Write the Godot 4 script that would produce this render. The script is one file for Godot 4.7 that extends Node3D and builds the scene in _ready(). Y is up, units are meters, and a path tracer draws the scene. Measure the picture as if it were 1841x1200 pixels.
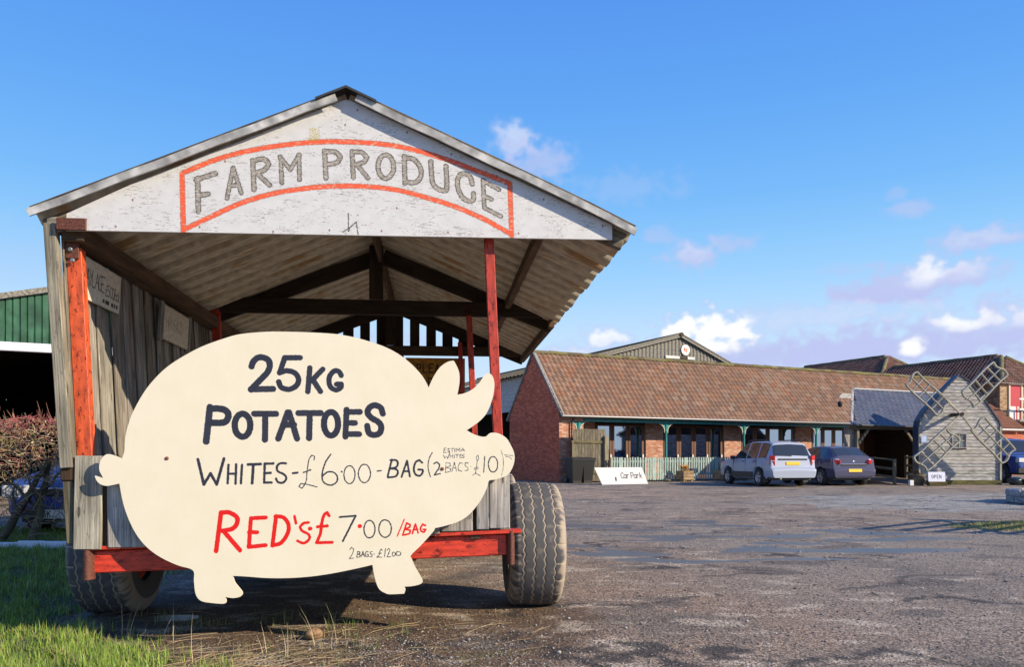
extends Node3D
# A farm-shop yard: a roofed produce wagon with a pig-shaped price board in front,
# a pantiled shop range, a toy windmill porch, parked cars and barns behind.

var rng := RandomNumberGenerator.new()
var M := {}          # materials by name
var T := {}          # textures by name
var taken := {}      # names in use at top level
var sun_dir := Vector3(-0.812, -0.447, -0.375)   # the way the light travels

func _ready() -> void:
	rng.seed = 7
	make_camera()
	make_sky_and_sun()
	make_textures()
	make_materials()
	make_ground()
	make_wagon()
	make_signs_on_wagon()
	make_shop()
	make_porch_and_windmill()
	make_far_buildings()
	make_left_side()
	make_yard_things()
	make_cars()
	make_ground_cover()

# ------------------------------------------------------------------ camera, sky, sun
func make_camera() -> void:
	var c := Camera3D.new()
	c.name = "camera"
	c.projection = Camera3D.PROJECTION_FRUSTUM
	c.near = 0.05
	c.far = 1500.0
	c.size = 0.05 * 1200.0 / 1400.0
	c.frustum_offset = Vector2(0, 0.05 * 220.0 / 1400.0)
	c.position = Vector3(0, 1.1, 0)
	add_child(c)
	c.make_current()

func make_sky_and_sun() -> void:
	var e := Environment.new()
	e.background_mode = Environment.BG_SKY
	e.tonemap_mode = Environment.TONE_MAPPER_LINEAR
	e.tonemap_exposure = 1.38
	e.sdfgi_enabled = true
	e.ssao_enabled = true
	e.ssil_enabled = true
	var sm := PanoramaSkyMaterial.new()
	sm.panorama = ImageTexture.create_from_image(sky_image())
	sm.energy_multiplier = 0.78
	var s := Sky.new()
	s.sky_material = sm
	e.sky = s
	var w := WorldEnvironment.new()
	w.name = "world_environment"
	w.environment = e
	add_child(w)
	var l := DirectionalLight3D.new()
	l.name = "sun"
	l.light_energy = 1.6
	l.light_color = Color(1.0, 0.93, 0.81)
	l.light_angular_distance = 0.5
	l.shadow_enabled = true
	l.look_at_from_position(Vector3.ZERO, sun_dir, Vector3.UP)
	add_child(l)

# azimuth (right of straight ahead), elevation, half widths, strength, whiteness; all in degrees
var CLOUDS := [
	[16.5, 6.7, 7.0, 1.7, 0.9, 0.10], [23.0, 6.9, 7.0, 1.9, 1.0, 0.08], [30.0, 7.1, 7.0, 2.1, 1.0, 0.12], [37.0, 7.8, 7.0, 2.6, 1.0, 0.16],
	[14.0, 9.1, 2.2, 1.5, 1.0, 1.0], [12.0, 8.7, 1.9, 1.2, 1.0, 0.95], [16.0, 8.8, 1.7, 1.1, 1.0, 1.0], [14.2, 7.6, 3.2, 1.1, 0.95, 0.9],
	[6.9, 8.4, 2.2, 1.0, 0.85, 0.85], [4.3, 7.4, 2.2, 0.9, 0.8, 0.6], [9.0, 7.2, 3.0, 0.9, 0.7, 0.5],
	[29.9, 8.4, 2.4, 0.8, 0.9, 0.8], [33.5, 8.4, 2.2, 0.9, 0.8, 0.6], [27.2, 6.9, 0.9, 0.9, 0.9, 0.95],
	[26.8, 10.9, 4.2, 1.5, 1.0, 0.12], [28.4, 11.6, 2.2, 1.4, 0.95, 0.62], [24.4, 10.5, 2.6, 1.1, 1.0, 0.05], [30.6, 11.3, 2.2, 1.1, 0.9, 0.4],
	[0.2, 21.9, 1.7, 1.6, 0.75, 0.6], [1.9, 20.5, 2.9, 1.8, 0.7, 0.25],
	[12.9, 13.8, 2.2, 1.4, 0.85, 0.4], [15.4, 14.6, 2.0, 0.8, 0.6, 0.3], [10.6, 15.5, 1.7, 0.9, 0.45, 0.3],
	[31.0, 13.4, 3.2, 1.0, 0.8, 0.4], [27.2, 15.6, 1.6, 0.8, 0.6, 0.35], [26.4, 16.6, 0.9, 0.6, 0.35, 0.4], [23.0, 12.4, 2.2, 0.6, 0.3, 0.3],
	[8.5, 18.6, 4.5, 1.6, 0.28, 0.9], [-9.0, 8.2, 4.0, 0.8, 0.4, 0.8], [-33.0, 12.0, 5.0, 2.4, 0.14, 0.9], [22.0, 9.4, 10.0, 1.2, 0.45, 0.9],
	[46.0, 6.5, 5.0, 2.4, 0.9, 0.6], [60.0, 7.0, 7.0, 3.0, 0.9, 0.5], [-48.0, 6.0, 7.0, 2.2, 0.8, 0.7], [-75.0, 7.5, 9.0, 3.0, 0.9, 0.6],
	[95.0, 9.0, 10.0, 3.5, 0.9, 0.6], [130.0, 7.0, 12.0, 3.0, 0.9, 0.6], [-110.0, 8.0, 11.0, 3.5, 0.9, 0.6], [170.0, 8.0, 14.0, 3.5, 0.9, 0.6], [-150.0, 9.0, 12.0, 3.0, 0.9, 0.6],
	[52.0, 14.0, 6.0, 2.6, 0.8, 0.6], [70.0, 15.0, 7.0, 3.0, 0.9, 0.7], [88.0, 18.0, 8.0, 3.0, 0.8, 0.7], [112.0, 16.0, 9.0, 3.5, 0.9, 0.7], [140.0, 18.0, 10.0, 4.0, 0.9, 0.7], [165.0, 20.0, 10.0, 4.0, 0.9, 0.7], [-165.0, 18.0, 11.0, 4.0, 0.9, 0.7], [-140.0, 20.0, 9.0, 4.0, 0.9, 0.7], [-120.0, 16.0, 9.0, 3.5, 0.9, 0.7], [-95.0, 18.0, 9.0, 3.5, 0.9, 0.7], [-60.0, 13.0, 6.0, 2.4, 0.8, 0.7],  # unseen clouds added to raise the neutral fill light
	[75.0, 24.0, 9.0, 4.0, 0.6, 0.7], [-70.0, 26.0, 8.0, 3.0, 0.5, 0.7], [150.0, 30.0, 12.0, 5.0, 0.6, 0.7], [-130.0, 35.0, 11.0, 4.0, 0.5, 0.7]]
# clear sky by elevation
var SKY_TONES := [[0.0, Color(0.83, 0.90, 0.975)], [5.0, Color(0.80, 0.89, 0.975)], [9.0, Color(0.735, 0.86, 0.975)], [13.0, Color(0.60, 0.80, 0.97)], [18.0, Color(0.465, 0.715, 0.955)], [24.0, Color(0.385, 0.64, 0.935)], [31.0, Color(0.335, 0.575, 0.91)], [55.0, Color(0.30, 0.50, 0.85)], [90.0, Color(0.27, 0.45, 0.80)]]
var sky_noise := FastNoiseLite.new()
var sky_fine := FastNoiseLite.new()

func sky_color(az: float, el: float) -> Color:
	var c: Color = SKY_TONES[0][1]
	for k in SKY_TONES.size() - 1:
		if el >= SKY_TONES[k][0]:
			c = SKY_TONES[k][1].lerp(SKY_TONES[k + 1][1], clampf((el - SKY_TONES[k][0]) / (SKY_TONES[k + 1][0] - SKY_TONES[k][0]), 0.0, 1.0))
	var w1 := sky_noise.get_noise_2d(az * 3.0, el * 4.0)
	var w2 := sky_noise.get_noise_2d(az * 3.0 + 500.0, el * 4.0)
	var f := sky_fine.get_noise_2d(az * 3.2, el * 4.5)
	var cover := 0.0
	var white := 0.0
	for b in CLOUDS:
		var dx := (az - float(b[0])) / float(b[2])
		if absf(dx) > 2.4:
			continue
		var dy := (el - float(b[1])) / float(b[3])
		if absf(dy) > 2.4:
			continue
		dx += w1 * 0.42
		dy += w2 * 0.38
		var flat := dy * 1.5 if dy < 0.0 else dy
		var d := sqrt(dx * dx + flat * flat) + f * 0.5
		var a: float = (1.0 - smoothstep(0.30, 1.20, d)) * float(b[4])
		if a > 0.0:
			var up := clampf(float(b[5]) + 0.3 * dy * float(b[4]) + 0.18 * f, 0.0, 1.0)
			white = lerpf(white, up, a)
			cover = 1.0 - (1.0 - cover) * (1.0 - a)
	var cloud := Color(0.73, 0.765, 0.925).lerp(Color(0.985, 0.985, 0.985), smoothstep(0.15, 0.9, white))
	return c.lerp(cloud, clampf(cover, 0.0, 0.97))

func sky_image() -> Image:
	sky_noise.seed = 3
	sky_noise.frequency = 0.09
	sky_noise.fractal_octaves = 3
	sky_fine.seed = 11
	sky_fine.frequency = 0.22
	sky_fine.fractal_octaves = 4
	sky_fine.fractal_gain = 0.55
	# straight ahead (-z) lies at the left and right edge of a panorama
	var small := Image.create(720, 360, false, Image.FORMAT_RGBA8)
	for y in 360:
		var el := 90.0 - (y + 0.5) * 0.5
		if el < -1.0:
			small.fill_rect(Rect2i(0, y, 720, 1), Color(0.42, 0.42, 0.40))
			continue
		for x in 720:
			small.set_pixel(x, y, sky_color(wrapf((x + 0.5) * 0.5, -180.0, 180.0), maxf(el, 0.0)))
	small.resize(4096, 2048, Image.INTERPOLATE_CUBIC)
	var per := 4096.0 / 360.0
	for y in range(int((90.0 - 34.0) * per), int(90.0 * per)):
		var el := 90.0 - (y + 0.5) / per
		for k in range(int(-40.0 * per), int(48.0 * per)):
			small.set_pixel(posmod(k, 4096), y, sky_color((k + 0.5) / per, el))
	return small

# ------------------------------------------------------------------ names and tags
func free_name(called: String) -> String:
	if not taken.has(called):
		taken[called] = 0
		return called
	taken[called] += 1
	return "%s_%03d" % [called, taken[called]]

func tag(o: Node, label: String, category: String, group := "") -> void:
	o.set_meta("label", label)
	o.set_meta("category", category)
	if group != "":
		o.set_meta("group", group)

func thing(called: String, label: String, category: String, at := Vector3.ZERO, yaw := 0.0, group := "") -> Node3D:
	var o := Node3D.new()
	o.name = free_name(called)
	o.position = at
	o.rotation_degrees.y = yaw
	add_child(o)
	tag(o, label, category, group)
	return o

func struct_mesh(called: String, b: MB, m: Material) -> MeshInstance3D:
	var o := MeshInstance3D.new()
	o.name = free_name(called)
	o.mesh = b.done()
	o.material_override = m
	add_child(o)
	o.set_meta("kind", "structure")
	return o

func part(called: String, b: MB, m: Material, parent: Node) -> MeshInstance3D:
	return part_mesh(called, b.done(), m, parent)

func part_mesh(called: String, mesh: Mesh, m: Material, parent: Node, x := Transform3D.IDENTITY) -> MeshInstance3D:
	var o := MeshInstance3D.new()
	o.name = called
	o.mesh = mesh
	o.material_override = m
	o.transform = x
	parent.add_child(o, true)
	return o

func one(called: String, b: MB, m: Material, label: String, category: String, at := Vector3.ZERO, yaw := 0.0, group := "") -> MeshInstance3D:
	var o := MeshInstance3D.new()
	o.name = free_name(called)
	o.mesh = b.done()
	o.material_override = m
	o.position = at
	o.rotation_degrees.y = yaw
	add_child(o)
	tag(o, label, category, group)
	return o

# ------------------------------------------------------------------ mesh building
class MB:
	var v := PackedVector3Array()
	var n := PackedVector3Array()
	var c := PackedColorArray()
	var uv := PackedVector2Array()
	var ix := PackedInt32Array()
	var col := Color.WHITE
	var uvo := Vector2.ZERO

	func done() -> ArrayMesh:
		var a := []
		a.resize(Mesh.ARRAY_MAX)
		a[Mesh.ARRAY_VERTEX] = v
		a[Mesh.ARRAY_NORMAL] = n
		a[Mesh.ARRAY_COLOR] = c
		a[Mesh.ARRAY_TEX_UV] = uv
		a[Mesh.ARRAY_INDEX] = ix
		var m := ArrayMesh.new()
		m.add_surface_from_arrays(Mesh.PRIMITIVE_TRIANGLES, a)
		return m

	func vert(p: Vector3, nn: Vector3, t := Vector2.ZERO) -> int:
		v.append(p)
		n.append(nn)
		c.append(Color(col.r * 0.5, col.g * 0.5, col.b * 0.5))   # stored in a byte: twice this is meant, see mat()
		uv.append(t + uvo)
		return v.size() - 1

	# corners run counterclockwise seen from outside
	func tri(a: Vector3, b: Vector3, d: Vector3, ta := Vector2.ZERO, tb := Vector2.ZERO, td := Vector2.ZERO) -> void:
		var nn := (b - a).cross(d - a).normalized()
		var i := vert(a, nn, ta)
		vert(b, nn, tb)
		vert(d, nn, td)
		ix.append_array([i, i + 2, i + 1])

	func quad(a: Vector3, b: Vector3, d: Vector3, e: Vector3, ta := Vector2(0, 0), tb := Vector2(1, 0), td := Vector2(1, 1), te := Vector2(0, 1)) -> void:
		var nn := (d - a).cross(e - b).normalized()
		var i := vert(a, nn, ta)
		vert(b, nn, tb)
		vert(d, nn, td)
		vert(e, nn, te)
		ix.append_array([i, i + 2, i + 1, i, i + 3, i + 2])

	func quad_m(a: Vector3, b: Vector3, d: Vector3, e: Vector3) -> void:
		var w := (b - a).length()
		var h := (e - a).length()
		quad(a, b, d, e, Vector2(0, 0), Vector2(w, 0), Vector2(w, h), Vector2(0, h))

	# a box round x; size along x's axes; the texture's u runs along the longest side
	func box(x: Transform3D, s: Vector3, bev := 0.0) -> void:
		var h := s * 0.5
		var b := minf(bev, minf(h.x, minf(h.y, h.z)) * 0.6)
		var lng := 0 if s.x >= s.y and s.x >= s.z else (1 if s.y >= s.z else 2)
		var o := Vector2(s.x * 3.7 + x.origin.x * 1.3, x.origin.y * 0.7 + x.origin.z * 0.9)
		for ax in 3:
			for sg in [-1.0, 1.0]:
				var p := (ax + 1) % 3
				var q := (ax + 2) % 3
				var cs := []
				for k in [[-1, -1], [1, -1], [1, 1], [-1, 1]]:
					var w := Vector3.ZERO
					w[ax] = h[ax] * sg
					w[p] = (h[p] - b) * k[0] * sg
					w[q] = (h[q] - b) * k[1]
					cs.append(w)
				var ts := []
				for w in cs:
					var t: Vector2
					if p == lng: t = Vector2(w[p], w[q])
					elif q == lng: t = Vector2(w[q], w[p])
					else: t = Vector2(w[p], w[q])
					ts.append(t + o + Vector2(0, ax * 0.31))
				quad(x * cs[0], x * cs[1], x * cs[2], x * cs[3], ts[0], ts[1], ts[2], ts[3])
		if b <= 0.0:
			return
		for ax in 3:
			var p := (ax + 1) % 3
			var q := (ax + 2) % 3
			for sp in [-1.0, 1.0]:
				for sq in [-1.0, 1.0]:
					var cs := []
					for k in [[0, -1], [0, 1], [1, 1], [1, -1]]:
						var w := Vector3.ZERO
						w[ax] = (h[ax] - b) * k[1]
						w[p] = (h[p] - (b if k[0] == 1 else 0.0)) * sp
						w[q] = (h[q] - (0.0 if k[0] == 1 else b)) * sq
						cs.append(w)
					if sp * sq > 0.0:
						cs.reverse()
					var ts := []
					for w in cs:
						ts.append(Vector2(w[ax], w[p]) + o if ax == lng else Vector2(w[lng], w[ax]) + o)
					quad(x * cs[0], x * cs[1], x * cs[2], x * cs[3], ts[0], ts[1], ts[2], ts[3])
		for sx in [-1.0, 1.0]:
			for sy in [-1.0, 1.0]:
				for sz in [-1.0, 1.0]:
					var a := Vector3(h.x * sx, (h.y - b) * sy, (h.z - b) * sz)
					var d := Vector3((h.x - b) * sx, h.y * sy, (h.z - b) * sz)
					var e := Vector3((h.x - b) * sx, (h.y - b) * sy, h.z * sz)
					if sx * sy * sz > 0.0: tri(x * a, x * d, x * e)
					else: tri(x * a, x * e, x * d)

	# an upright box given by two corners
	func bx(x0: float, x1: float, y0: float, y1: float, z0: float, z1: float, bev := 0.0) -> void:
		box(Transform3D(Basis.IDENTITY, Vector3((x0 + x1) * 0.5, (y0 + y1) * 0.5, (z0 + z1) * 0.5)), Vector3(absf(x1 - x0), absf(y1 - y0), absf(z1 - z0)), bev)

	# a bar of section w (across) by t (along 'side') from a to b
	func bar(a: Vector3, b: Vector3, w: float, t: float, side := Vector3.BACK, bev := 0.0) -> void:
		var d := b - a
		var y := d.normalized()
		var z := (side - y * side.dot(y)).normalized()
		var x := y.cross(z)
		box(Transform3D(Basis(x, y, z), (a + b) * 0.5), Vector3(w, d.length(), t), bev)

	func tube(pts: Array, radii: Array, sides := 8, caps := true) -> void:
		var rings := []
		var up := Vector3.UP
		var along := 0.0
		var prev := Vector3.ZERO
		for i in pts.size():
			var d: Vector3 = (pts[mini(i + 1, pts.size() - 1)] - pts[maxi(i - 1, 0)]).normalized()
			if i == 0:
				up = Vector3.UP if absf(d.y) < 0.9 else Vector3.RIGHT
				prev = (up - d * up.dot(d)).normalized()
			else:
				prev = (prev - d * prev.dot(d)).normalized()
				along += (pts[i] - pts[i - 1]).length()
			var s := d.cross(prev)
			var ring := []
			for k in sides + 1:
				var an := TAU * k / sides
				var nn := prev * cos(an) + s * sin(an)
				ring.append(vert(pts[i] + nn * float(radii[i]), nn, Vector2(along, float(k) / sides * 0.3)))
			rings.append(ring)
		for i in pts.size() - 1:
			for k in sides:
				var a: int = rings[i][k]
				var b: int = rings[i][k + 1]
				var d2: int = rings[i + 1][k + 1]
				var e: int = rings[i + 1][k]
				ix.append_array([a, d2, b, a, e, d2])
		if caps:
			for end in [0, pts.size() - 1]:
				var d: Vector3 = (pts[1] - pts[0]).normalized() * -1.0 if end == 0 else (pts[end] - pts[end - 1]).normalized()
				var mid := vert(pts[end], d)
				var first := -1
				var last := -1
				for k in sides + 1:
					var q := vert(v[rings[end][k]], d)
					if last >= 0:
						if end == 0: ix.append_array([mid, last, q])
						else: ix.append_array([mid, q, last])
					last = q

	# a surface of revolution round the local axis; prof = [along, radius]
	func lathe(x: Transform3D, prof: Array, sides := 24) -> void:
		var base := v.size()
		var cnt := prof.size()
		for i in cnt:
			var t0: Vector2 = prof[maxi(i - 1, 0)]
			var t1: Vector2 = prof[mini(i + 1, cnt - 1)]
			var d := (t1 - t0).normalized()
			for k in sides + 1:
				var an := TAU * k / sides
				var r := Vector3(0, cos(an), sin(an))
				var nn := (r * d.x - Vector3(1, 0, 0) * d.y).normalized()
				var p: Vector3 = Vector3(prof[i].x, 0, 0) + r * prof[i].y
				vert(x * p, (x.basis * nn).normalized(), Vector2(float(k) / sides * 2.0, prof[i].x))
		for i in cnt - 1:
			for k in sides:
				var a := base + i * (sides + 1) + k
				var b := a + sides + 1
				ix.append_array([a, b + 1, a + 1, a, b, b + 1])

	# grid of points with smooth normals; rows x cols, counterclockwise when rows go up and cols go right
	func grid(pts: PackedVector3Array, cols: int, uvs := PackedVector2Array()) -> void:
		var rows := pts.size() / cols
		var base := v.size()
		for r in rows:
			for k in cols:
				var a := pts[r * cols + mini(k + 1, cols - 1)] - pts[r * cols + maxi(k - 1, 0)]
				var b := pts[mini(r + 1, rows - 1) * cols + k] - pts[maxi(r - 1, 0) * cols + k]
				vert(pts[r * cols + k], a.cross(b).normalized(), uvs[r * cols + k] if uvs.size() else Vector2.ZERO)
		for r in rows - 1:
			for k in cols - 1:
				var i := base + r * cols + k
				ix.append_array([i, i + cols + 1, i + 1, i, i + cols, i + cols + 1])

	# a flat outline (x, y; any turn) thickened from z0 (back) to z1 (front)
	func plate(poly: PackedVector2Array, z0: float, z1: float, x := Transform3D.IDENTITY, bev := 0.0) -> void:
		var p := poly
		if Geometry2D.is_polygon_clockwise(p):
			p = p.duplicate()
			p.reverse()
		var t := Geometry2D.triangulate_polygon(p)
		for k in range(0, t.size(), 3):
			var q := [p[t[k]], p[t[k + 1]], p[t[k + 2]]]
			if (q[1] - q[0]).cross(q[2] - q[0]) < 0.0:
				q = [q[0], q[2], q[1]]
			tri(x * Vector3(q[0].x, q[0].y, z1), x * Vector3(q[1].x, q[1].y, z1), x * Vector3(q[2].x, q[2].y, z1), q[0], q[1], q[2])
			tri(x * Vector3(q[0].x, q[0].y, z0), x * Vector3(q[2].x, q[2].y, z0), x * Vector3(q[1].x, q[1].y, z0), q[0], q[2], q[1])
		for i in p.size():
			var a := p[i]
			var b := p[(i + 1) % p.size()]
			quad(x * Vector3(a.x, a.y, z0), x * Vector3(b.x, b.y, z0), x * Vector3(b.x, b.y, z1), x * Vector3(a.x, a.y, z1), a, b, b, a)

	func ball(x: Transform3D, seg := 10, rings := 6, squash := 1.0) -> void:
		var prof := []
		for i in rings + 1:
			var an := PI * i / rings
			prof.append(Vector2(-cos(an) * squash, maxf(sin(an), 0.001)))
		lathe(x, prof, seg)

func T3(x: float, y: float, z: float, yaw := 0.0) -> Transform3D:
	return Transform3D(Basis(Vector3.UP, deg_to_rad(yaw)), Vector3(x, y, z))

func shade(c: Color, k: float) -> Color:
	return Color(c.r * k, c.g * k, c.b * k)

func jit(c: Color, a := 0.12) -> Color:
	var k := 1.0 + rng.randf_range(-a, a)
	return Color(c.r * k * (1.0 + rng.randf_range(-a, a) * 0.25), c.g * k, c.b * k * (1.0 + rng.randf_range(-a, a) * 0.3))
# sign shapes, measured in millimetres on the wagon's front plane
var PIG_OUTLINE := [-964,1083,-1033,1108,-1063,1096,-1083,1061,-1086,1021,-1074,993,-1065,974,-1110,987,-1101,962,-1080,940,-1047,930,-1014,935,-978,943,-957,833,-926,740,-884,655,-827,583,-751,525,-660,480,-578,451,-572,391,-563,319,-538,281,-493,267,-407,259,-395,278,-401,297,-355,290,-315,299,-306,321,-331,356,-349,381,-359,416,-294,412,-171,401,-47,399,78,406,203,423,329,447,424,468,431,423,444,369,463,326,498,303,526,296,606,298,613,321,606,339,651,341,698,352,712,369,698,401,670,449,651,494,645,520,706,581,777,661,780,677,815,683,906,708,971,744,1023,799,1062,857,1089,916,1099,952,1128,958,1167,968,1210,987,1237,1027,1250,1073,1247,1118,1227,1164,1201,1204,1158,1230,1118,1235,1099,1228,1082,1213,1053,1212,1010,1226,968,1249,1004,1272,1053,1311,1092,1361,1122,1443,1132,1518,1122,1566,1099,1585,1073,1573,1045,1532,1004,1491,955,1466,914,1458,926,1523,926,1580,913,1621,893,1657,858,1650,815,1620,780,1570,760,1530,747,1498,712,1562,647,1634,567,1695,477,1739,359,1776,280,1793,201,1804,75,1810,-50,1812,-175,1810,-323,1794,-422,1764,-538,1718,-650,1654,-726,1599,-786,1539,-840,1469,-885,1390,-920,1312,-944,1224,-950,1171,-952,1124]
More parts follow.
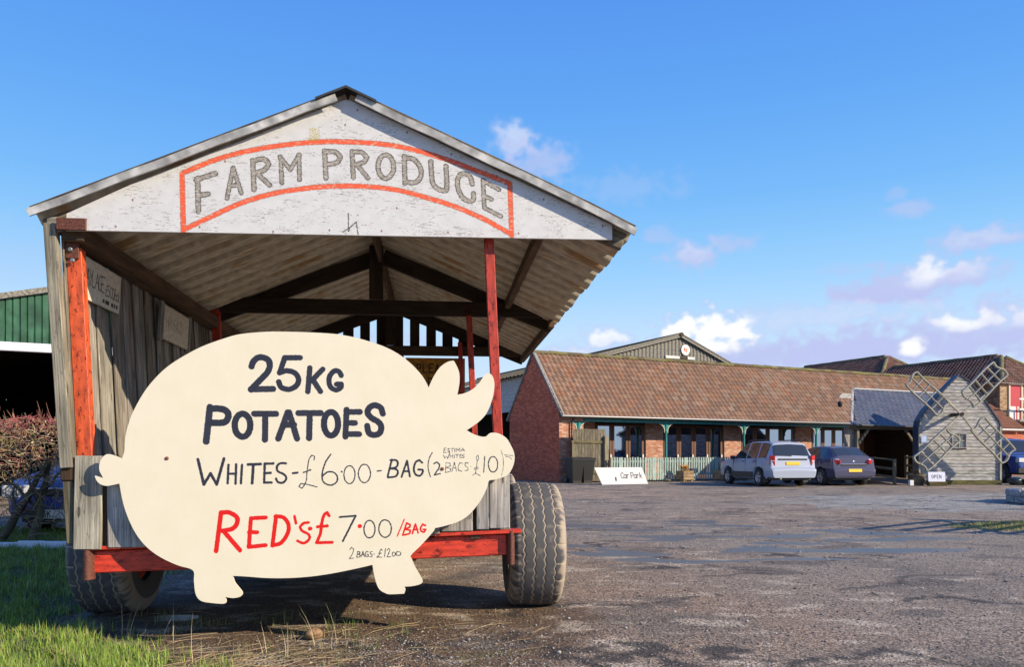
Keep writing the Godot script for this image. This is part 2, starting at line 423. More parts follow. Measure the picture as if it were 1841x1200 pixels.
var PIG_TEXT := [
	["n", 34.9, [-259,1610,-250,1636,-224,1660,-192,1661,-164,1644,-158,1611,-170,1578,-199,1545,-230,1512,-262,1477]],
	["n", 34.9, [-262,1479,-139,1482]],
	["n", 30.9, [12,1663,-74,1662,-102,1575,-64,1587,-19,1576,4,1540,-9,1501,-51,1480,-93,1492,-107,1523]],
	["n", 30.9, [67,1604,56,1468]],
	["n", 30.9, [140,1598,77,1531]],
	["n", 30.9, [81,1541,127,1470]],
	["n", 29.5, [245,1563,231,1586,205,1589,181,1562,175,1529,185,1496,215,1479,242,1493,245,1513,218,1512]],
	["n", 37.6, [-488,1375,-508,1180]],
	["n", 37.6, [-488,1367,-427,1366,-392,1347,-389,1314,-414,1288,-490,1287]],
	["n", 34.9, [-265,1273,-267,1253,-273,1235,-282,1220,-294,1211,-308,1207,-321,1211,-333,1220,-343,1234,-349,1253,-351,1273,-349,1293,-343,1311,-334,1326,-322,1335,-308,1339,-295,1335,-283,1326,-273,1312,-267,1293,-265,1273]],
	["n", 34.9, [-243,1339,-122,1339]],
	["n", 34.9, [-182,1335,-183,1191]],
	["n", 34.9, [-57,1348,-109,1197]],
	["n", 34.9, [-49,1348,-4,1197]],
	["n", 34.9, [-82,1276,-21,1276]],
	["n", 34.9, [4,1344,129,1345]],
	["n", 34.9, [67,1339,64,1200]],
	["n", 34.9, [227,1284,226,1263,220,1244,211,1229,200,1219,187,1216,175,1219,164,1229,155,1244,149,1262,147,1283,149,1304,154,1323,163,1338,175,1348,187,1351,199,1348,211,1338,220,1323,225,1305,227,1284]],
	["n", 33.5, [275,1366,269,1209]],
	["n", 33.5, [275,1352,351,1353]],
	["n", 33.5, [274,1289,323,1289]],
	["n", 33.5, [269,1224,347,1224]],
	["n", 34.9, [482,1343,470,1377,437,1392,406,1378,395,1348,418,1318,457,1295,474,1265,464,1231,434,1219,403,1231,393,1272]],
	["n", 16.1, [-553,1079,-520,936,-483,998,-449,936,-410,1083]],
	["n", 16.1, [-277,1049,-207,1051]],
	["n", 16.1, [-247,1047,-254,942]],
	["n", 13.4, [-385,1047,-389,942]],
	["n", 13.4, [-342,1050,-346,939]],
	["n", 13.4, [-388,995,-343,998]],
	["n", 13.4, [-310,1047,-316,942]],
	["n", 13.4, [-184,1053,-187,945]],
	["n", 13.4, [-184,1053,-136,1055]],
	["n", 13.4, [-185,999,-151,1001]],
	["n", 13.4, [-187,945,-146,946]],
	["n", 12.1, [-66,1055,-95,1056,-115,1040,-111,1010,-75,991,-64,967,-82,945,-110,948,-121,968]],
	["n", 12.1, [-27,999,-1,1002]],
	["n", 5.4, [92,1076,95,1096,79,1102,63,1076,53,1010,47,951,25,913,7,921,18,939,54,934,109,919]],
	["n", 7.4, [31,1003,73,1018]],
	["n", 7.4, [451,1010,474,1013]],
	["n", 8.0, [186,1106,157,1063,138,997,144,950,183,929,219,947,222,983,196,1006,164,1003,141,983]],
	["n", 10.1, [247,1007,249,1007]],
	["n", 6.0, [324,990,322,974,318,959,311,948,302,940,293,938,283,940,274,948,267,959,263,974,261,990,263,1006,267,1020,274,1031,283,1039,292,1041,302,1039,311,1031,318,1020,322,1006,324,990]],
	["n", 6.0, [412,996,410,980,405,965,398,953,388,946,378,943,367,946,358,953,350,965,345,980,343,996,345,1013,350,1027,357,1039,367,1047,377,1049,388,1047,397,1039,405,1027,410,1012,412,996]],
	["n", 11.1, [534,1076,510,976]],
	["n", 11.1, [526,1073,558,1073,569,1054,557,1031,523,1025]],
	["n", 11.1, [523,1025,557,1021,569,1002,555,979,513,973]],
	["n", 11.1, [622,1070,590,976]],
	["n", 11.1, [622,1070,638,979]],
	["n", 11.1, [606,1008,635,1009]],
	["n", 11.1, [709,1059,693,1073,670,1059,661,1021,671,990,696,983,712,1002,712,1018,686,1018]],
	["n", 5.2, [767,1117,751,1086,743,1047,747,1008,758,975]],
	["n", 7.2, [777,1053,793,1062,809,1049,806,1027,789,1001,780,987,814,994]],
	["n", 3.2, [848,1060,844,1001]],
	["n", 3.2, [848,1058,870,1056,874,1040,848,1030,874,1024,874,1008,844,1000]],
	["n", 3.2, [881,1004,896,1060,909,1008]],
	["n", 3.2, [887,1027,906,1028]],
	["n", 3.2, [944,1054,929,1058,919,1037,920,1014,939,1008]],
	["n", 3.2, [978,1056,961,1058,958,1040,974,1030,976,1014,957,1011]],
	["n", 3.2, [991,1036,993,1036]],
	["n", 3.2, [1030,1066,1025,1091,1035,1102,1038,1082,1030,1066,1026,1033,1020,996]],
	["n", 3.2, [1014,1019,1036,1023]],
	["n", 3.2, [1014,1026,1035,1030]],
	["n", 3.2, [1004,985,1020,996,1049,981]],
	["n", 5.8, [1074,1094,1068,1001]],
	["n", 5.8, [1150,1048,1149,1034,1145,1021,1139,1011,1131,1005,1123,1003,1114,1005,1107,1011,1101,1022,1097,1034,1095,1048,1097,1063,1101,1075,1107,1085,1114,1092,1123,1094,1131,1092,1139,1085,1145,1075,1149,1063,1150,1048]],
	["n", 2.6, [1170,1132,1182,1086,1184,1033,1173,982]],
	["n", 2.6, [1191,1105,1217,1102,1240,1099]],
	["n", 2.6, [1194,1096,1220,1091,1233,1079]],
	["n", 2.9, [833,1117,837,1143,849,1144]],
	["n", 2.9, [835,1131,846,1131]],
	["n", 2.9, [833,1117,848,1118]],
	["n", 2.9, [870,1141,859,1139,861,1131,868,1128,867,1120,856,1120]],
	["n", 2.9, [874,1141,893,1142]],
	["n", 2.9, [884,1142,883,1120]],
	["n", 2.9, [900,1142,898,1121]],
	["n", 2.9, [906,1121,909,1142,918,1130,927,1144,929,1124]],
	["n", 2.9, [935,1124,945,1144,956,1125]],
	["n", 2.9, [939,1131,952,1131]],
	["n", 2.9, [832,1104,841,1083,849,1099,857,1083,870,1115]],
	["n", 2.9, [872,1105,871,1084]],
	["n", 2.9, [887,1107,885,1086]],
	["n", 2.9, [872,1096,886,1096]],
	["n", 2.9, [896,1107,895,1086]],
	["n", 2.9, [903,1105,922,1107]],
	["n", 2.9, [913,1106,911,1086]],
	["n", 2.9, [929,1086,929,1105,939,1107]],
	["n", 2.9, [928,1096,937,1097]],
	["n", 2.9, [928,1086,939,1087]],
	["n", 2.9, [954,1107,944,1105,945,1097,953,1095,952,1087,942,1087]],
	["r", 25.5, [-425,776,-451,558]],
	["r", 25.5, [-425,775,-381,776,-339,750,-336,717,-361,684,-418,672]],
	["r", 25.5, [-409,669,-320,561]],
	["r", 22.8, [-260,742,-271,579]],
	["r", 22.8, [-260,742,-178,746]],
	["r", 22.8, [-269,663,-225,662]],
	["r", 22.8, [-271,579,-178,588]],
	["r", 22.8, [-120,753,-140,585]],
	["r", 22.8, [-123,752,-81,746,-52,708,-55,655,-93,600,-140,587]],
	["r", 22.8, [69,680,72,680]],
	["r", 22.8, [350,692,353,692]],
	["r", 14.8, [-17,752,-9,711]],
	["r", 14.8, [62,715,35,712,14,691,25,668,61,648,66,621,35,597,0,611]],
	["r", 17.4, [177,753,166,771,148,756,135,706,129,654,107,599,195,600]],
	["r", 17.4, [112,690,167,695]],
	["n", 10.7, [237,745,328,752,255,606]],
	["n", 6.7, [438,674,437,658,432,644,425,633,416,626,407,624,397,626,388,633,381,645,377,659,375,674,377,690,381,704,388,715,397,722,407,724,416,722,425,715,432,703,437,689,438,674]],
	["n", 6.7, [532,676,530,661,525,647,517,635,507,628,496,626,485,629,475,636,467,647,462,661,460,677,462,692,467,706,475,718,485,725,496,727,507,724,517,717,525,706,530,692,532,676]],
	["r", 6.5, [606,730,565,631]],
	["r", 9.8, [619,708,598,639]],
	["r", 9.8, [619,706,640,698,635,682,609,673]],
	["r", 9.8, [609,673,640,665,636,647,598,637]],
	["r", 9.8, [670,701,652,646]],
	["r", 9.8, [670,701,686,649]],
	["r", 9.8, [659,668,683,670]],
	["r", 9.8, [728,692,712,699,700,678,704,660,720,654,730,668,715,670]],
	["n", 3.9, [295,557,304,569,317,560,310,534,293,505,317,508]],
	["n", 3.9, [339,546,334,513]],
	["n", 3.9, [339,546,353,543,351,532,337,530,355,524,352,514,334,512]],
	["n", 3.9, [360,514,369,546,379,515]],
	["n", 3.9, [363,526,377,527]],
	["n", 3.9, [400,542,389,546,383,530,388,515,400,517,401,528,393,528]],
	["n", 3.9, [423,544,412,542,412,533,422,526,421,515,409,515]],
	["n", 3.9, [431,529,437,530]],
	["n", 3.9, [480,551,474,558,466,545,464,526,450,512,478,511]],
	["n", 3.9, [457,533,475,535]],
	["n", 3.9, [498,561,493,512]],
	["n", 3.9, [507,551,517,560,523,551,507,512,529,513]],
	["n", 3.9, [554,528,553,522,550,518,545,516,541,518,538,522,537,528,538,534,541,538,545,539,550,538,553,534,554,528]],
	["n", 3.9, [586,531,584,525,579,521,572,519,565,521,560,525,558,531,560,537,565,541,572,542,579,541,584,536,586,531]],
]
var GABLE_TEXT := [
	["l", 31.6, [-572,2693,-567,2504]],
	["l", 31.6, [-580,2684,-474,2725]],
	["l", 31.6, [-569,2593,-515,2605]],
	["l", 27.1, [-375,2761,-408,2584]],
	["l", 27.1, [-375,2761,-328,2617]],
	["l", 27.1, [-392,2657,-344,2664]],
	["l", 30.5, [-264,2808,-257,2639]],
	["l", 30.5, [-263,2806,-203,2820,-175,2791,-197,2757,-257,2733]],
	["l", 30.5, [-232,2728,-170,2669]],
	["l", 27.1, [-107,2834,-100,2684]],
	["l", 27.1, [-111,2836,-53,2762,-1,2852]],
	["l", 27.1, [-4,2852,0,2705]],
	["l", 30.5, [143,2880,151,2721]],
	["l", 30.5, [144,2876,205,2876,233,2847,211,2813,150,2801]],
	["l", 29.4, [301,2883,308,2730]],
	["l", 29.4, [301,2880,354,2881,386,2852,365,2820,304,2805]],
	["l", 29.4, [333,2800,392,2730]],
	["l", 29.4, [541,2802,539,2780,532,2761,522,2745,510,2735,496,2731,482,2734,470,2743,460,2758,453,2777,451,2799,453,2820,459,2840,469,2856,482,2866,496,2870,510,2867,522,2858,532,2843,539,2824,541,2802]],
	["l", 30.5, [603,2866,608,2707]],
	["l", 30.5, [603,2856,658,2850,698,2801,698,2744,664,2712,608,2716]],
	["l", 30.5, [759,2842,768,2723,795,2684,835,2671,854,2691,848,2817]],
	["l", 30.5, [1004,2715,990,2759,949,2776,921,2751,918,2694,943,2637,987,2612,1012,2627,1010,2659]],
	["l", 27.1, [1067,2742,1076,2575]],
	["l", 27.1, [1066,2739,1163,2688]],
	["l", 27.1, [1073,2648,1119,2628]],
	["l", 27.1, [1076,2576,1173,2528]],
	["o", 31.1, [-658,2719,-501,2793,-339,2850,-175,2889,-11,2918,155,2935,289,2940]],
	["o", 31.1, [-649,2395,-500,2473,-338,2555,-175,2613,-10,2649,156,2672,290,2680]],
	["o", 31.1, [-658,2719,-650,2390]],
	["o", 31.1, [225,2937,393,2938,562,2924,732,2890,903,2840,1076,2780,1229,2726]],
	["o", 31.1, [226,2678,393,2679,562,2665,732,2626,903,2577,1076,2507,1239,2421]],
	["o", 31.1, [1228,2728,1238,2414]],
	["d", 5.1, [280,2518,280,2413,293,2439,326,2468,335,2397]],
	["d", 5.1, [248,2406,287,2436]],
	["d", 5.1, [293,2510,295,2508]],
	["d", 5.1, [333,2511,336,2508]],
]

# ------------------------------------------------------------------ textures
func noise(seed_: int, freq: float, oct := 3, kind := FastNoiseLite.TYPE_SIMPLEX_SMOOTH) -> FastNoiseLite:
	var f := FastNoiseLite.new()
	f.seed = seed_
	f.frequency = freq
	f.fractal_octaves = oct
	f.noise_type = kind
	return f

func as_tex(i: Image) -> ImageTexture:
	return ImageTexture.create_from_image(i)

func wood_image(seed_: int, contrast: float, knots: int) -> Image:
	# u = 2 m along the grain on 512 px, v = 0.5 m across on 256 px
	var i := Image.create(512, 256, false, Image.FORMAT_RGBA8)
	var fine := noise(seed_, 1.0, 3)
	var wide := noise(seed_ + 1, 1.0, 2)
	var kn := []
	var r := RandomNumberGenerator.new()
	r.seed = seed_
	for k in knots:
		kn.append(Vector3(r.randf() * 512.0, r.randf() * 256.0, r.randf_range(3.0, 7.0)))
	for y in 256:
		for x in 512:
			var bend := 0.0
			var dark := 0.0
			for q in kn:
				var dx: float = (x - q.x) * 0.45
				var dy: float = y - q.y
				var d := sqrt(dx * dx + dy * dy)
				if d < q.z * 4.0:
					bend += signf(dy) * q.z * 0.8 * exp(-d / q.z)
					dark = maxf(dark, 1.0 - smoothstep(q.z * 0.4, q.z, d))
			var g := fine.get_noise_2d(x * 0.006, (y + bend * 4.0) * 0.16)
			var w := wide.get_noise_2d(x * 0.008, y * 0.018)
			var crack := 1.0 - smoothstep(0.0, 0.035, absf(fine.get_noise_2d(x * 0.004 + 90.0, y * 0.07 + 40.0)))
			var k := 0.78 + contrast * (g * 0.55 + w * 0.45) - 0.28 * crack * contrast * 2.0 - dark * 0.38
			k = clampf(k, 0.08, 1.0)
			i.set_pixel(x, y, Color(k, k, k))
	return i

func grime_image(seed_: int, size: int, freq: float, lo: float, hi: float, oct := 5) -> Image:
	var i := Image.create(size, size, false, Image.FORMAT_RGBA8)
	var f := noise(seed_, freq, oct)
	for y in size:
		for x in size:
			# four shifted copies blended so that the edges meet
			var a := float(x) / size
			var b := float(y) / size
			var k := lerpf(lerpf(f.get_noise_2d(x, y), f.get_noise_2d(x - size, y), a), lerpf(f.get_noise_2d(x, y - size), f.get_noise_2d(x - size, y - size), a), b)
			k = clampf(lerpf(lo, hi, 0.5 + k * 1.1), 0.0, 1.0)
			i.set_pixel(x, y, Color(k, k, k))
	return i

func asphalt_detail() -> Image:
	# 2 m of chippings on 768 px
	var s := 768
	var i := Image.create(s, s, false, Image.FORMAT_RGBA8)
	var cell := noise(21, 0.23, 1, FastNoiseLite.TYPE_CELLULAR)
	cell.cellular_return_type = FastNoiseLite.RETURN_CELL_VALUE
	var speck := noise(5, 0.45, 2)
	for y in s:
		for x in s:
			var c := cell.get_noise_2d(x, y)
			var k := 0.70 + 0.27 * c + 0.50 * speck.get_noise_2d(x, y)
			if c > 0.93:
				k += 0.20
			elif c < -0.9:
				k -= 0.2
			k = clampf(k, 0.0, 1.0)
			i.set_pixel(x, y, Color(k, k, k))
	return i

func rounded(p: Array) -> Array:
	# bends of a brush stroke become curves, sharp corners stay
	if p.size() < 4:
		return p
	var tan := []
	var closed: bool = (p[0] - p[-1]).length() < 0.002 * (p[0] - p[p.size() / 2]).length()
	for k in p.size():
		var a: Vector2 = p[k - 1] if k > 0 else (p[-2] if closed else p[0])
		var c: Vector2 = p[k + 1] if k < p.size() - 1 else (p[1] if closed else p[-1])
		var b: Vector2 = p[k]
		var bend := absf((b - a).angle_to(c - b)) if (b - a).length() > 0.00001 and (c - b).length() > 0.00001 else 0.0
		tan.append((c - a) * 0.5 if bend < 1.15 else Vector2.ZERO)
	var out := []
	for k in p.size() - 1:
		for j in 4:
			var t := j / 4.0
			var t2 := t * t
			var t3 := t2 * t
			out.append(p[k] * (2.0 * t3 - 3.0 * t2 + 1.0) + tan[k] * (t3 - 2.0 * t2 + t) + p[k + 1] * (-2.0 * t3 + 3.0 * t2) + tan[k + 1] * (t3 - t2))
	out.append(p[-1])
	return out

func put_strokes(i: Image, rows: Array, origin: Vector2, per_mm: float, colors: Dictionary, rough: float, ragged: FastNoiseLite) -> void:
	# rows: [colour key, width in mm, [x, y, x, y ...] in mm]; y up, image rows go down from origin
	for row in rows:
		var ink: Color = colors[row[0]]
		var half := float(row[1]) * 0.5 * per_mm
		var pts := []
		var q: Array = row[2]
		for k in range(0, q.size(), 2):
			pts.append(Vector2((q[k] - origin.x) * per_mm, (origin.y - q[k + 1]) * per_mm))
		pts = rounded(pts)
		for k in pts.size() - 1:
			var a: Vector2 = pts[k]
			var b: Vector2 = pts[k + 1]
			var d := b - a
			var l2 := maxf(d.length_squared(), 0.0001)
			var pad := half + 2.0
			for y in range(maxi(0, int(minf(a.y, b.y) - pad)), mini(i.get_height(), int(maxf(a.y, b.y) + pad) + 1)):
				for x in range(maxi(0, int(minf(a.x, b.x) - pad)), mini(i.get_width(), int(maxf(a.x, b.x) + pad) + 1)):
					var p := Vector2(x + 0.5, y + 0.5)
					var t := clampf((p - a).dot(d) / l2, 0.0, 1.0)
					var dist := (p - a - d * t).length() + ragged.get_noise_2d(x, y) * rough
					var cov := clampf(half - dist + 0.5, 0.0, 1.0)
					if cov > 0.0:
						var was := i.get_pixel(x, y)
						i.set_pixel(x, y, was.lerp(ink, cov * ink.a))

func make_textures() -> void:
	T.wood = as_tex(wood_image(31, 0.42, 5))
	T.wood_soft = as_tex(wood_image(47, 0.25, 2))
	T.grime = as_tex(grime_image(8, 256, 0.02, 0.62, 1.0))
	T.grime_fine = as_tex(grime_image(9, 256, 0.07, 0.55, 1.0))
	T.bump = as_tex(grime_image(10, 256, 0.10, 0.0, 1.0, 4))
	T.asphalt = as_tex(asphalt_detail())
	T.rust = as_tex(rust_image())
	T.tin = as_tex(tin_image())

func rust_image() -> Image:
	# old red paint: chips that show brown iron, streaks along u
	var s := 256
	var i := Image.create(s, s, false, Image.FORMAT_RGBA8)
	var f := noise(14, 0.05, 4)
	var g := noise(15, 0.22, 2)
	for y in s:
		for x in s:
			var chip := smoothstep(0.36, 0.46, f.get_noise_2d(x * 0.7, y * 1.2) + 0.35 * g.get_noise_2d(x, y))
			var tone := 0.90 + 0.22 * f.get_noise_2d(x * 0.5 + 300.0, y * 0.9) + 0.08 * g.get_noise_2d(x * 2.0, y * 2.0)
			var c := Color(tone, tone, tone).lerp(Color(0.45, 0.42, 0.42), chip)
			i.set_pixel(x, y, c)
	return i

func tin_image() -> Image:
	# the underside of old roof sheets: pale, with brown and orange stains that run down the slope (v)
	var i := Image.create(512, 256, false, Image.FORMAT_RGBA8)
	var f := noise(61, 1.0, 4)
	for y in 256:
		for x in 512:
			var a := f.get_noise_2d(x * 0.045, y * 0.012)
			var b := f.get_noise_2d(x * 0.012 + 70.0, y * 0.02)
			var st := smoothstep(0.22, 0.6, a + 0.55 * b)
			var pale := 0.86 + 0.16 * f.get_noise_2d(x * 0.09, y * 0.08 + 33.0)
			var c := Color(pale, pale * 0.975, pale * 0.93).lerp(Color(0.70, 0.52, 0.33), st * 0.6)
			i.set_pixel(x, y, c)
	return i

# ------------------------------------------------------------------ materials
func mat(called: String, base: Color, rough := 0.85, opt := {}) -> StandardMaterial3D:
	# base: real-world (linear) base colour
	var m := StandardMaterial3D.new()
	m.resource_name = called
	m.vertex_color_use_as_albedo = opt.get("vc", true)
	var twice := 2.0 if m.vertex_color_use_as_albedo else 1.0   # meshes store half their tint
	m.albedo_color = Color(base.r * twice, base.g * twice, base.b * twice).linear_to_srgb()
	m.roughness = rough
	m.metallic = opt.get("metal", 0.0)
	if opt.has("spec"):
		m.metallic_specular = opt.spec
	if opt.has("tex"):
		m.albedo_texture = opt.tex
	if opt.has("bump"):
		m.heightmap_enabled = true
		m.heightmap_texture = opt.get("bump_tex", opt.get("tex"))
		m.heightmap_scale = opt.bump
	if opt.has("scale"):
		var sc: Vector2 = opt.scale
		m.uv1_scale = Vector3(sc.x, sc.y, 1)
	if opt.has("tri"):
		m.uv1_triplanar = true
		m.uv1_scale = Vector3.ONE * float(opt.tri)
	if opt.has("coat"):
		m.clearcoat_enabled = true
		m.clearcoat = opt.coat
		m.clearcoat_roughness = opt.get("coat_rough", 0.05)
	M[called] = m
	return m

func make_materials() -> void:
	# wood textures hold about 2 m x 0.5 m
	var along := Vector2(0.5, 2.0)
	mat("grey_wood", Color(0.40, 0.375, 0.345), 0.9, {"tex": T.wood, "scale": along, "bump": 0.25})
	mat("brown_wood", Color(0.115, 0.070, 0.042), 0.9, {"tex": T.wood, "scale": along, "bump": 0.3})
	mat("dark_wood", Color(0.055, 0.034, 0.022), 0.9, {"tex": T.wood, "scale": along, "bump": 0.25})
	mat("fence_wood", Color(0.25, 0.215, 0.16), 0.9, {"tex": T.wood, "scale": along, "bump": 0.25})
	mat("post_wood", Color(0.38, 0.34, 0.22), 0.9, {"tex": T.wood_soft, "scale": along, "bump": 0.2})
	mat("door_wood", Color(0.22, 0.085, 0.035), 0.5, {"tex": T.wood_soft, "scale": along})
	mat("crate_wood", Color(0.52, 0.36, 0.20), 0.85, {"tex": T.wood, "scale": along})
	mat("board_wood", Color(0.62, 0.60, 0.585), 0.85, {"tex": T.wood, "scale": along, "bump": 0.2})
	mat("sail_wood", Color(0.68, 0.64, 0.52), 0.8, {"tex": T.wood_soft, "scale": along})
	mat("green_paint", Color(0.50, 0.66, 0.60), 0.7, {"tex": T.wood_soft, "scale": along})
	mat("teal_paint", Color(0.02, 0.30, 0.30), 0.45, {"tex": T.grime, "tri": 2.0})
	mat("cream_paint", Color(0.62, 0.58, 0.45), 0.6)
	mat("orange_iron", Color(0.74, 0.115, 0.036), 0.5, {"tex": T.rust, "scale": Vector2(1.2, 2.2), "bump": 0.03})
	mat("red_iron", Color(0.52, 0.050, 0.030), 0.55, {"tex": T.rust, "scale": Vector2(1.0, 2.0), "bump": 0.03})
	mat("rusty_iron", Color(0.20, 0.062, 0.038), 0.7, {"tex": T.grime_fine, "tri": 3.0, "bump": 0.05})
	mat("bright_red_iron", Color(0.72, 0.055, 0.025), 0.5, {"tex": T.rust, "scale": Vector2(1.0, 2.0), "bump": 0.03})
	mat("roof_sheet", Color(0.80, 0.75, 0.65), 0.85, {"tex": T.tin, "scale": Vector2(0.4, 0.45)})
	mat("flashing", Color(0.66, 0.66, 0.65), 0.5, {"tex": T.grime_fine, "tri": 0.4})
	mat("black_cap", Color(0.035, 0.035, 0.035), 0.6)
	mat("rubber", Color(0.38, 0.315, 0.245), 0.85)
	mat("steel", Color(0.45, 0.45, 0.46), 0.4, {"metal": 0.8})
	mat("brick", Color(1.45, 1.45, 1.45), 0.92, {"tex": T.grime_fine, "tri": 2.5})
	mat("mortar", Color(0.66, 0.56, 0.45), 0.95, {"tex": T.grime_fine, "tri": 1.0})
	mat("red_mortar", Color(0.42, 0.19, 0.125), 0.95, {"tex": T.grime_fine, "tri": 1.0})
	mat("tile", Color(1.18, 1.15, 1.12), 0.85, {"tex": T.grime_fine, "tri": 1.7})
	mat("ridge_tile", Color(1, 1, 1), 0.9, {"tex": T.grime_fine, "tri": 3.0, "bump": 0.8, "bump_tex": T.bump})
	mat("slate", Color(1, 1, 1), 0.45, {"tex": T.grime, "tri": 1.2})
	mat("lead", Color(0.50, 0.51, 0.54), 0.5)
	mat("concrete", Color(0.42, 0.40, 0.37), 0.9, {"tex": T.grime_fine, "tri": 0.8})
	mat("stone", Color(0.34, 0.31, 0.22), 0.9, {"tex": T.grime_fine, "tri": 1.6, "bump": 1.0, "bump_tex": T.bump})
	mat("moss_wood", Color(0.18, 0.17, 0.06), 0.95, {"tex": T.wood, "scale": along})
	mat("plain", Color(1, 1, 1), 0.7)
	mat("plain_gloss", Color(1, 1, 1), 0.3)
	mat("matte", Color(1, 1, 1), 0.95)
	mat("white_sign", Color(0.80, 0.80, 0.80), 0.4)
	mat("black_plastic", Color(0.012, 0.013, 0.014), 0.45)
	mat("shade_dark_timber", Color(0.10, 0.078, 0.058), 0.95, {"tex": T.wood, "scale": along})  # timber colour darkened to stand in for deep shade
	mat("green_cladding", Color(0.055, 0.17, 0.095), 0.45, {"tex": T.grime, "tri": 0.35})
	mat("grey_cladding", Color(0.34, 0.32, 0.28), 0.8, {"tex": T.grime_fine, "tri": 0.5})
	mat("old_roof", Color(0.20, 0.165, 0.10), 0.95, {"tex": T.grime_fine, "tri": 0.35, "bump": 1.0, "bump_tex": T.bump})
	var g := mat("window_glass", Color(0.75, 0.8, 0.8), 0.03, {"vc": false})
	g.transparency = BaseMaterial3D.TRANSPARENCY_ALPHA
	g.albedo_color.a = 0.12
	g.metallic_specular = 0.7
	var cg := mat("car_glass", Color(0.03, 0.035, 0.04), 0.05, {"vc": false})
	cg.metallic_specular = 0.75
	mat("silver_paint", Color(0.345, 0.39, 0.49), 0.55, {"vc": false, "spec": 0.25, "metal": 0.08, "coat": 0.7, "coat_rough": 0.03})
	mat("navy_paint", Color(0.062, 0.064, 0.115), 0.6, {"vc": false, "spec": 0.2, "coat": 0.7, "coat_rough": 0.03})
	mat("blue_paint", Color(0.035, 0.075, 0.27), 0.5, {"vc": false, "spec": 0.25, "coat": 0.8, "coat_rough": 0.03})
	mat("trim_plastic", Color(0.035, 0.036, 0.04), 0.55, {"vc": false})
	mat("tyre", Color(0.03, 0.03, 0.032), 0.9, {"vc": false})
	mat("rim", Color(0.42, 0.42, 0.43), 0.35, {"vc": false, "metal": 0.7})
	mat("red_lens", Color(0.55, 0.015, 0.015), 0.12, {"vc": false, "coat": 1.0})
	mat("clear_lens", Color(0.55, 0.57, 0.60), 0.08, {"vc": false, "coat": 1.0})
	mat("yellow_plate", Color(0.80, 0.52, 0.03), 0.4, {"vc": false})
	mat("chrome", Color(0.75, 0.75, 0.76), 0.12, {"vc": false, "metal": 1.0})
	mat("leaf", Color(1, 1, 1), 0.7)
	mat("twig", Color(1, 1, 1), 0.85)
	var w := mat("water", Color(0.085, 0.078, 0.07), 0.30, {"vc": false})
	w.metallic_specular = 0.5
	var t := mat("yard_tarmac", Color(1, 1, 1), 0.82, {"vc": false, "tex": T.asphalt, "bump": 0.9})
	t.detail_enabled = true
	t.detail_blend_mode = BaseMaterial3D.BLEND_MODE_MUL
	t.detail_uv_layer = BaseMaterial3D.DETAIL_UV_2
	t.detail_albedo = as_tex(yard_image())
	mat("verge_soil", Color(0.085, 0.085, 0.035), 0.95, {"tex": T.grime_fine, "tri": 1.5})

# ------------------------------------------------------------------ the yard
const YARD := Rect2(-20, -58, 64, 64)   # x and z covered once by the coarse yard map

func ell(x: float, z: float, cx: float, cz: float, rx: float, rz: float) -> float:
	var dx := (x - cx) / rx
	var dz := (z - cz) / rz
	return 1.0 - smoothstep(0.6, 1.0, sqrt(dx * dx + dz * dz))

func yard_image() -> Image:
	var s := 1280
	var i := Image.create(s, s, false, Image.FORMAT_RGBA8)
	var big := noise(101, 0.10, 3)
	var med := noise(102, 0.55, 4)
	var fine := noise(103, 1.9, 3)
	var st := noise(104, 0.8, 3)
	for py in s:
		var z := YARD.position.y + (py + 0.5) / s * YARD.size.y
		for px in s:
			var x := YARD.position.x + (px + 0.5) / s * YARD.size.x
			var b := big.get_noise_2d(x, z)
			var m := med.get_noise_2d(x, z)
			var f := fine.get_noise_2d(x, z)
			var c := Color(0.705, 0.645, 0.58)
			c = c.lerp(Color(0.735, 0.635, 0.545), clampf(0.5 + b * 1.6 + m * 0.5, 0.0, 1.0))
			c = c.lerp(Color(0.56, 0.52, 0.475), clampf(m * 1.5 + f * 0.4 - 0.05, 0.0, 0.85))
			# a strip of newer blue-grey chippings on the right, shade-deepened dirt beside the wagon
			var grv := clampf(ell(x, z, 13.5, -18.3, 9.0, 5.2) + m * 0.9 - 0.1, 0.0, 1.0) * ell(x, z, 13.5, -18.3, 10.5, 6.2)
			c = c.lerp(Color(0.71, 0.725, 0.72) if f < 0.1 else Color(0.84, 0.825, 0.79), smoothstep(0.25, 0.5, grv) * 0.85)
			var dirt := clampf(ell(x, z, -1.5, -5.0, 2.5, 2.4) + f * 0.7 + m * 0.5, 0.0, 1.0) * ell(x, z, -1.5, -5.0, 2.9, 2.9)
			c = c.lerp(Color(0.53, 0.43, 0.335), smoothstep(0.3, 0.7, dirt))  # brown dirt, darkened further to deepen the shade under the wagon
			var moss := smoothstep(0.18, 0.42, m + f * 0.35) * ell(x, z, -0.7, -3.95, 1.3, 0.7)
			c = c.lerp(Color(0.50, 0.49, 0.28), moss * 0.8)
			# pale worn and dusty marks
			var pale := smoothstep(0.24, 0.46, st.get_noise_2d(x * 2.2, z * 4.5) * 0.85 + 0.45 * f + 0.3 * b)
			c = c.lerp(Color(0.92, 0.85, 0.76), pale * 0.8)
			var dk := smoothstep(0.33, 0.45, st.get_noise_2d(x * 0.6 + 200.0, z * 0.9) + 0.2 * f)
			c = c.lerp(Color(0.45, 0.41, 0.375), dk * 0.6)
			# broken seams and cracks in the old surface
			var crk := absf(st.get_noise_2d(x * 0.28 + 90.0, z * 0.5 + 31.0) + 0.10 * f)
			if crk < 0.022 and m > -0.12:
				c = c.lerp(Color(0.27, 0.245, 0.225), 0.75)
			i.set_pixel(px, py, c)
	return i

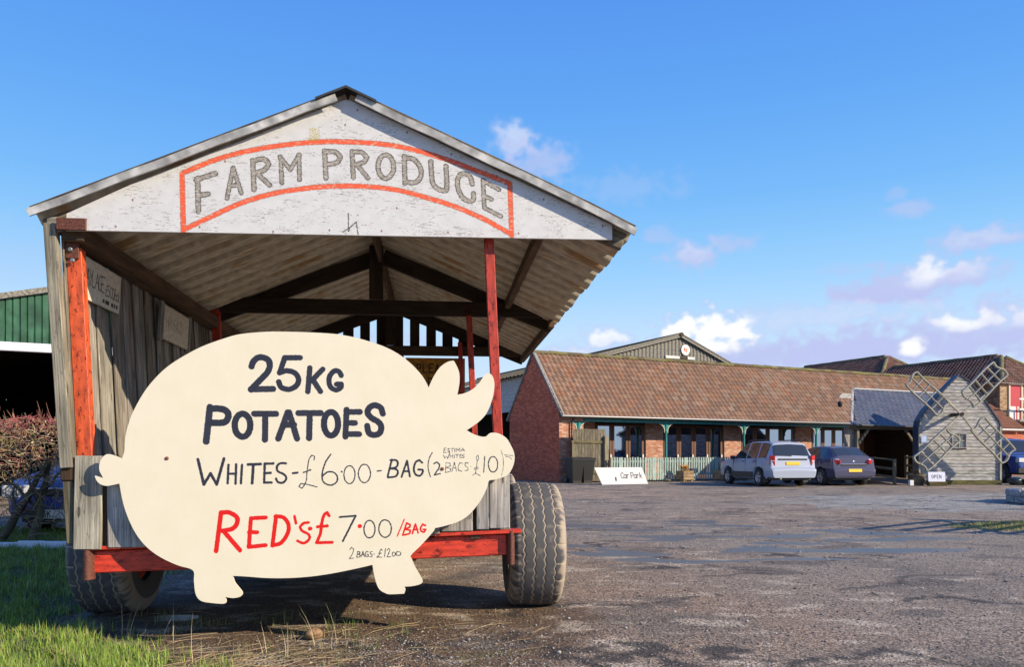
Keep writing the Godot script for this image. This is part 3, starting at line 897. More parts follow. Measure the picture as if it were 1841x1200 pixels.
var lumps := FastNoiseLite.new()
func ground_y(x: float, z: float) -> float:
	var dip := maxf(ell(x, z, 2.6, -10.6, 4.6, 3.6), ell(x, z, -2.25, -5.35, 0.6, 0.35))
	dip = maxf(dip, ell(x, z, 9.0, -12.2, 2.0, 0.9))
	var nz := lumps.get_noise_2d(x * 0.85, z * 2.6)
	return 0.004 * nz - 0.014 * dip * clampf(0.22 + nz * 1.9, -0.3, 1.3)

func make_ground() -> void:
	lumps.seed = 41
	lumps.frequency = 0.5
	lumps.fractal_octaves = 4
	var xs := []
	var zs := []
	for x in [-700, -400, -200, -100, -60, -40, -30, -20, -15, -10, -7, -5, -4]:
		xs.append(float(x))
	for k in 130:
		xs.append(-3.2 + k * 0.085)
	for x in [8.2, 8.6, 9, 9.5, 10, 10.6, 11.2, 12, 14, 17, 20, 25, 30, 40, 60, 100, 200, 400, 700]:
		xs.append(float(x))
	for z in [60, 30, 10, 4, 0, -2, -3, -3.6]:
		zs.append(float(z))
	for k in 110:
		zs.append(-4.2 - k * 0.09)
	for z in [-14.5, -15.5, -17, -19, -22, -26, -30, -40, -60, -90, -140, -250, -500, -900]:
		zs.append(float(z))
	var pts := PackedVector3Array()
	var uvs := PackedVector2Array()
	for z in zs:
		for x in xs:
			pts.append(Vector3(x, ground_y(x, z), z))
			uvs.append(Vector2(x, z) * 0.5)
	var b := MB.new()
	b.grid(pts, xs.size(), uvs)
	var a := []
	a.resize(Mesh.ARRAY_MAX)
	a[Mesh.ARRAY_VERTEX] = b.v
	a[Mesh.ARRAY_NORMAL] = b.n
	a[Mesh.ARRAY_TEX_UV] = b.uv
	a[Mesh.ARRAY_INDEX] = b.ix
	var uv2 := PackedVector2Array()
	for p in b.v:
		uv2.append((Vector2(p.x, p.z) - YARD.position) / YARD.size)
	a[Mesh.ARRAY_TEX_UV2] = uv2
	var mesh := ArrayMesh.new()
	mesh.add_surface_from_arrays(Mesh.PRIMITIVE_TRIANGLES, a)
	var o := MeshInstance3D.new()
	o.name = free_name("ground")
	o.mesh = mesh
	o.material_override = M.yard_tarmac
	add_child(o)
	o.set_meta("kind", "structure")
	# shallow water standing in the dips
	for q in [[2.6, -10.6, 4.5, 3.4, -0.0075], [-2.25, -5.35, 0.6, 0.34, -0.006], [9.0, -12.2, 2.0, 0.85, -0.0085]]:
		var w := MB.new()
		var poly := PackedVector2Array()
		for k in 28:
			var an := TAU * k / 28
			poly.append(Vector2(cos(an) * float(q[2]), sin(an) * float(q[3])))
		w.plate(poly, 0.0, 0.001, Transform3D(Basis(Vector3.RIGHT, -PI / 2), Vector3(q[0], q[4], q[1])))
		struct_mesh("puddle_water", w, M.water)
	# the worn white line in front of the parking bays
	var ln := MB.new()
	var a0 := Vector3(1.2, 0.006, -25.4)
	var a1 := Vector3(9.4, 0.006, -23.6)
	var side := (a1 - a0).normalized().cross(Vector3.UP) * 0.05
	var t := 0.0
	while t < 0.98:
		var e := minf(t + rng.randf_range(0.05, 0.16), 1.0)
		var p := a0.lerp(a1, t)
		var q := a0.lerp(a1, e)
		ln.quad(p + side, q + side, q - side * rng.randf_range(0.7, 1.0), p - side)
		t = e + (rng.randf_range(0.004, 0.02) if t > 0.45 else 0.0005)
	mat("line_paint", Color(0.62, 0.60, 0.56), 0.8, {"tex": T.grime_fine, "tri": 0.9})
	struct_mesh("road_marking", ln, M.line_paint)

# ------------------------------------------------------------------ the produce wagon
var wagon: Node3D
const RIDGE := Vector2(0.272, 3.198)
const EAVE_L := Vector2(-1.456, 2.450)
const EAVE_R := Vector2(1.970, 2.462)

func plank(b: MB, a: Vector3, c: Vector3, w: float, t: float, side: Vector3, tone: Color) -> void:
	b.col = jit(tone, 0.16)
	b.uvo = Vector2(rng.randf() * 4.0, rng.randf())
	b.bar(a, c, w, t, side, 0.004)

func add_plank(called: String, a: Vector3, c: Vector3, w: float, t: float, side: Vector3, m: Material, parent: Node, tone := Color(1, 1, 1)) -> MeshInstance3D:
	var b := MB.new()
	plank(b, a, c, w, t, side, tone)
	return part(called, b, m, parent)

func roof_y(u: float) -> float:
	if u < RIDGE.x:
		return lerpf(EAVE_L.y, RIDGE.y, (u - EAVE_L.x) / (RIDGE.x - EAVE_L.x))
	return lerpf(RIDGE.y, EAVE_R.y, (u - RIDGE.x) / (EAVE_R.x - RIDGE.x))

func corrugated(e0: Vector2, e1: Vector2, z0: float, z1: float, pitch: float, amp: float, droop := 0.0) -> MB:
	# a sheet whose corrugations run from e0 (eave) to e1 (ridge); it spans z0 (back) to z1 (front)
	var b := MB.new()
	var d := (e1 - e0)
	var nn := Vector2(-d.y, d.x).normalized()
	if nn.y < 0.0:
		nn = -nn
	var cols := int((z1 - z0) / pitch * 24.0) + 1
	var rows := 6
	for face in 2:
		var pts := PackedVector3Array()
		var uvs := PackedVector2Array()
		for r in rows + 1:
			var t := float(r) / rows
			for k in cols + 1:
				var z := lerpf(z0, z1, float(k) / cols)
				var off := amp * clampf((sin(TAU * z / pitch) - 0.42) * 5.0, -1.0, 1.0) + (0.006 if face == 0 else 0.0)
				var sag := droop * pow(1.0 - t, 6.0) * (0.6 + 0.4 * sin(z * 9.0))
				var p := e0 + d * t + nn * off
				pts.append(Vector3(p.x, p.y - sag, z))
				uvs.append(Vector2(z, t * d.length()))
		var up := MB.new()
		up.uvo = b.uvo
		# keep the outside outward on either slope
		var flip := (e0.x < e1.x) == (face == 0)
		if flip:
			var rp := PackedVector3Array()
			var ru := PackedVector2Array()
			for r in rows + 1:
				for k in range(cols, -1, -1):
					rp.append(pts[r * (cols + 1) + k])
					ru.append(uvs[r * (cols + 1) + k])
			b.grid(rp, cols + 1, ru)
		else:
			b.grid(pts, cols + 1, uvs)
	# close the eave edge
	for k in cols:
		var za := lerpf(z0, z1, float(k) / cols)
		var zb := lerpf(z0, z1, float(k + 1) / cols)
		var p := func(z: float, lift: float) -> Vector3:
			var off := amp * clampf((sin(TAU * z / pitch) - 0.42) * 5.0, -1.0, 1.0) + lift
			var sag := droop * (0.6 + 0.4 * sin(z * 9.0))
			return Vector3(e0.x + nn.x * off, e0.y + nn.y * off - sag, z)
		b.quad(p.call(za, 0.0), p.call(zb, 0.0), p.call(zb, 0.006), p.call(za, 0.006))
	return b

func tyre_mesh(r: float, w: float) -> ArrayMesh:
	# tread with four zig-zag grooves and notched shoulders; axis along x
	var b := MB.new()
	var cols := 101
	var rows := 420
	var pts := PackedVector3Array()
	var cs := PackedColorArray()
	var waves := 42.0
	for i in rows + 1:
		var th := TAU * i / rows
		var ph := fposmod(th * waves / TAU, 1.0)
		var zig := absf(ph * 2.0 - 1.0) - 0.5
		for k in cols:
			var s := lerpf(-1.0, 1.0, float(k) / (cols - 1))
			var ax := absf(s)
			# crown, shoulder, side wall
			var x := s * w * 0.5
			var rad := r - 0.012 * s * s
			if ax > 0.80:
				var q := (ax - 0.80) / 0.20
				var an := q * 1.35
				x = signf(s) * (0.80 * w * 0.5 + 0.055 * sin(an))
				rad = r - 0.008 - 0.10 * (1.0 - cos(an)) * 1.2
			var cut := 0.0
			for gx in [-0.60, -0.2, 0.2, 0.60]:
				var d := absf(s - gx - zig * 0.07)
				cut = maxf(cut, 1.0 - smoothstep(0.016, 0.036, d))
			if ax > 0.66 and ax < 0.98:
				var lug := fposmod(th * waves * 0.5 / TAU + (0.5 if s > 0.0 else 0.0), 1.0)
				cut = maxf(cut, (1.0 - smoothstep(0.02, 0.06, absf(lug - 0.5))) * smoothstep(0.66, 0.70, ax))
			rad -= (0.0045 if ax < 0.66 else 0.008) * cut
			pts.append(Vector3(x, cos(th) * rad, sin(th) * rad))
			# pale dried mud lies in the grooves and up the outer shoulders
			var tone := Color(1, 1, 1)
			var mud := cut
			var patch := tread_noise.get_noise_2d(s * 3.0 + 9.0, th * 9.0)
			mud = maxf(mud, smoothstep(0.74, 0.92, ax + patch * 0.25 + 0.06 * s) * 0.85)
			mud = maxf(mud, smoothstep(0.15, 0.55, patch) * 0.22)
			tone = Color(0.20, 0.25, 0.36).lerp(Color(1, 1, 1), mud)
			cs.append(Color(tone.r * 0.5, tone.g * 0.5, tone.b * 0.5))
	var start := b.v.size()
	# rows go round, columns across: reverse columns so that outside faces out
	var rp := PackedVector3Array()
	var rc := PackedColorArray()
	for i in rows + 1:
		for k in range(cols - 1, -1, -1):
			rp.append(pts[i * cols + k])
			rc.append(cs[i * cols + k])
	b.grid(rp, cols)
	for k in rc.size():
		b.c[start + k] = rc[k]
	# side walls down to the rim
	b.col = Color(0.3, 0.33, 0.4)
	for sg in [-1.0, 1.0]:
		var xs: float = sg * (0.80 * w * 0.5 + 0.0537)
		var r0 := r - 0.008 - 0.12 * (1.0 - cos(1.35))
		var prof := [Vector2(xs, r0), Vector2(xs + sg * 0.004, r0 - 0.05), Vector2(xs - sg * 0.006, r0 - 0.11), Vector2(xs - sg * 0.03, r * 0.5)]
		if sg > 0.0:
			prof.reverse()
		b.lathe(Transform3D.IDENTITY, prof, 48)
	return b.done()

var tread_noise := FastNoiseLite.new()

func rim_mesh(r: float, w: float) -> MB:
	var b := MB.new()
	b.col = Color(0.62, 0.10, 0.06)
	b.lathe(Transform3D.IDENTITY, [Vector2(-w * 0.42, r * 0.52), Vector2(-w * 0.40, r * 0.46), Vector2(-w * 0.12, r * 0.42), Vector2(-w * 0.10, r * 0.14), Vector2(-w * 0.22, r * 0.12), Vector2(-w * 0.22, 0.001)], 28)
	b.lathe(Transform3D.IDENTITY, [Vector2(w * 0.22, 0.001), Vector2(w * 0.22, r * 0.12), Vector2(w * 0.10, r * 0.14), Vector2(w * 0.12, r * 0.42), Vector2(w * 0.40, r * 0.46), Vector2(w * 0.42, r * 0.52)], 28)
	return b

func make_wagon() -> void:
	tread_noise.seed = 5
	tread_noise.frequency = 0.6
	tread_noise.fractal_octaves = 3
	wagon = thing("produce_wagon", "old roofed farm wagon with white gable lettered farm produce on red chassis", "wagon", Vector3(-1.237, 0, -4.55))
	wagon.rotation_degrees = Vector3(-0.78, 5.7, 0)
	var w := wagon
	var Z := Vector3.BACK
	# --- chassis
	var b := MB.new()
	b.bar(Vector3(-1.22, 0.488, -0.07), Vector3(1.215, 0.565, -0.07), 0.128, 0.10, Z, 0.006)
	part("front_beam", b, M.bright_red_iron, w)
	b = MB.new()
	b.bar(Vector3(0.78, 0.630, -0.03), Vector3(1.30, 0.648, -0.03), 0.022, 0.10, Z, 0.003)
	part("top_strap", b, M.bright_red_iron, w)
	b = MB.new()
	b.bar(Vector3(-1.17, 0.572, -0.03), Vector3(-0.65, 0.588, -0.03), 0.022, 0.10, Z, 0.003)
	part("top_strap", b, M.bright_red_iron, w)
	for e in [[-1.185, 0.482, 0.062, 0.088], [1.238, 0.548, 0.048, 0.100]]:
		# a bent rusty strap, rounded in front, that wraps the end of the beam
		b = MB.new()
		var pr := []
		for k in 13:
			var an := PI * k / 12.0
			pr.append(Vector2(cos(an), sin(an)))
		for k in 12:
			var p: Vector2 = pr[k]
			var q: Vector2 = pr[k + 1]
			var x0: float = e[0]
			var y0: float = e[1]
			var A := Vector3(x0 + p.x * e[2] * 0.5, y0, -0.03 + p.y * 0.055)
			var B := Vector3(x0 + q.x * e[2] * 0.5, y0, -0.03 + q.y * 0.055)
			var up := Vector3(0, e[3], 0)
			b.quad_m(B - up, A - up, A + up, B + up)
			b.tri(Vector3(x0, y0, -0.03) + up, B + up, A + up)
			b.tri(Vector3(x0, y0, -0.03) - up, A - up, B - up)
		part("end_strap", b, M.rusty_iron, w)
	for sx in [-0.55, 0.62]:
		b = MB.new()
		b.bx(sx - 0.05, sx + 0.05, 0.46, 0.58, -5.2, -0.13, 0.004)
		part("chassis_rail", b, M.red_iron, w)
	for az in [-1.1, -4.25]:
		b = MB.new()
		b.bx(-1.22, 1.30, 0.41, 0.50, az - 0.05, az + 0.05, 0.01)
		part("axle", b, M.rusty_iron, w)
	# --- deck boards
	for k in 14:
		var x0 := -1.22 + k * 0.176
		add_plank("deck_board", Vector3(x0 + 0.085, 0.60 + (x0 + 1.2) * 0.022, -5.2), Vector3(x0 + 0.085, 0.60 + (x0 + 1.2) * 0.022, -0.02), 0.168, 0.035, Vector3.UP, M.grey_wood, w)
	# --- front boards
	add_plank("front_board", Vector3(-1.178, 0.567, 0.018), Vector3(-1.172, 1.10, 0.018), 0.150, 0.024, Z, M.grey_wood, w, Color(1.45, 1.42, 1.28))
	add_plank("front_board", Vector3(-0.955, 0.577, 0.016), Vector3(-0.962, 1.045, 0.016), 0.225, 0.022, Z, M.grey_wood, w, Color(1.5, 1.5, 1.52))
	for k in 9:
		var x0 := -0.82 + k * 0.183
		add_plank("front_board", Vector3(x0 + 0.085, 0.585 + (x0 + 0.8) * 0.035, 0.016), Vector3(x0 + 0.085, 1.03, 0.016), 0.165, 0.022, Z, M.grey_wood, w, Color(1.3, 1.3, 1.32))
	add_plank("front_board", Vector3(0.915, 0.650, 0.016), Vector3(0.910, 1.0, 0.016), 0.185, 0.022, Z, M.grey_wood, w, Color(1.35, 1.33, 1.32))
	add_plank("front_board", Vector3(1.066, 0.660, 0.018), Vector3(1.064, 1.0, 0.018), 0.074, 0.022, Z, M.grey_wood, w, Color(1.35, 1.35, 1.38))
	add_plank("front_board", Vector3(1.168, 0.666, 0.020), Vector3(1.166, 1.01, 0.020), 0.122, 0.024, Z, M.grey_wood, w, Color(1.4, 1.4, 1.42))
	for sx in [-1.085, 0.02, 1.02]:
		add_plank("board_batten", Vector3(sx, 0.60, -0.012), Vector3(sx, 1.0, -0.012), 0.06, 0.03, Z, M.brown_wood, w)
	# --- posts
	b = MB.new()
	b.bar(Vector3(-1.195, 0.60, -0.045), Vector3(-1.290, 2.30, -0.045), 0.082, 0.012, Z, 0.002)
	b.bar(Vector3(-1.160, 0.60, -0.072), Vector3(-1.255, 2.30, -0.072), 0.012, 0.055, Z, 0.002)
	part("corner_post", b, M.orange_iron, w)
	b = MB.new()
	b.bx(-1.327, -1.255, 2.235, 2.325, -0.036, -0.022, 0.002)
	var br := part("post_bracket", b, M.rusty_iron, w)
	for p in [Vector2(-1.297, 2.285), Vector2(-1.285, 2.222)]:
		b = MB.new()
		b.col = Color(0.7, 0.7, 0.7)
		b.lathe(Transform3D(Basis(Vector3.UP, -PI / 2), Vector3(p.x, p.y, -0.022)), [Vector2(0.0, 0.014), Vector2(0.012, 0.014), Vector2(0.014, 0.009), Vector2(0.014, 0.001)], 6)
		part("bolt", b, M.steel, br)
	b = MB.new()
	b.bx(-1.335, -1.175, 2.372, 2.440, 0.060, 0.074, 0.003)
	part("gable_bracket", b, M.rusty_iron, w)
	b = MB.new()
	b.bar(Vector3(1.190, 0.62, -0.05), Vector3(1.100, 2.62, -0.05), 0.058, 0.05, Z, 0.004)
	part("corner_post", b, M.red_iron, w)
	for q in [[1.20, 1.105, -2.8], [1.19, 1.10, -5.15]]:
		b = MB.new()
		b.bar(Vector3(q[0], 0.62, q[2]), Vector3(q[1], 2.60, q[2]), 0.055, 0.05, Z, 0.004)
		part("side_post", b, M.red_iron, w)
	for q in [-2.8, -5.15]:
		b = MB.new()
		b.bar(Vector3(-1.17, 0.62, q), Vector3(-1.24, 2.50, q), 0.075, 0.06, Z, 0.004)
		part("side_post", b, M.red_iron, w)
	# --- left wall of upright boards, leaning out towards the top
	var zz := -0.012
	var nb := 0
	while zz > -5.15:
		var ww := rng.randf_range(0.085, 0.12)
		var x_low := -1.258 + rng.randf_range(-0.006, 0.006)
		var top := 2.40
		nb += 1
		x_low += 0.011 if nb % 2 else -0.006
		add_plank("wall_board", Vector3(x_low, 0.60, zz - ww * 0.5), Vector3(x_low - 0.098, top, zz - ww * 0.5), ww - 0.010 if nb % 2 else ww + 0.075, 0.014, Vector3.RIGHT, M.grey_wood, w, Color(1.1, 1.06, 1.0) if rng.randf() < 0.75 else Color(0.8, 0.72, 0.62))
		zz -= ww
	add_plank("wall_stud", Vector3(-1.290, 1.03, 0.015), Vector3(-1.388, 2.42, 0.015), 0.066, 0.055, Z, M.grey_wood, w, Color(0.95, 0.90, 0.74))
	add_plank("wall_stud", Vector3(-1.268, 0.60, -0.015), Vector3(-1.303, 1.10, -0.015), 0.058, 0.05, Z, M.grey_wood, w, Color(0.55, 0.50, 0.36))
	b = MB.new()
	b.col = Color(0.8, 0.7, 0.5)
	b.bx(-1.33, -1.245, 0.955, 1.065, -0.06, 0.02, 0.008)
	part("wall_block", b, M.brown_wood, w)
	for q in [[0.82, 0.035], [1.6, 0.035]]:
		add_plank("outer_rail", Vector3(-1.305 - (q[0] - 0.6) * 0.054, q[0], -5.1), Vector3(-1.305 - (q[0] - 0.6) * 0.054, q[0], -0.05), 0.09, 0.04, Vector3.RIGHT, M.brown_wood, w)
	# --- wall plates, purlins and ridge board
	add_plank("wall_plate", Vector3(-1.27, 2.375, -5.25), Vector3(-1.27, 2.375, 0.02), 0.10, 0.12, Vector3.RIGHT, M.brown_wood, w, Color(1.5, 1.4, 1.2))
	add_plank("wall_plate", Vector3(-1.372, 2.425, -5.25), Vector3(-1.372, 2.425, 0.04), 0.06, 0.06, Vector3.RIGHT, M.grey_wood, w)
	for u in [1.48, 1.90]:
		var y := roof_y(u) - 0.085
		add_plank("purlin", Vector3(u, y, -5.25), Vector3(u, y, 0.03 if u < 1.7 else -2.72), 0.075, 0.055, Vector3.RIGHT, M.brown_wood, w, Color(1.7, 1.55, 1.3))
	add_plank("ridge_board", Vector3(RIDGE.x, 3.06, -5.2), Vector3(RIDGE.x, 3.06, 0.02), 0.20, 0.03, Vector3.RIGHT, M.brown_wood, w, Color(1.7, 1.5, 1.25))
	# --- trusses
	for q in [[-2.80, 2.475, 2.615], [-5.20, 2.435, 2.555]]:
		var z: float = q[0]
		add_plank("tie_beam", Vector3(-1.45, (q[1] + q[2]) * 0.5, z), Vector3(1.95, (q[1] + q[2]) * 0.5, z), q[2] - q[1], 0.05, Z, M.dark_wood if z > -4.0 else M.brown_wood, w)
		for s in [-1.0, 1.0]:
			var e := EAVE_L if s < 0.0 else EAVE_R
			var a := Vector3(e.x - s * 0.05, e.y - 0.055, z - 0.052)
			var c := Vector3(RIDGE.x + s * 0.02, RIDGE.y - 0.155, z - 0.052)
			add_plank("rafter", a, c, 0.14, 0.045, Z, M.dark_wood, w)
		add_plank("king_post", Vector3(0.235, q[2], z + 0.045), Vector3(0.235, 3.12, z + 0.045), 0.13, 0.045, Z, M.dark_wood, w)
	# front rafters behind the gable board
	for s in [-1.0, 1.0]:
		var e := EAVE_L if s < 0.0 else EAVE_R
		add_plank("rafter", Vector3(e.x - s * 0.04, e.y - 0.055, 0.0), Vector3(RIDGE.x + s * 0.02, RIDGE.y - 0.16, 0.0), 0.10, 0.05, Z, M.grey_wood, w, Color(0.7, 0.64, 0.52))
	# --- slats that close the rear gable
	var u := -1.33
	while u < 1.72:
		var top := roof_y(u) - 0.12
		if top > 2.60:
			add_plank("gable_slat", Vector3(u, 2.50, -5.265), Vector3(u, top, -5.265), rng.randf_range(0.118, 0.135), 0.02, Z, M.dark_wood, w)
		u += 0.207
	for q in [[0.30, 0.19], [-0.6, 0.16]]:
		add_plank("rear_board", Vector3(q[0], 0.62, -5.245), Vector3(q[0], 2.45, -5.245), q[1], 0.022, Z, M.brown_wood, w)
	for k in 11:
		add_plank("rear_board", Vector3(-1.14 + k * 0.215, 0.62, -5.285), Vector3(-1.14 + k * 0.215, 1.55, -5.285), 0.2, 0.022, Z, M.brown_wood, w)
	# --- roof sheets, seven corrugations each, lapped
	for k in 6:
		var z1 := 0.085 - k * 0.92
		var z0 := z1 - 0.96
		var lift := 0.004 * (k % 2)
		var e := Vector2(0, lift)
		var l := corrugated(EAVE_L + e, RIDGE + e, z0, z1, 0.23, 0.042)
		part("roof_sheet", l, M.roof_sheet, w)
		var r := corrugated(EAVE_R + e, RIDGE + e, z0, z1, 0.23, 0.042, 0.02)
		part("roof_sheet", r, M.roof_sheet, w)
	# pale metal trims along the front edges, dark ridge cap
	for s in [-1.0, 1.0]:
		var e := EAVE_L if s < 0.0 else EAVE_R
		var dn: Vector2 = (e - RIDGE).normalized()
		var nn := Vector2(-dn.y, dn.x)
		if nn.y < 0.0:
			nn = -nn
		b = MB.new()
		var steps := 10
		for k in steps:
			var t0 := float(k) / steps
			var t1 := float(k + 1) / steps
			var a2 := RIDGE.lerp(e + dn * 0.012, t0) + dn * (0.06 if k == 0 else 0.0)
			var c2 := RIDGE.lerp(e + dn * 0.012, t1)
			var wob := 0.003 * sin(k * 2.1 + s)
			var wob1 := 0.003 * sin((k + 1) * 2.1 + s)
			var up := nn * 0.026
			var dw := nn * 0.016
			if s > 0.0 and k >= 8:
				wob1 -= 0.010 * (k - 7)
				if k == 9: wob -= 0.010
			b.quad_m(Vector3(a2.x - dw.x, a2.y - dw.y + wob, 0.110), Vector3(c2.x - dw.x, c2.y - dw.y + wob1, 0.110), Vector3(c2.x + up.x, c2.y + up.y + wob1, 0.112), Vector3(a2.x + up.x, a2.y + up.y + wob, 0.112))
			b.quad_m(Vector3(a2.x + up.x, a2.y + up.y + wob, 0.112), Vector3(c2.x + up.x, c2.y + up.y + wob1, 0.112), Vector3(c2.x + up.x, c2.y + up.y + wob1, 0.02), Vector3(a2.x + up.x, a2.y + up.y + wob, 0.02))
			b.quad_m(Vector3(a2.x - dw.x, a2.y - dw.y + wob, 0.108), Vector3(a2.x - dw.x, a2.y - dw.y + wob, 0.098), Vector3(c2.x - dw.x, c2.y - dw.y + wob1, 0.098), Vector3(c2.x - dw.x, c2.y - dw.y + wob1, 0.108))
		part("verge_trim", b, M.flashing, w)
	b = MB.new()
	b.col = Color(1, 1, 1)
	for s in [-1.0, 1.0]:
		var e := EAVE_L if s < 0.0 else EAVE_R
		var dn: Vector2 = (e - RIDGE).normalized()
		var a3 := RIDGE + Vector2(0, 0.042)
		var c3 := RIDGE + dn * 0.19 + Vector2(0, 0.040)
		b.quad_m(Vector3(a3.x, a3.y, 0.128), Vector3(a3.x, a3.y, -5.45), Vector3(c3.x, c3.y, -5.45), Vector3(c3.x, c3.y, 0.128))
		b.quad_m(Vector3(a3.x, a3.y - 0.014, 0.128), Vector3(c3.x, c3.y - 0.014, 0.128), Vector3(c3.x, c3.y, 0.128), Vector3(a3.x, a3.y, 0.128))
		b.quad_m(Vector3(c3.x, c3.y - 0.014, 0.128), Vector3(c3.x, c3.y - 0.014, -5.45), Vector3(c3.x, c3.y, -5.45), Vector3(c3.x, c3.y, 0.128))
	part("ridge_cap", b, M.black_cap, w)
	# --- the lettered gable board
	b = MB.new()
	b.plate(PackedVector2Array([Vector2(-1.292, 2.374), Vector2(1.849, 2.407), Vector2(1.849, 2.495), Vector2(0.283, 3.185), Vector2(0.258, 3.185), Vector2(-0.93, 2.650), Vector2(-1.285, 2.468)]), 0.040, 0.058)
	part("gable_board", b, gable_material(), w)
	# --- wheels
	var ty := tyre_mesh(0.455, 0.36)
	var rm := rim_mesh(0.455, 0.30).done()
	for q in [[1.505, -1.1, 0.0], [-1.43, -1.1, 1.3], [1.50, -4.25, 2.0], [-1.43, -4.25, 0.6]]:
		var x := Transform3D(Basis(Vector3.RIGHT, q[2]), Vector3(q[0], 0.448 + 0.0136 * q[1] * -1.0, q[1]))
		var wh := part_mesh("wheel", rm, M.plain, w, x)
		part_mesh("tyre", ty, M.rubber, wh)

func gable_material() -> Material:
	var per := 0.45
	var ox := -1310.0
	var oy := 3245.0
	var wd := 1440
	var ht := 402
	var i := Image.create(wd, ht, false, Image.FORMAT_RGBA8)
	i.fill(Color(0.80, 0.805, 0.815))
	var rag := noise(3, 0.12, 2)
	var outl := []
	var fill := []
	for r in GABLE_TEXT:
		outl.append(["l" if r[0] == "l" else ("e" if r[0] == "o" else "d"), r[1], r[2]])
		if r[0] == "l":
			fill.append(["f", maxf(float(r[1]) - 11.0, 4.0), r[2]])
		elif r[0] == "o":
			fill.append(["o", maxf(float(r[1]) - 5.0, 4.0), r[2]])
	var inks := {"l": Color(0.31, 0.31, 0.31, 0.95), "e": Color(0.55, 0.48, 0.46, 0.9), "d": Color(0.25, 0.25, 0.25, 0.95), "f": Color(0.67, 0.64, 0.60, 0.95), "o": Color(0.90, 0.36, 0.22, 1.0)}
	put_strokes(i, outl, Vector2(ox, oy), per, inks, 1.2, rag)
	put_strokes(i, fill, Vector2(ox, oy), per, inks, 1.6, rag)
	var hatch := noise(53, 1.0, 2)
	# flaking: fine cracks along the board, worn patches where the paint has gone
	var cr := noise(51, 1.0, 3)
	var wr := noise(52, 1.0, 3)
	var bare := Color(0.50, 0.47, 0.42)
	for y in ht:
		for x in wd:
			var c := i.get_pixel(x, y)
			var patch := wr.get_noise_2d(x * 0.007, y * 0.020)
			var thr := 0.50 - 0.42 * patch
			var k := cr.get_noise_2d(x * 0.016, y * 0.42) + 0.35 * cr.get_noise_2d(x * 0.11 + 50.0, y * 0.5)
			if k > thr:
				c = c.lerp(bare, clampf((k - thr) * 4.0, 0.0, 0.8))
			var hair := absf(cr.get_noise_2d(x * 0.008 + 900.0, y * 0.22))
			if hair < 0.014 and patch > -0.15:
				c = c.lerp(bare, 0.4)
			var q := cr.get_noise_2d(x * 0.05 + 400.0, y * 0.17)
			if c.r < 0.72 and c.r - c.b < 0.14:
				var hk := hatch.get_noise_2d(x * 0.09, y * 0.55)
				c = c.lerp(Color(0.33, 0.32, 0.31), clampf(hk * 2.2, 0.0, 0.6))
			if q > 0.24 and (c.r - c.b > 0.12 or c.r < 0.78):
				# worn paint strokes let the white ground through
				c = c.lerp(Color(0.82, 0.81, 0.80), clampf((q - 0.24) * 2.6, 0.0, 0.62))
			var t := 1.0 + 0.035 * wr.get_noise_2d(x * 0.02 + 60.0, y * 0.03)
			i.set_pixel(x, y, Color(c.r * t, c.g * t, c.b * t))
	# rusty nails and two spots of yellow lichen
	for p in [[-1020, 2405], [-560, 2415], [-150, 2400], [170, 2418], [470, 2422], [860, 2425], [1280, 2430], [-930, 2560], [-420, 2800], [330, 3130], [620, 3010], [880, 2890], [1150, 2770], [1430, 2640], [1790, 2490], [-1180, 2440], [560, 2560], [260, 3040]]:
		var cx := int((p[0] - ox) * per)
		var cy := int((oy - p[1]) * per)
		for dy in range(-3, 7):
			for dx in range(-3, 4):
				var d := sqrt(dx * dx + dy * dy * (1.0 if dy < 0 else 0.25))
				var a := 1.0 - smoothstep(0.8, 3.0, d)
				if a > 0.0 and cx + dx >= 0 and cx + dx < wd and cy + dy >= 0 and cy + dy < ht:
					i.set_pixel(cx + dx, cy + dy, i.get_pixel(cx + dx, cy + dy).lerp(Color(0.42, 0.20, 0.12), a * 0.85))
	for y in range(int((oy - 3010.0) * per), int((oy - 2930.0) * per)):
		for x in range(int((55.0 - ox) * per), int((115.0 - ox) * per)):
			if rag.get_noise_2d(x * 2.2, y * 2.2) > 0.12:
				i.set_pixel(x, y, i.get_pixel(x, y).lerp(Color(0.66, 0.58, 0.16), 0.75))
	var m := mat("gable_paint", Color(1, 1, 1), 0.75, {"vc": false, "tex": as_tex(i)})
	m.uv1_scale = Vector3(1000.0 * per / wd, -1000.0 * per / ht, 1)
	m.uv1_offset = Vector3(-ox * per / wd, oy * per / ht, 0)
	m.texture_repeat = false
	return m

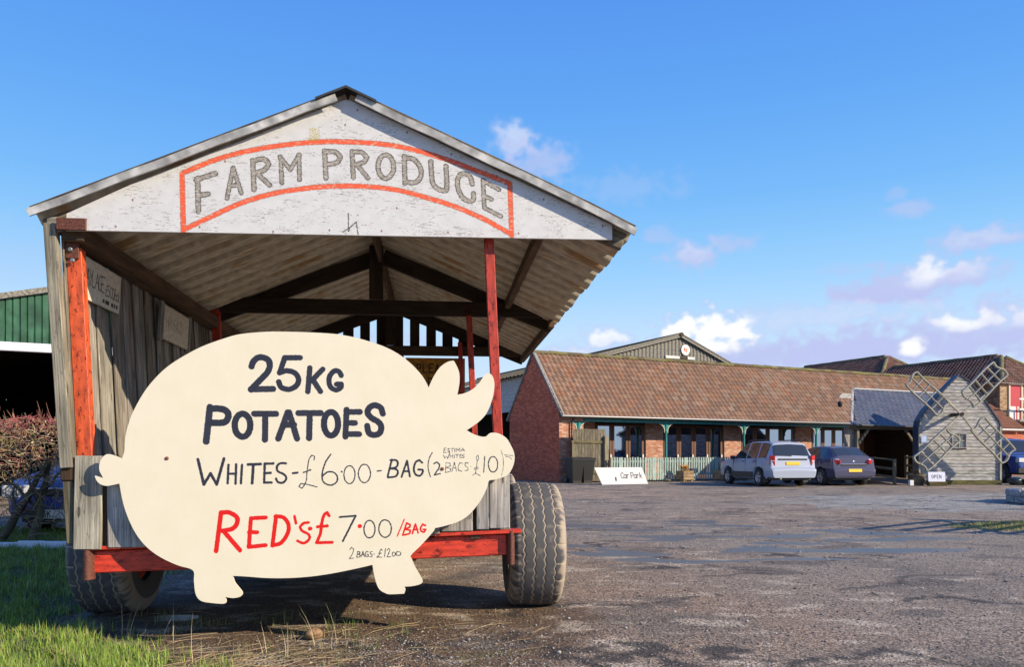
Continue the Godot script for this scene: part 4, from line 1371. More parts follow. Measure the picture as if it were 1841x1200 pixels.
func pig_material() -> Material:
	var per := 0.6
	var ox := -1130.0
	var oy := 1840.0
	var wd := 1440
	var ht := 960
	var i := Image.create(wd, ht, false, Image.FORMAT_RGBA8)
	i.fill(Color(0.895, 0.865, 0.775))
	var rag := noise(4, 0.10, 2)
	var inks := {"n": Color(0.165, 0.17, 0.225, 0.97), "r": Color(0.86, 0.085, 0.055, 0.98)}
	put_strokes(i, PIG_TEXT, Vector2(ox, oy), per, inks, 0.9, rag)
	# the brushed coat is not quite even
	var coat := noise(19, 1.0, 4)
	for y in ht:
		for x in wd:
			var k := 1.0 + 0.006 * coat.get_noise_2d(x * 0.03, y * 0.012) + 0.016 * coat.get_noise_2d(x * 0.006 + 40.0, y * 0.006)
			var c := i.get_pixel(x, y)
			i.set_pixel(x, y, Color(c.r * k, c.g * k, c.b * k * k))
	# small chips, a few drips of dirt
	var r := RandomNumberGenerator.new()
	r.seed = 12
	for k in 90:
		var cx := r.randi_range(120, 1280)
		var cy := r.randi_range(120, 860)
		var tone := Color(0.60, 0.57, 0.50) if r.randf() < 0.5 else Color(0.97, 0.95, 0.90)
		for s in r.randi_range(1, 5):
			var x := cx + r.randi_range(-2, 2)
			var y := cy + r.randi_range(-3, 4)
			i.set_pixel(x, y, i.get_pixel(x, y).lerp(tone, 0.55))
	var m := mat("pig_paint", Color(1, 1, 1), 0.42, {"vc": false, "tex": as_tex(i)})
	m.uv1_scale = Vector3(1000.0 * per / wd, -1000.0 * per / ht, 1)
	m.uv1_offset = Vector3(-ox * per / wd, oy * per / ht, 0)
	m.texture_repeat = false
	return m

func smooth_outline(q: Array) -> PackedVector2Array:
	var raw := PackedVector2Array()
	for k in range(0, q.size(), 2):
		raw.append(Vector2(q[k], q[k + 1]) * 0.001)
	# round the bends, keep the sharp corners
	var ring := Array(raw)
	ring.append(raw[0])
	var out := PackedVector2Array(rounded(ring))
	out.remove_at(out.size() - 1)
	return out

func panel_image(wd: int, ht: int, ground: Color, speck: float) -> Image:
	var i := Image.create(wd, ht, false, Image.FORMAT_RGBA8)
	var f := noise(wd + ht, 0.05, 4)
	for y in ht:
		for x in wd:
			var k := 1.0 + speck * f.get_noise_2d(x, y)
			i.set_pixel(x, y, Color(ground.r * k, ground.g * k, ground.b * k))
	return i

func write(i: Image, what: String, x0: float, y0: float, h: float, ink: Color, thick: float, adv := 0.72) -> void:
	# single-stroke capitals drawn on an image; y0 is the baseline row
	var rows := []
	var x := x0
	for ch in what:
		if ch != " ":
			for st in GLYPH.get(ch, []):
				var q := []
				for k in range(0, st.size(), 2):
					q.append(x + float(st[k]) * h * 0.1)
					q.append(-(y0 - float(st[k + 1]) * h * 0.1))
				rows.append(["k", thick, q])
		x += h * adv * (0.45 if ch in "1I.:/ " else 1.0)
	put_strokes(i, rows, Vector2.ZERO, 1.0, {"k": ink}, 0.3, noise(6, 0.2, 1))

var GLYPH := {
	"A": [[0, 0, 2.6, 10, 5.2, 0], [1, 4, 4.3, 4]], "B": [[0, 0, 0, 10, 3.6, 9.4, 3.8, 6, 0, 5.3], [0, 5.3, 4.6, 4.4, 4.4, 0.8, 0, 0]], "C": [[5, 8.5, 3, 10, 0.6, 7.8, 0.3, 3, 2.4, 0, 5, 1.2]],
	"D": [[0, 0, 0, 10, 3.2, 9, 5, 5.5, 3.6, 1.2, 0, 0]], "E": [[5, 10, 0, 10, 0, 0, 5, 0], [0, 5.2, 3.8, 5.2]], "G": [[5, 8.5, 3, 10, 0.6, 7.8, 0.3, 3, 2.4, 0, 5, 1.2, 5, 4.2, 3, 4.2]],
	"H": [[0, 0, 0, 10], [5, 0, 5, 10], [0, 5, 5, 5]], "I": [[1, 0, 1, 10]], "K": [[0, 0, 0, 10], [4.8, 10, 0, 4.6], [1.5, 6, 5, 0]], "L": [[0, 10, 0, 0, 4.4, 0]], "M": [[0, 0, 0.6, 10, 3, 4, 5.4, 10, 6, 0]],
	"N": [[0, 0, 0, 10, 5, 0, 5, 10]], "O": [[2.5, 10, 0.4, 8, 0.2, 3, 2.5, 0, 4.8, 3, 4.7, 8, 2.5, 10]], "P": [[0, 0, 0, 10, 3.8, 9.6, 4.4, 7, 3.4, 5, 0, 4.6]], "R": [[0, 0, 0, 10, 3.8, 9.6, 4.4, 7, 3.4, 5.4, 0, 5], [2, 5, 5, 0]],
	"S": [[4.8, 8.6, 2.8, 10, 0.6, 8.8, 0.8, 6, 4.2, 4.4, 4.8, 1.8, 2.6, 0, 0.2, 1.4]], "T": [[0, 10, 5.4, 10], [2.7, 10, 2.7, 0]], "U": [[0, 10, 0.2, 2, 2.5, 0, 4.8, 2, 5, 10]], "V": [[0, 10, 2.6, 0, 5, 10]], "W": [[0, 10, 1.5, 0, 3, 6, 4.5, 0, 6, 10]],
	"X": [[0, 0, 5, 10], [0, 10, 5, 0]], "Y": [[0, 10, 2.5, 5, 5, 10], [2.5, 5, 2.5, 0]], "a": [[4, 5.8, 2, 6.6, 0.3, 4.6, 0.4, 1, 2, 0, 3.8, 1.6], [4, 6.4, 4.1, 0]], "r": [[0.5, 0, 0.5, 6.4], [0.5, 4, 2, 6.2, 3.6, 6.2]], "k": [[0.4, 0, 0.4, 10], [3.6, 6.4, 0.6, 3], [1.6, 4, 4, 0]],
	"b": [[0, 10, 0, 0], [0, 3, 2, 6, 4, 4, 3, 0.4, 0, 0.4]], "l": [[1, 10, 1, 0]], "e": [[0.4, 3.2, 4, 3.6, 3, 6, 0.8, 5, 0.6, 1.4, 2.4, 0, 4, 1]],
	"0": [[2.5, 10, 0.4, 8, 0.2, 3, 2.5, 0, 4.8, 3, 4.7, 8, 2.5, 10]], "4": [[3.6, 0, 3.6, 10, 0, 3, 5, 3]], "5": [[4.6, 10, 0.8, 10, 0.4, 5.6, 3, 6, 4.8, 4, 4, 0.8, 0.2, 0.4]], "/": [[0, -1, 3, 11]], ".": [[0.6, 0.2, 1, 0.2]],
	"£": [[4.6, 8.6, 3.2, 10, 1.8, 8, 1.8, 3, 0.4, 0, 4.8, 0.2], [0.4, 5, 3.6, 5]], "1": [[1, 0, 1, 10]], "-": [[0.6, 4.6, 3.2, 4.6]]}

func flat_panel(i: Image, wd: float, ht: float, rough := 0.5) -> Material:
	# for a plate whose outline runs from (-wd/2, 0) to (wd/2, ht)
	var m := StandardMaterial3D.new()
	m.resource_name = "painted_panel"
	m.albedo_texture = as_tex(i)
	m.roughness = rough
	m.uv1_scale = Vector3(1.0 / wd, -1.0 / ht, 1)
	m.uv1_offset = Vector3(0.5, 1.0, 0)
	m.texture_repeat = false
	return m

func rect(wd: float, ht: float) -> PackedVector2Array:
	return PackedVector2Array([Vector2(-wd * 0.5, 0), Vector2(wd * 0.5, 0), Vector2(wd * 0.5, ht), Vector2(-wd * 0.5, ht)])

func on_wagon(o: Node3D, local: Transform3D) -> void:
	o.transform = wagon.transform * local

func make_signs_on_wagon() -> void:
	# the pig board hangs on the front boards
	var o := Node3D.new()
	o.name = free_name("pig_sign")
	add_child(o)
	tag(o, "large cream pig-shaped price board lettered for potatoes on the wagon front", "price board")
	on_wagon(o, Transform3D.IDENTITY)
	var b := MB.new()
	b.plate(smooth_outline(PIG_OUTLINE), 0.082, 0.096)
	part("board", b, pig_material(), o)
	var batten := MB.new()
	batten.bx(-0.75, 0.95, 0.86, 0.93, 0.0295, 0.0815)
	part("fixing_batten", batten, M.grey_wood, o)
	for p in [Vector2(-0.722, 1.084), Vector2(0.826, 1.022)]:
		var s := MB.new()
		s.col = Color(0.20, 0.06, 0.03)
		s.lathe(Transform3D(Basis(Vector3.UP, -PI / 2), Vector3(p.x, p.y, 0.096)), [Vector2(0.0, 0.011), Vector2(0.004, 0.010), Vector2(0.006, 0.006), Vector2(0.006, 0.001)], 10)
		part("screw", s, M.plain, o)
	# two price boards on the inside of the left wall
	var lean := Basis(Vector3.UP, PI / 2) * Basis(Vector3.RIGHT, 0.054)
	var i := panel_image(300, 110, Color(0.83, 0.80, 0.74), 0.10)
	write(i, "HAYLAGE", 50, 70, 42, Color(0.16, 0.15, 0.15), 2.8, 0.47)
	write(i, "£5.00/bale", 196, 76, 32, Color(0.16, 0.15, 0.15), 2.2, 0.42)
	for q in [[182, 12], [200, 26], [240, 14], [258, 10], [274, 12]]:
		i.fill_rect(Rect2i(q[0], 88, q[1], 11), Color(0.12, 0.11, 0.11))
	var s1 := Node3D.new()
	s1.name = free_name("price_sign")
	add_child(s1)
	tag(s1, "white haylage price board on the wagon's left wall beside the orange post", "sign", "price boards inside the wagon")
	on_wagon(s1, Transform3D(lean, Vector3(-1.308, 2.045, -0.37)))
	b = MB.new()
	b.plate(rect(0.66, 0.245), 0.0, 0.016)
	part("panel", b, flat_panel(i, 0.66, 0.245), s1)
	i = panel_image(240, 110, Color(0.80, 0.76, 0.68), 0.12)
	write(i, "HAY £4.00", 20, 70, 40, Color(0.40, 0.36, 0.32), 2.0, 0.50)
	var s2 := Node3D.new()
	s2.name = free_name("price_sign")
	add_child(s2)
	tag(s2, "smaller faded hay price board deeper inside the wagon, next to the dark post", "sign", "price boards inside the wagon")
	on_wagon(s2, Transform3D(lean, Vector3(-1.300, 2.02, -1.80)))
	b = MB.new()
	b.plate(rect(0.58, 0.26), 0.0, 0.02)
	part("panel", b, flat_panel(i, 0.58, 0.26), s2)
	for sx in [-0.33, 0.34]:
		b = MB.new()
		b.bx(sx - 0.03, sx + 0.03, -0.02, 0.28, -0.004, 0.018, 0.002)
		part("side_batten", b, M.grey_wood, s2)
	# the yellow notice at the rear
	i = panel_image(220, 200, Color(0.62, 0.43, 0.09), 0.35)
	write(i, "PLEASE", 42, 52, 30, Color(0.13, 0.10, 0.05), 4.5, 0.74)
	write(i, "P", 84, 102, 30, Color(0.13, 0.10, 0.05), 4.5, 0.74)
	var s3 := Node3D.new()
	s3.name = free_name("yellow_notice")
	add_child(s3)
	tag(s3, "yellow notice with black capitals hung at the rear of the wagon", "sign")
	on_wagon(s3, Transform3D(Basis.IDENTITY, Vector3(0.795, 1.70, -5.17)))
	b = MB.new()
	b.plate(rect(0.74, 0.70), 0.0, 0.012)
	part("panel", b, flat_panel(i, 0.74, 0.70), s3)

# ------------------------------------------------------------------ shared pieces of buildings
func lin(r: float, g: float, b: float) -> Color:
	return Color(r, g, b)

func bricks(x: Transform3D, wd: float, y0: float, y1: float, keep: Callable, palette: Array, proud := 0.008) -> MB:
	# stretcher bond laid on the plane z = 0 of x (x along, y up, z out of the wall)
	var b := MB.new()
	var row := 0
	var y := y0
	while y + 0.066 <= y1 + 0.01:
		var u := -0.1125 if row % 2 else 0.0
		while u < wd:
			var a := maxf(u, 0.0)
			var e := minf(u + 0.215, wd)
			if e - a > 0.03 and keep.call((a + e) * 0.5, y + 0.033):
				b.col = jit(palette[rng.randi() % palette.size()], 0.10)
				var p := proud + rng.randf_range(-0.0015, 0.0015)
				var q := [Vector3(a, y, 0), Vector3(e, y, 0), Vector3(e, y + 0.064, 0), Vector3(a, y + 0.064, 0)]
				var f := []
				for k in q:
					f.append(x * (k + Vector3(0, 0, p)))
				b.quad(f[0], f[1], f[2], f[3])
				for k in 4:
					b.quad(x * q[k], x * q[(k + 1) % 4], f[(k + 1) % 4], f[k])
			u += 0.225
		y += 0.075
		row += 1
	return b

func stuff(o: Node) -> Node:
	o.set_meta("kind", "stuff")
	return o

func pantile(col: Color) -> ArrayMesh:
	# x across, z down the slope, y off the roof; origin at the middle of the head
	var b := MB.new()
	b.col = col
	var n := 9
	var top := PackedVector3Array()
	for r in 2:
		for k in n:
			var t := float(k) / (n - 1)
			var h := 0.052 * (0.5 - 0.5 * cos(TAU * t * 1.06 - 2.3)) + 0.006
			top.append(Vector3((t - 0.5) * 0.262, h + (0.030 if r == 0 else 0.002), 0.335 if r == 0 else 0.0))
	b.grid(top, n)
	for k in n - 1:
		var p := top[k]
		var q := top[k + 1]
		b.quad(p - Vector3(0, 0.022, 0), q - Vector3(0, 0.022, 0), q, p)
	return b.done()

func slope_basis(fall: float, flip := false) -> Basis:
	# x along the eaves, y off the slope, z down the slope; fall in radians
	var z := Vector3(0, -sin(fall), cos(fall))
	var y := Vector3(0, cos(fall), sin(fall))
	var m := Basis(Vector3.RIGHT, y, z)
	return Basis(Vector3.UP, PI) * m if flip else m

func glazed_leaf(parent: Node, x0: float, x1: float, y0: float, y1: float, z: float, stile := 0.10) -> void:
	var b := MB.new()
	b.bx(x0, x0 + stile, y0, y1, z - 0.03, z + 0.03, 0.006)
	b.bx(x1 - stile, x1, y0, y1, z - 0.03, z + 0.03, 0.006)
	b.bx(x0 + stile, x1 - stile, y1 - 0.09, y1, z - 0.029, z + 0.029, 0.006)
	b.bx(x0 + stile, x1 - stile, y0, y0 + 0.22, z - 0.029, z + 0.029, 0.006)
	var d := part("door", b, M.door_wood, parent)
	b = MB.new()
	b.bx(x0 + stile - 0.01, x1 - stile + 0.01, y0 + 0.21, y1 - 0.08, z - 0.008, z + 0.004)
	part("pane", b, M.shop_glass, d)
	b = MB.new()
	b.col = Color(0.8, 0.8, 0.78)
	b.bx(x1 - stile * 0.8, x1 - stile * 0.2, 1.02, 1.16, z + 0.03, z + 0.055, 0.006)
	part("handle", b, M.plain_gloss, d)

func make_shop() -> void:
	var sg := mat("shop_glass", Color(0.42, 0.45, 0.50), 0.04, {"vc": false, "metal": 1.0})
	var o := thing("shop_building", "long low brick shop with clay pantile roof, teal posts and glazed doors", "building", Vector3(1.94, 0, -32.1), 26.0)
	var L := 29.5
	var D := 4.66
	var fall := atan2(5.66 - 2.76, 2.33 + 0.30)
	var ridge := Vector3(0, 5.66, -2.33)
	# --- gable wall facing left
	var b := MB.new()
	var prof := PackedVector2Array([Vector2(0, 0), Vector2(0, 3.02), Vector2(2.33, 5.54), Vector2(4.66, 3.02), Vector2(4.66, 0)])
	var gx := Transform3D(Basis(Vector3.UP, -PI / 2), Vector3(0, 0, -D))   # local x runs back to front along +z, z out to the left
	b.plate(prof, -0.24, -0.001, gx)
	var gw := part("gable_wall", b, M.red_mortar, o)
	var keep := func(u: float, y: float) -> bool: return y < 3.0 + (2.33 - absf(u - 2.33)) * 1.082 - 0.03
	var reds := [lin(0.72, 0.175, 0.085), lin(0.78, 0.20, 0.10), lin(0.62, 0.14, 0.07), lin(0.82, 0.23, 0.115), lin(0.58, 0.145, 0.08)]
	stuff(part("brick", bricks(gx, D, 0.01, 5.5, keep, reds, 0.006), M.brick, gw))
	# --- raised verge along the gable
	for s in [0, 1]:
		b = MB.new()
		var za := 0.28 if s == 0 else -4.94
		b.bar(Vector3(0.03, 2.74, za), Vector3(0.03, 5.68, -2.33), 0.09, 0.16, Vector3.RIGHT, 0.01)
		part("verge", b, M.concrete, o)
	# --- front wall: first pier, then set back under the eaves
	var pale := [lin(0.56, 0.27, 0.18), lin(0.60, 0.33, 0.23), lin(0.48, 0.20, 0.125), lin(0.62, 0.40, 0.30), lin(0.54, 0.24, 0.15)]
	var anyb := func(_u: float, _y: float) -> bool: return true
	b = MB.new()
	b.bx(0.001, 1.16, 0, 2.82, -0.30, -0.001)
	var pw := part("front_pier", b, M.mortar, o)
	stuff(part("brick", bricks(T3(0.0, 0, 0), 1.16, 0.01, 2.78, anyb, pale), M.brick, pw))
	stuff(part("brick", bricks(Transform3D(Basis(Vector3.UP, PI / 2), Vector3(1.161, 0, 0)), 0.3, 0.01, 2.78, anyb, pale), M.brick, pw))
	for q in [[1.16, 2.36], [5.06, 6.02], [9.61, 10.65], [14.2, 15.3], [18.6, 29.4]]:
		b = MB.new()
		b.bx(q[0], q[1], 0, 2.9, -1.26, -1.0)
		pw = part("wall_pier", b, M.mortar, o)
		if q[0] < 16.0:
			stuff(part("brick", bricks(T3(q[0], 0, -1.0), q[1] - q[0], 0.01, 2.85, anyb, pale), M.brick, pw))
	b = MB.new()
	b.bx(1.16, L, 2.52, 2.9, -1.24, -1.03)
	part("lintel", b, M.dark_wood, o)
	# glazed door sets
	for q in [[2.42, 5.0, 3], [6.10, 9.55, 4], [10.72, 14.12, 4], [15.4, 18.5, 4]]:
		var n: int = q[2]
		for k in n:
			var wd: float = (q[1] - q[0]) / n
			glazed_leaf(o, q[0] + k * wd + 0.012, q[0] + (k + 1) * wd - 0.012, 0.06, 2.50, -1.08, 0.115)
	# dark room behind, floor of the covered way, back wall and far end
	b = MB.new()
	b.bx(0.25, L, 0.0, 3.0, -4.6, -4.45)
	part("back_wall", b, M.mortar, o)
	b = MB.new()
	b.bx(0.25, L, 2.91, 2.96, -4.4, -0.05)
	part("ceiling", b, M.dark_wood, o)
	b = MB.new()
	b.bx(1.2, 19.0, 0.012, 0.06, -1.3, 0.35)
	part("paved_step", b, M.concrete, o)
	b = MB.new()
	b.plate(prof, 0.0, 0.24, Transform3D(Basis(Vector3.UP, -PI / 2), Vector3(L, 0, -D)))
	part("end_wall", b, M.mortar, o)
	# --- eaves: teal beam, gutter, downpipe, posts with brackets
	b = MB.new()
	b.bx(1.17, 19.5, 2.53, 2.665, -0.06, 0.06, 0.008)
	part("eaves_beam", b, M.teal_paint, o)
	b = MB.new()
	b.bx(0.02, 19.5, 2.70, 2.80, 0.06, 0.20)
	part("soffit", b, M.dark_wood, o)
	b = MB.new()
	b.col = Color(0.20, 0.20, 0.21)
	var gp := []
	for k in 12:
		gp.append(Vector3(-0.05 + k * 1.78, 2.735 - 0.002 * k, 0.345))
	b.tube(gp, [0.05, 0.05, 0.05, 0.05, 0.05, 0.05, 0.05, 0.05, 0.05, 0.05, 0.05, 0.05], 10)
	part("gutter", b, M.plain_gloss, o)
	b = MB.new()
	b.col = Color(0.05, 0.05, 0.05)
	b.tube([Vector3(0.55, 2.70, 0.33), Vector3(0.55, 2.60, 0.2), Vector3(0.55, 2.50, 0.09), Vector3(0.55, 0.05, 0.09)], [0.035, 0.035, 0.035, 0.035], 8)
	part("downpipe", b, M.plain_gloss, o)
	for px in [0.92, 5.42, 9.90, 14.55]:
		b = MB.new()
		var x := Transform3D(Basis(Vector3.BACK, PI / 2), Vector3(px, 0, 0.0))
		b.lathe(x, [Vector2(0.02, 0.10), Vector2(0.10, 0.10), Vector2(0.12, 0.062), Vector2(1.2, 0.058), Vector2(2.12, 0.055), Vector2(2.14, 0.085), Vector2(2.19, 0.085), Vector2(2.21, 0.06), Vector2(2.53, 0.07)], 12)
		var pm := part("post", b, M.teal_paint, o)
		for s in [-1.0, 1.0]:
			var curve := PackedVector2Array([Vector2(0.05, 2.53), Vector2(0.05, 2.10)])
			for k in 9:
				var t := k / 8.0
				curve.append(Vector2(0.08 + 0.27 * pow(t, 2.2), 2.12 + 0.40 * pow(t, 0.62)))
			curve.append(Vector2(0.35, 2.53))
			var pc := PackedVector2Array()
			for c in curve:
				pc.append(Vector2(px + s * c.x, c.y))
			b = MB.new()
			b.plate(pc, -0.02, 0.02)
			var bk := part("bracket", b, M.teal_paint, pm)
			b = MB.new()
			for k in 8:
				var t0 := k / 8.0
				var t1 := (k + 1) / 8.0
				b.bar(Vector3(px + s * (0.085 + 0.27 * pow(t0, 2.2)), 2.115 + 0.40 * pow(t0, 0.62), 0.0), Vector3(px + s * (0.085 + 0.27 * pow(t1, 2.2)), 2.115 + 0.40 * pow(t1, 0.62), 0.0), 0.022, 0.05)
			part("bracket_edge", b, M.cream_paint, bk)
	# --- roof: the nearest tiles one by one, the rest as one part
	b = MB.new()
	b.quad_m(Vector3(0, 2.70, 0.30), Vector3(L, 2.70, 0.30), Vector3(L, 5.60, -2.33), Vector3(0, 5.60, -2.33))
	b.quad_m(Vector3(L, 2.70, -4.96), Vector3(0, 2.70, -4.96), Vector3(0, 5.60, -2.33), Vector3(L, 5.60, -2.33))
	var deck := part("roof", b, M.dark_wood, o)
	var tones := [lin(0.33, 0.18, 0.11), lin(0.30, 0.17, 0.11), lin(0.36, 0.195, 0.115), lin(0.29, 0.175, 0.12), lin(0.36, 0.22, 0.145), lin(0.275, 0.165, 0.11), lin(0.40, 0.25, 0.17), lin(0.37, 0.175, 0.095)]
	var tiles := []
	for c in tones:
		tiles.append(pantile(c))
	var plain_tile := pantile(Color(1, 1, 1))
	var basis := slope_basis(fall)
	var along := sqrt(pow(2.63, 2) + pow(2.90, 2))
	var rows := 13
	var gauge := along / rows
	var cols := int(L / 0.240)
	var rest := []
	var rest_c := []
	var patch := noise(71, 0.35, 3)
	var lich := noise(72, 1.3, 2)
	for c in cols:
		for r in rows:
			var d := r * gauge
			var wob := Vector3(rng.randf_range(-0.006, 0.006), rng.randf_range(0.0, 0.008) - 0.02 * sin(c * 0.09) * sin(PI * r / rows), rng.randf_range(-0.008, 0.008))
			var p := Vector3(0.13 + c * 0.240, 5.62, -2.33) + basis.z * d + basis * wob
			var x := Transform3D(basis * Basis(Vector3.UP, rng.randf_range(-0.02, 0.02)), p)
			var k := patch.get_noise_2d(c * 0.24, r * 0.29)
			if c < 23:
				part_mesh("roof_tile", tiles[clampi(int((k + 0.5) * 2.5 + rng.randf() * 5.5), 0, 7)], M.tile, deck, x)
			else:
				rest.append(x)
				var cc: Color = jit(tones[clampi(int((k + 0.5) * 2.5 + rng.randf() * 5.5), 0, 7)], 0.12)
				if lich.get_noise_2d(c, r) > 0.42:
					cc = cc.lerp(lin(0.45, 0.41, 0.33), 0.35)
				rest_c.append(cc)
	tile_field(deck, plain_tile, rest, rest_c)
	# far slope
	rest = []
	rest_c = []
	var bb := slope_basis(fall, true)
	for c in cols:
		for r in rows:
			rest.append(Transform3D(bb, Vector3(0.13 + c * 0.240, 5.62, -2.33) + bb.z * (r * gauge)))
			rest_c.append(jit(tones[rng.randi() % 8], 0.12))
	tile_field(deck, plain_tile, rest, rest_c)
	# ridge tiles under yellow-green lichen
	ridge_line(o, Vector3(-0.02, 5.66, -2.33), Vector3(L, 5.66, -2.33), 0.42, 0.12)

func tile_field(parent: Node, mesh: Mesh, at: Array, cols: Array, m: Material = null) -> void:
	var mm := MultiMesh.new()
	mm.transform_format = MultiMesh.TRANSFORM_3D
	mm.use_colors = true
	mm.mesh = mesh
	mm.instance_count = at.size()
	for k in at.size():
		mm.set_instance_transform(k, at[k])
		mm.set_instance_color(k, cols[k])
	var o := MultiMeshInstance3D.new()
	o.name = "roof_tile"
	o.multimesh = mm
	o.material_override = m if m else M.tile
	parent.add_child(o, true)
	stuff(o)

func ridge_line(parent: Node, a: Vector3, c: Vector3, step: float, rad: float) -> void:
	var d := (c - a).normalized()
	var n := int((c - a).length() / step)
	var meshes := []
	for v in 4:
		var b := MB.new()
		b.col = [lin(0.24, 0.22, 0.085), lin(0.30, 0.27, 0.10), lin(0.20, 0.155, 0.085), lin(0.27, 0.235, 0.13)][v]
		var prof := []
		for k in 7:
			var an := lerpf(-0.2, PI + 0.2, k / 6.0)
			prof.append(Vector2(cos(an) * rad, sin(an) * rad))
		for k in 6:
			b.quad(Vector3(prof[k].x, prof[k].y, step * 0.5), Vector3(prof[k].x, prof[k].y, -step * 0.5), Vector3(prof[k + 1].x, prof[k + 1].y, -step * 0.5), Vector3(prof[k + 1].x, prof[k + 1].y, step * 0.5))
			b.tri(Vector3(0, 0, step * 0.5), Vector3(prof[k].x, prof[k].y, step * 0.5), Vector3(prof[k + 1].x, prof[k + 1].y, step * 0.5))
			b.tri(Vector3(0, 0, -step * 0.5), Vector3(prof[k + 1].x, prof[k + 1].y, -step * 0.5), Vector3(prof[k].x, prof[k].y, -step * 0.5))
		meshes.append(b.done())
	var x := d.cross(Vector3.UP).normalized()
	var y := x.cross(d)
	for k in n:
		var p := a + d * (k + 0.5) * step + y * (rng.randf_range(-0.012, 0.012) - 0.02)
		part_mesh("ridge_tile", meshes[rng.randi() % 4], M.ridge_tile, parent, Transform3D(Basis(x, y, -d), p))

# ------------------------------------------------------------------ slated porch, windmill front
func make_porch_and_windmill() -> void:
	var o := thing("entrance_porch", "open timber porch with dark slate roof between shop and windmill", "porch", Vector3(13.3, 0, -30.2), 26.0)
	var fall := atan2(3.90 - 2.31, 1.85)
	var basis := slope_basis(fall)
	var x0 := -0.45
	var x1 := 4.6
	var hx := 1.76
	x1 = 7.0
	var b := MB.new()
	b.quad_m(Vector3(x0, 2.29, 0.25), Vector3(x1, 2.29, 0.25), Vector3(x1, 3.87, -1.6), Vector3(hx, 3.87, -1.6))
	b.quad_m(Vector3(x1, 2.29, -3.45), Vector3(3.97, 2.29, -3.45), Vector3(hx, 3.87, -1.6), Vector3(x1, 3.87, -1.6))
	b.tri(Vector3(3.97, 2.29, -3.45), Vector3(x0, 2.29, 0.25), Vector3(hx, 3.87, -1.6))
	var deck := part("roof", b, M.dark_wood, o)
	# slates
	var sl := []
	for v in 5:
		b = MB.new()
		b.col = [lin(0.105, 0.112, 0.145), lin(0.09, 0.098, 0.13), lin(0.12, 0.125, 0.155), lin(0.10, 0.11, 0.15), lin(0.082, 0.09, 0.118)][v]
		b.bx(-0.147, 0.147, 0.0, 0.008, 0.0, 0.30, 0.002)
		sl.append(b.done())
	var along := sqrt(1.85 * 1.85 + 1.59 * 1.59)
	var rows := 11
	for r in rows:
		var c := 0
		while x0 + 0.15 + c * 0.30 - 0.15 * (r % 2) < x1:
			var px := x0 + 0.15 + c * 0.30 + 0.15 * (r % 2)
			if px < lerpf(hx, x0, (r + 0.9) / rows) + 0.10:
				c += 1
				continue
			var p := Vector3(px, 3.89, -1.6) + basis.z * (r * along / rows) + basis.y * 0.012
			part_mesh("slate", sl[rng.randi() % 5], M.slate, deck, Transform3D(basis * Basis(Vector3.RIGHT, 0.035) * Basis(Vector3.UP, rng.randf_range(-0.008, 0.008)), p))
			c += 1
	b = MB.new()
	b.bx(hx, x1, 3.88, 3.925, -1.66, -1.54, 0.01)
	part("ridge_flashing", b, M.lead, o)
	b = MB.new()
	b.col = Color(0.04, 0.04, 0.045)
	b.tube([Vector3(x0 - 0.02, 2.27, 0.31), Vector3(x1, 2.25, 0.31)], [0.05, 0.05], 8)
	part("gutter", b, M.plain_gloss, o)
	# hip rafter board and the boarded corner
	b = MB.new()
	b.bar(Vector3(x0 - 0.02, 2.30, 0.24), Vector3(hx - 0.02, 3.89, -1.6), 0.09, 0.05, Vector3(0, 1, 0.3))
	part("hip_board", b, M.board_wood, o)
	for k in 5:
		b = MB.new()
		b.col = jit(Color(0.62, 0.6, 0.58), 0.1)
		b.bx(x0 + 0.06 + k * 0.09 - 0.04, x0 + 0.06 + k * 0.09 + 0.043, 0.03, 2.25, -0.16, -0.13, 0.003)
		part("corner_board", b, M.board_wood, o)
	for px in [0.02, 3.45]:
		b = MB.new()
		b.bx(px, px + 0.14, 0.0, 2.18, -0.07, 0.07, 0.01)
		part("post", b, M.fence_wood, o)
	b = MB.new()
	b.bx(x0, x1, 2.14, 2.29, -0.06, 0.06, 0.01)
	part("front_beam", b, M.fence_wood, o)
	for s in [[0.16, 0.75, 0], [3.45, 2.86, 0]]:
		b = MB.new()
		b.bar(Vector3(s[0], 1.55, 0), Vector3(s[1], 2.16, 0), 0.11, 0.07, Vector3.BACK, 0.006)
		part("brace", b, M.fence_wood, o)
	# inside: boarded back wall, a brick return, glazed canopy sheets and a doorway
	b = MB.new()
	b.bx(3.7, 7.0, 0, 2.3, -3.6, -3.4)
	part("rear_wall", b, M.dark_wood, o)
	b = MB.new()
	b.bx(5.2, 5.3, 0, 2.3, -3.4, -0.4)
	part("added_side_wall", b, M.dark_wood, o)  # added dark wall towards the hut, keeps the porch inside dark
	b = MB.new()
	b.bar(Vector3(0.10, 1.14, -0.20), Vector3(3.8, 1.14, -3.35), 2.26, 0.08, Vector3(3.15, 0, 3.7))
	part("added_side_wall", b, M.board_wood, o)  # wall added edge-on to the view to darken the porch inside
	b = MB.new()
	b.bx(3.9, 4.35, 0.2, 2.1, -3.39, -3.2)
	part("inner_pier", b, M.red_mortar, o)
	for k in 6:
		b = MB.new()
		b.col = jit(Color(0.9, 0.5, 0.35), 0.12)
		b.bx(4.5 + k * 0.11, 4.6 + k * 0.11, 0.05, 2.1, -3.3, -3.27, 0.003)
		part("inner_board", b, M.brown_wood, o)
	# ramp of brick paving and its two handrails
	b = MB.new()
	var ramp := PackedVector2Array([Vector2(1.3, 0.004), Vector2(-3.3, 0.004), Vector2(-3.3, 0.22), Vector2(-0.3, 0.22)])
	b.col = Color(0.95, 0.72, 0.58)
	b.plate(ramp, -2.95, -0.75, Transform3D(Basis(Vector3.UP, -PI / 2), Vector3.ZERO))
	part("ramp", b, M.concrete, o)
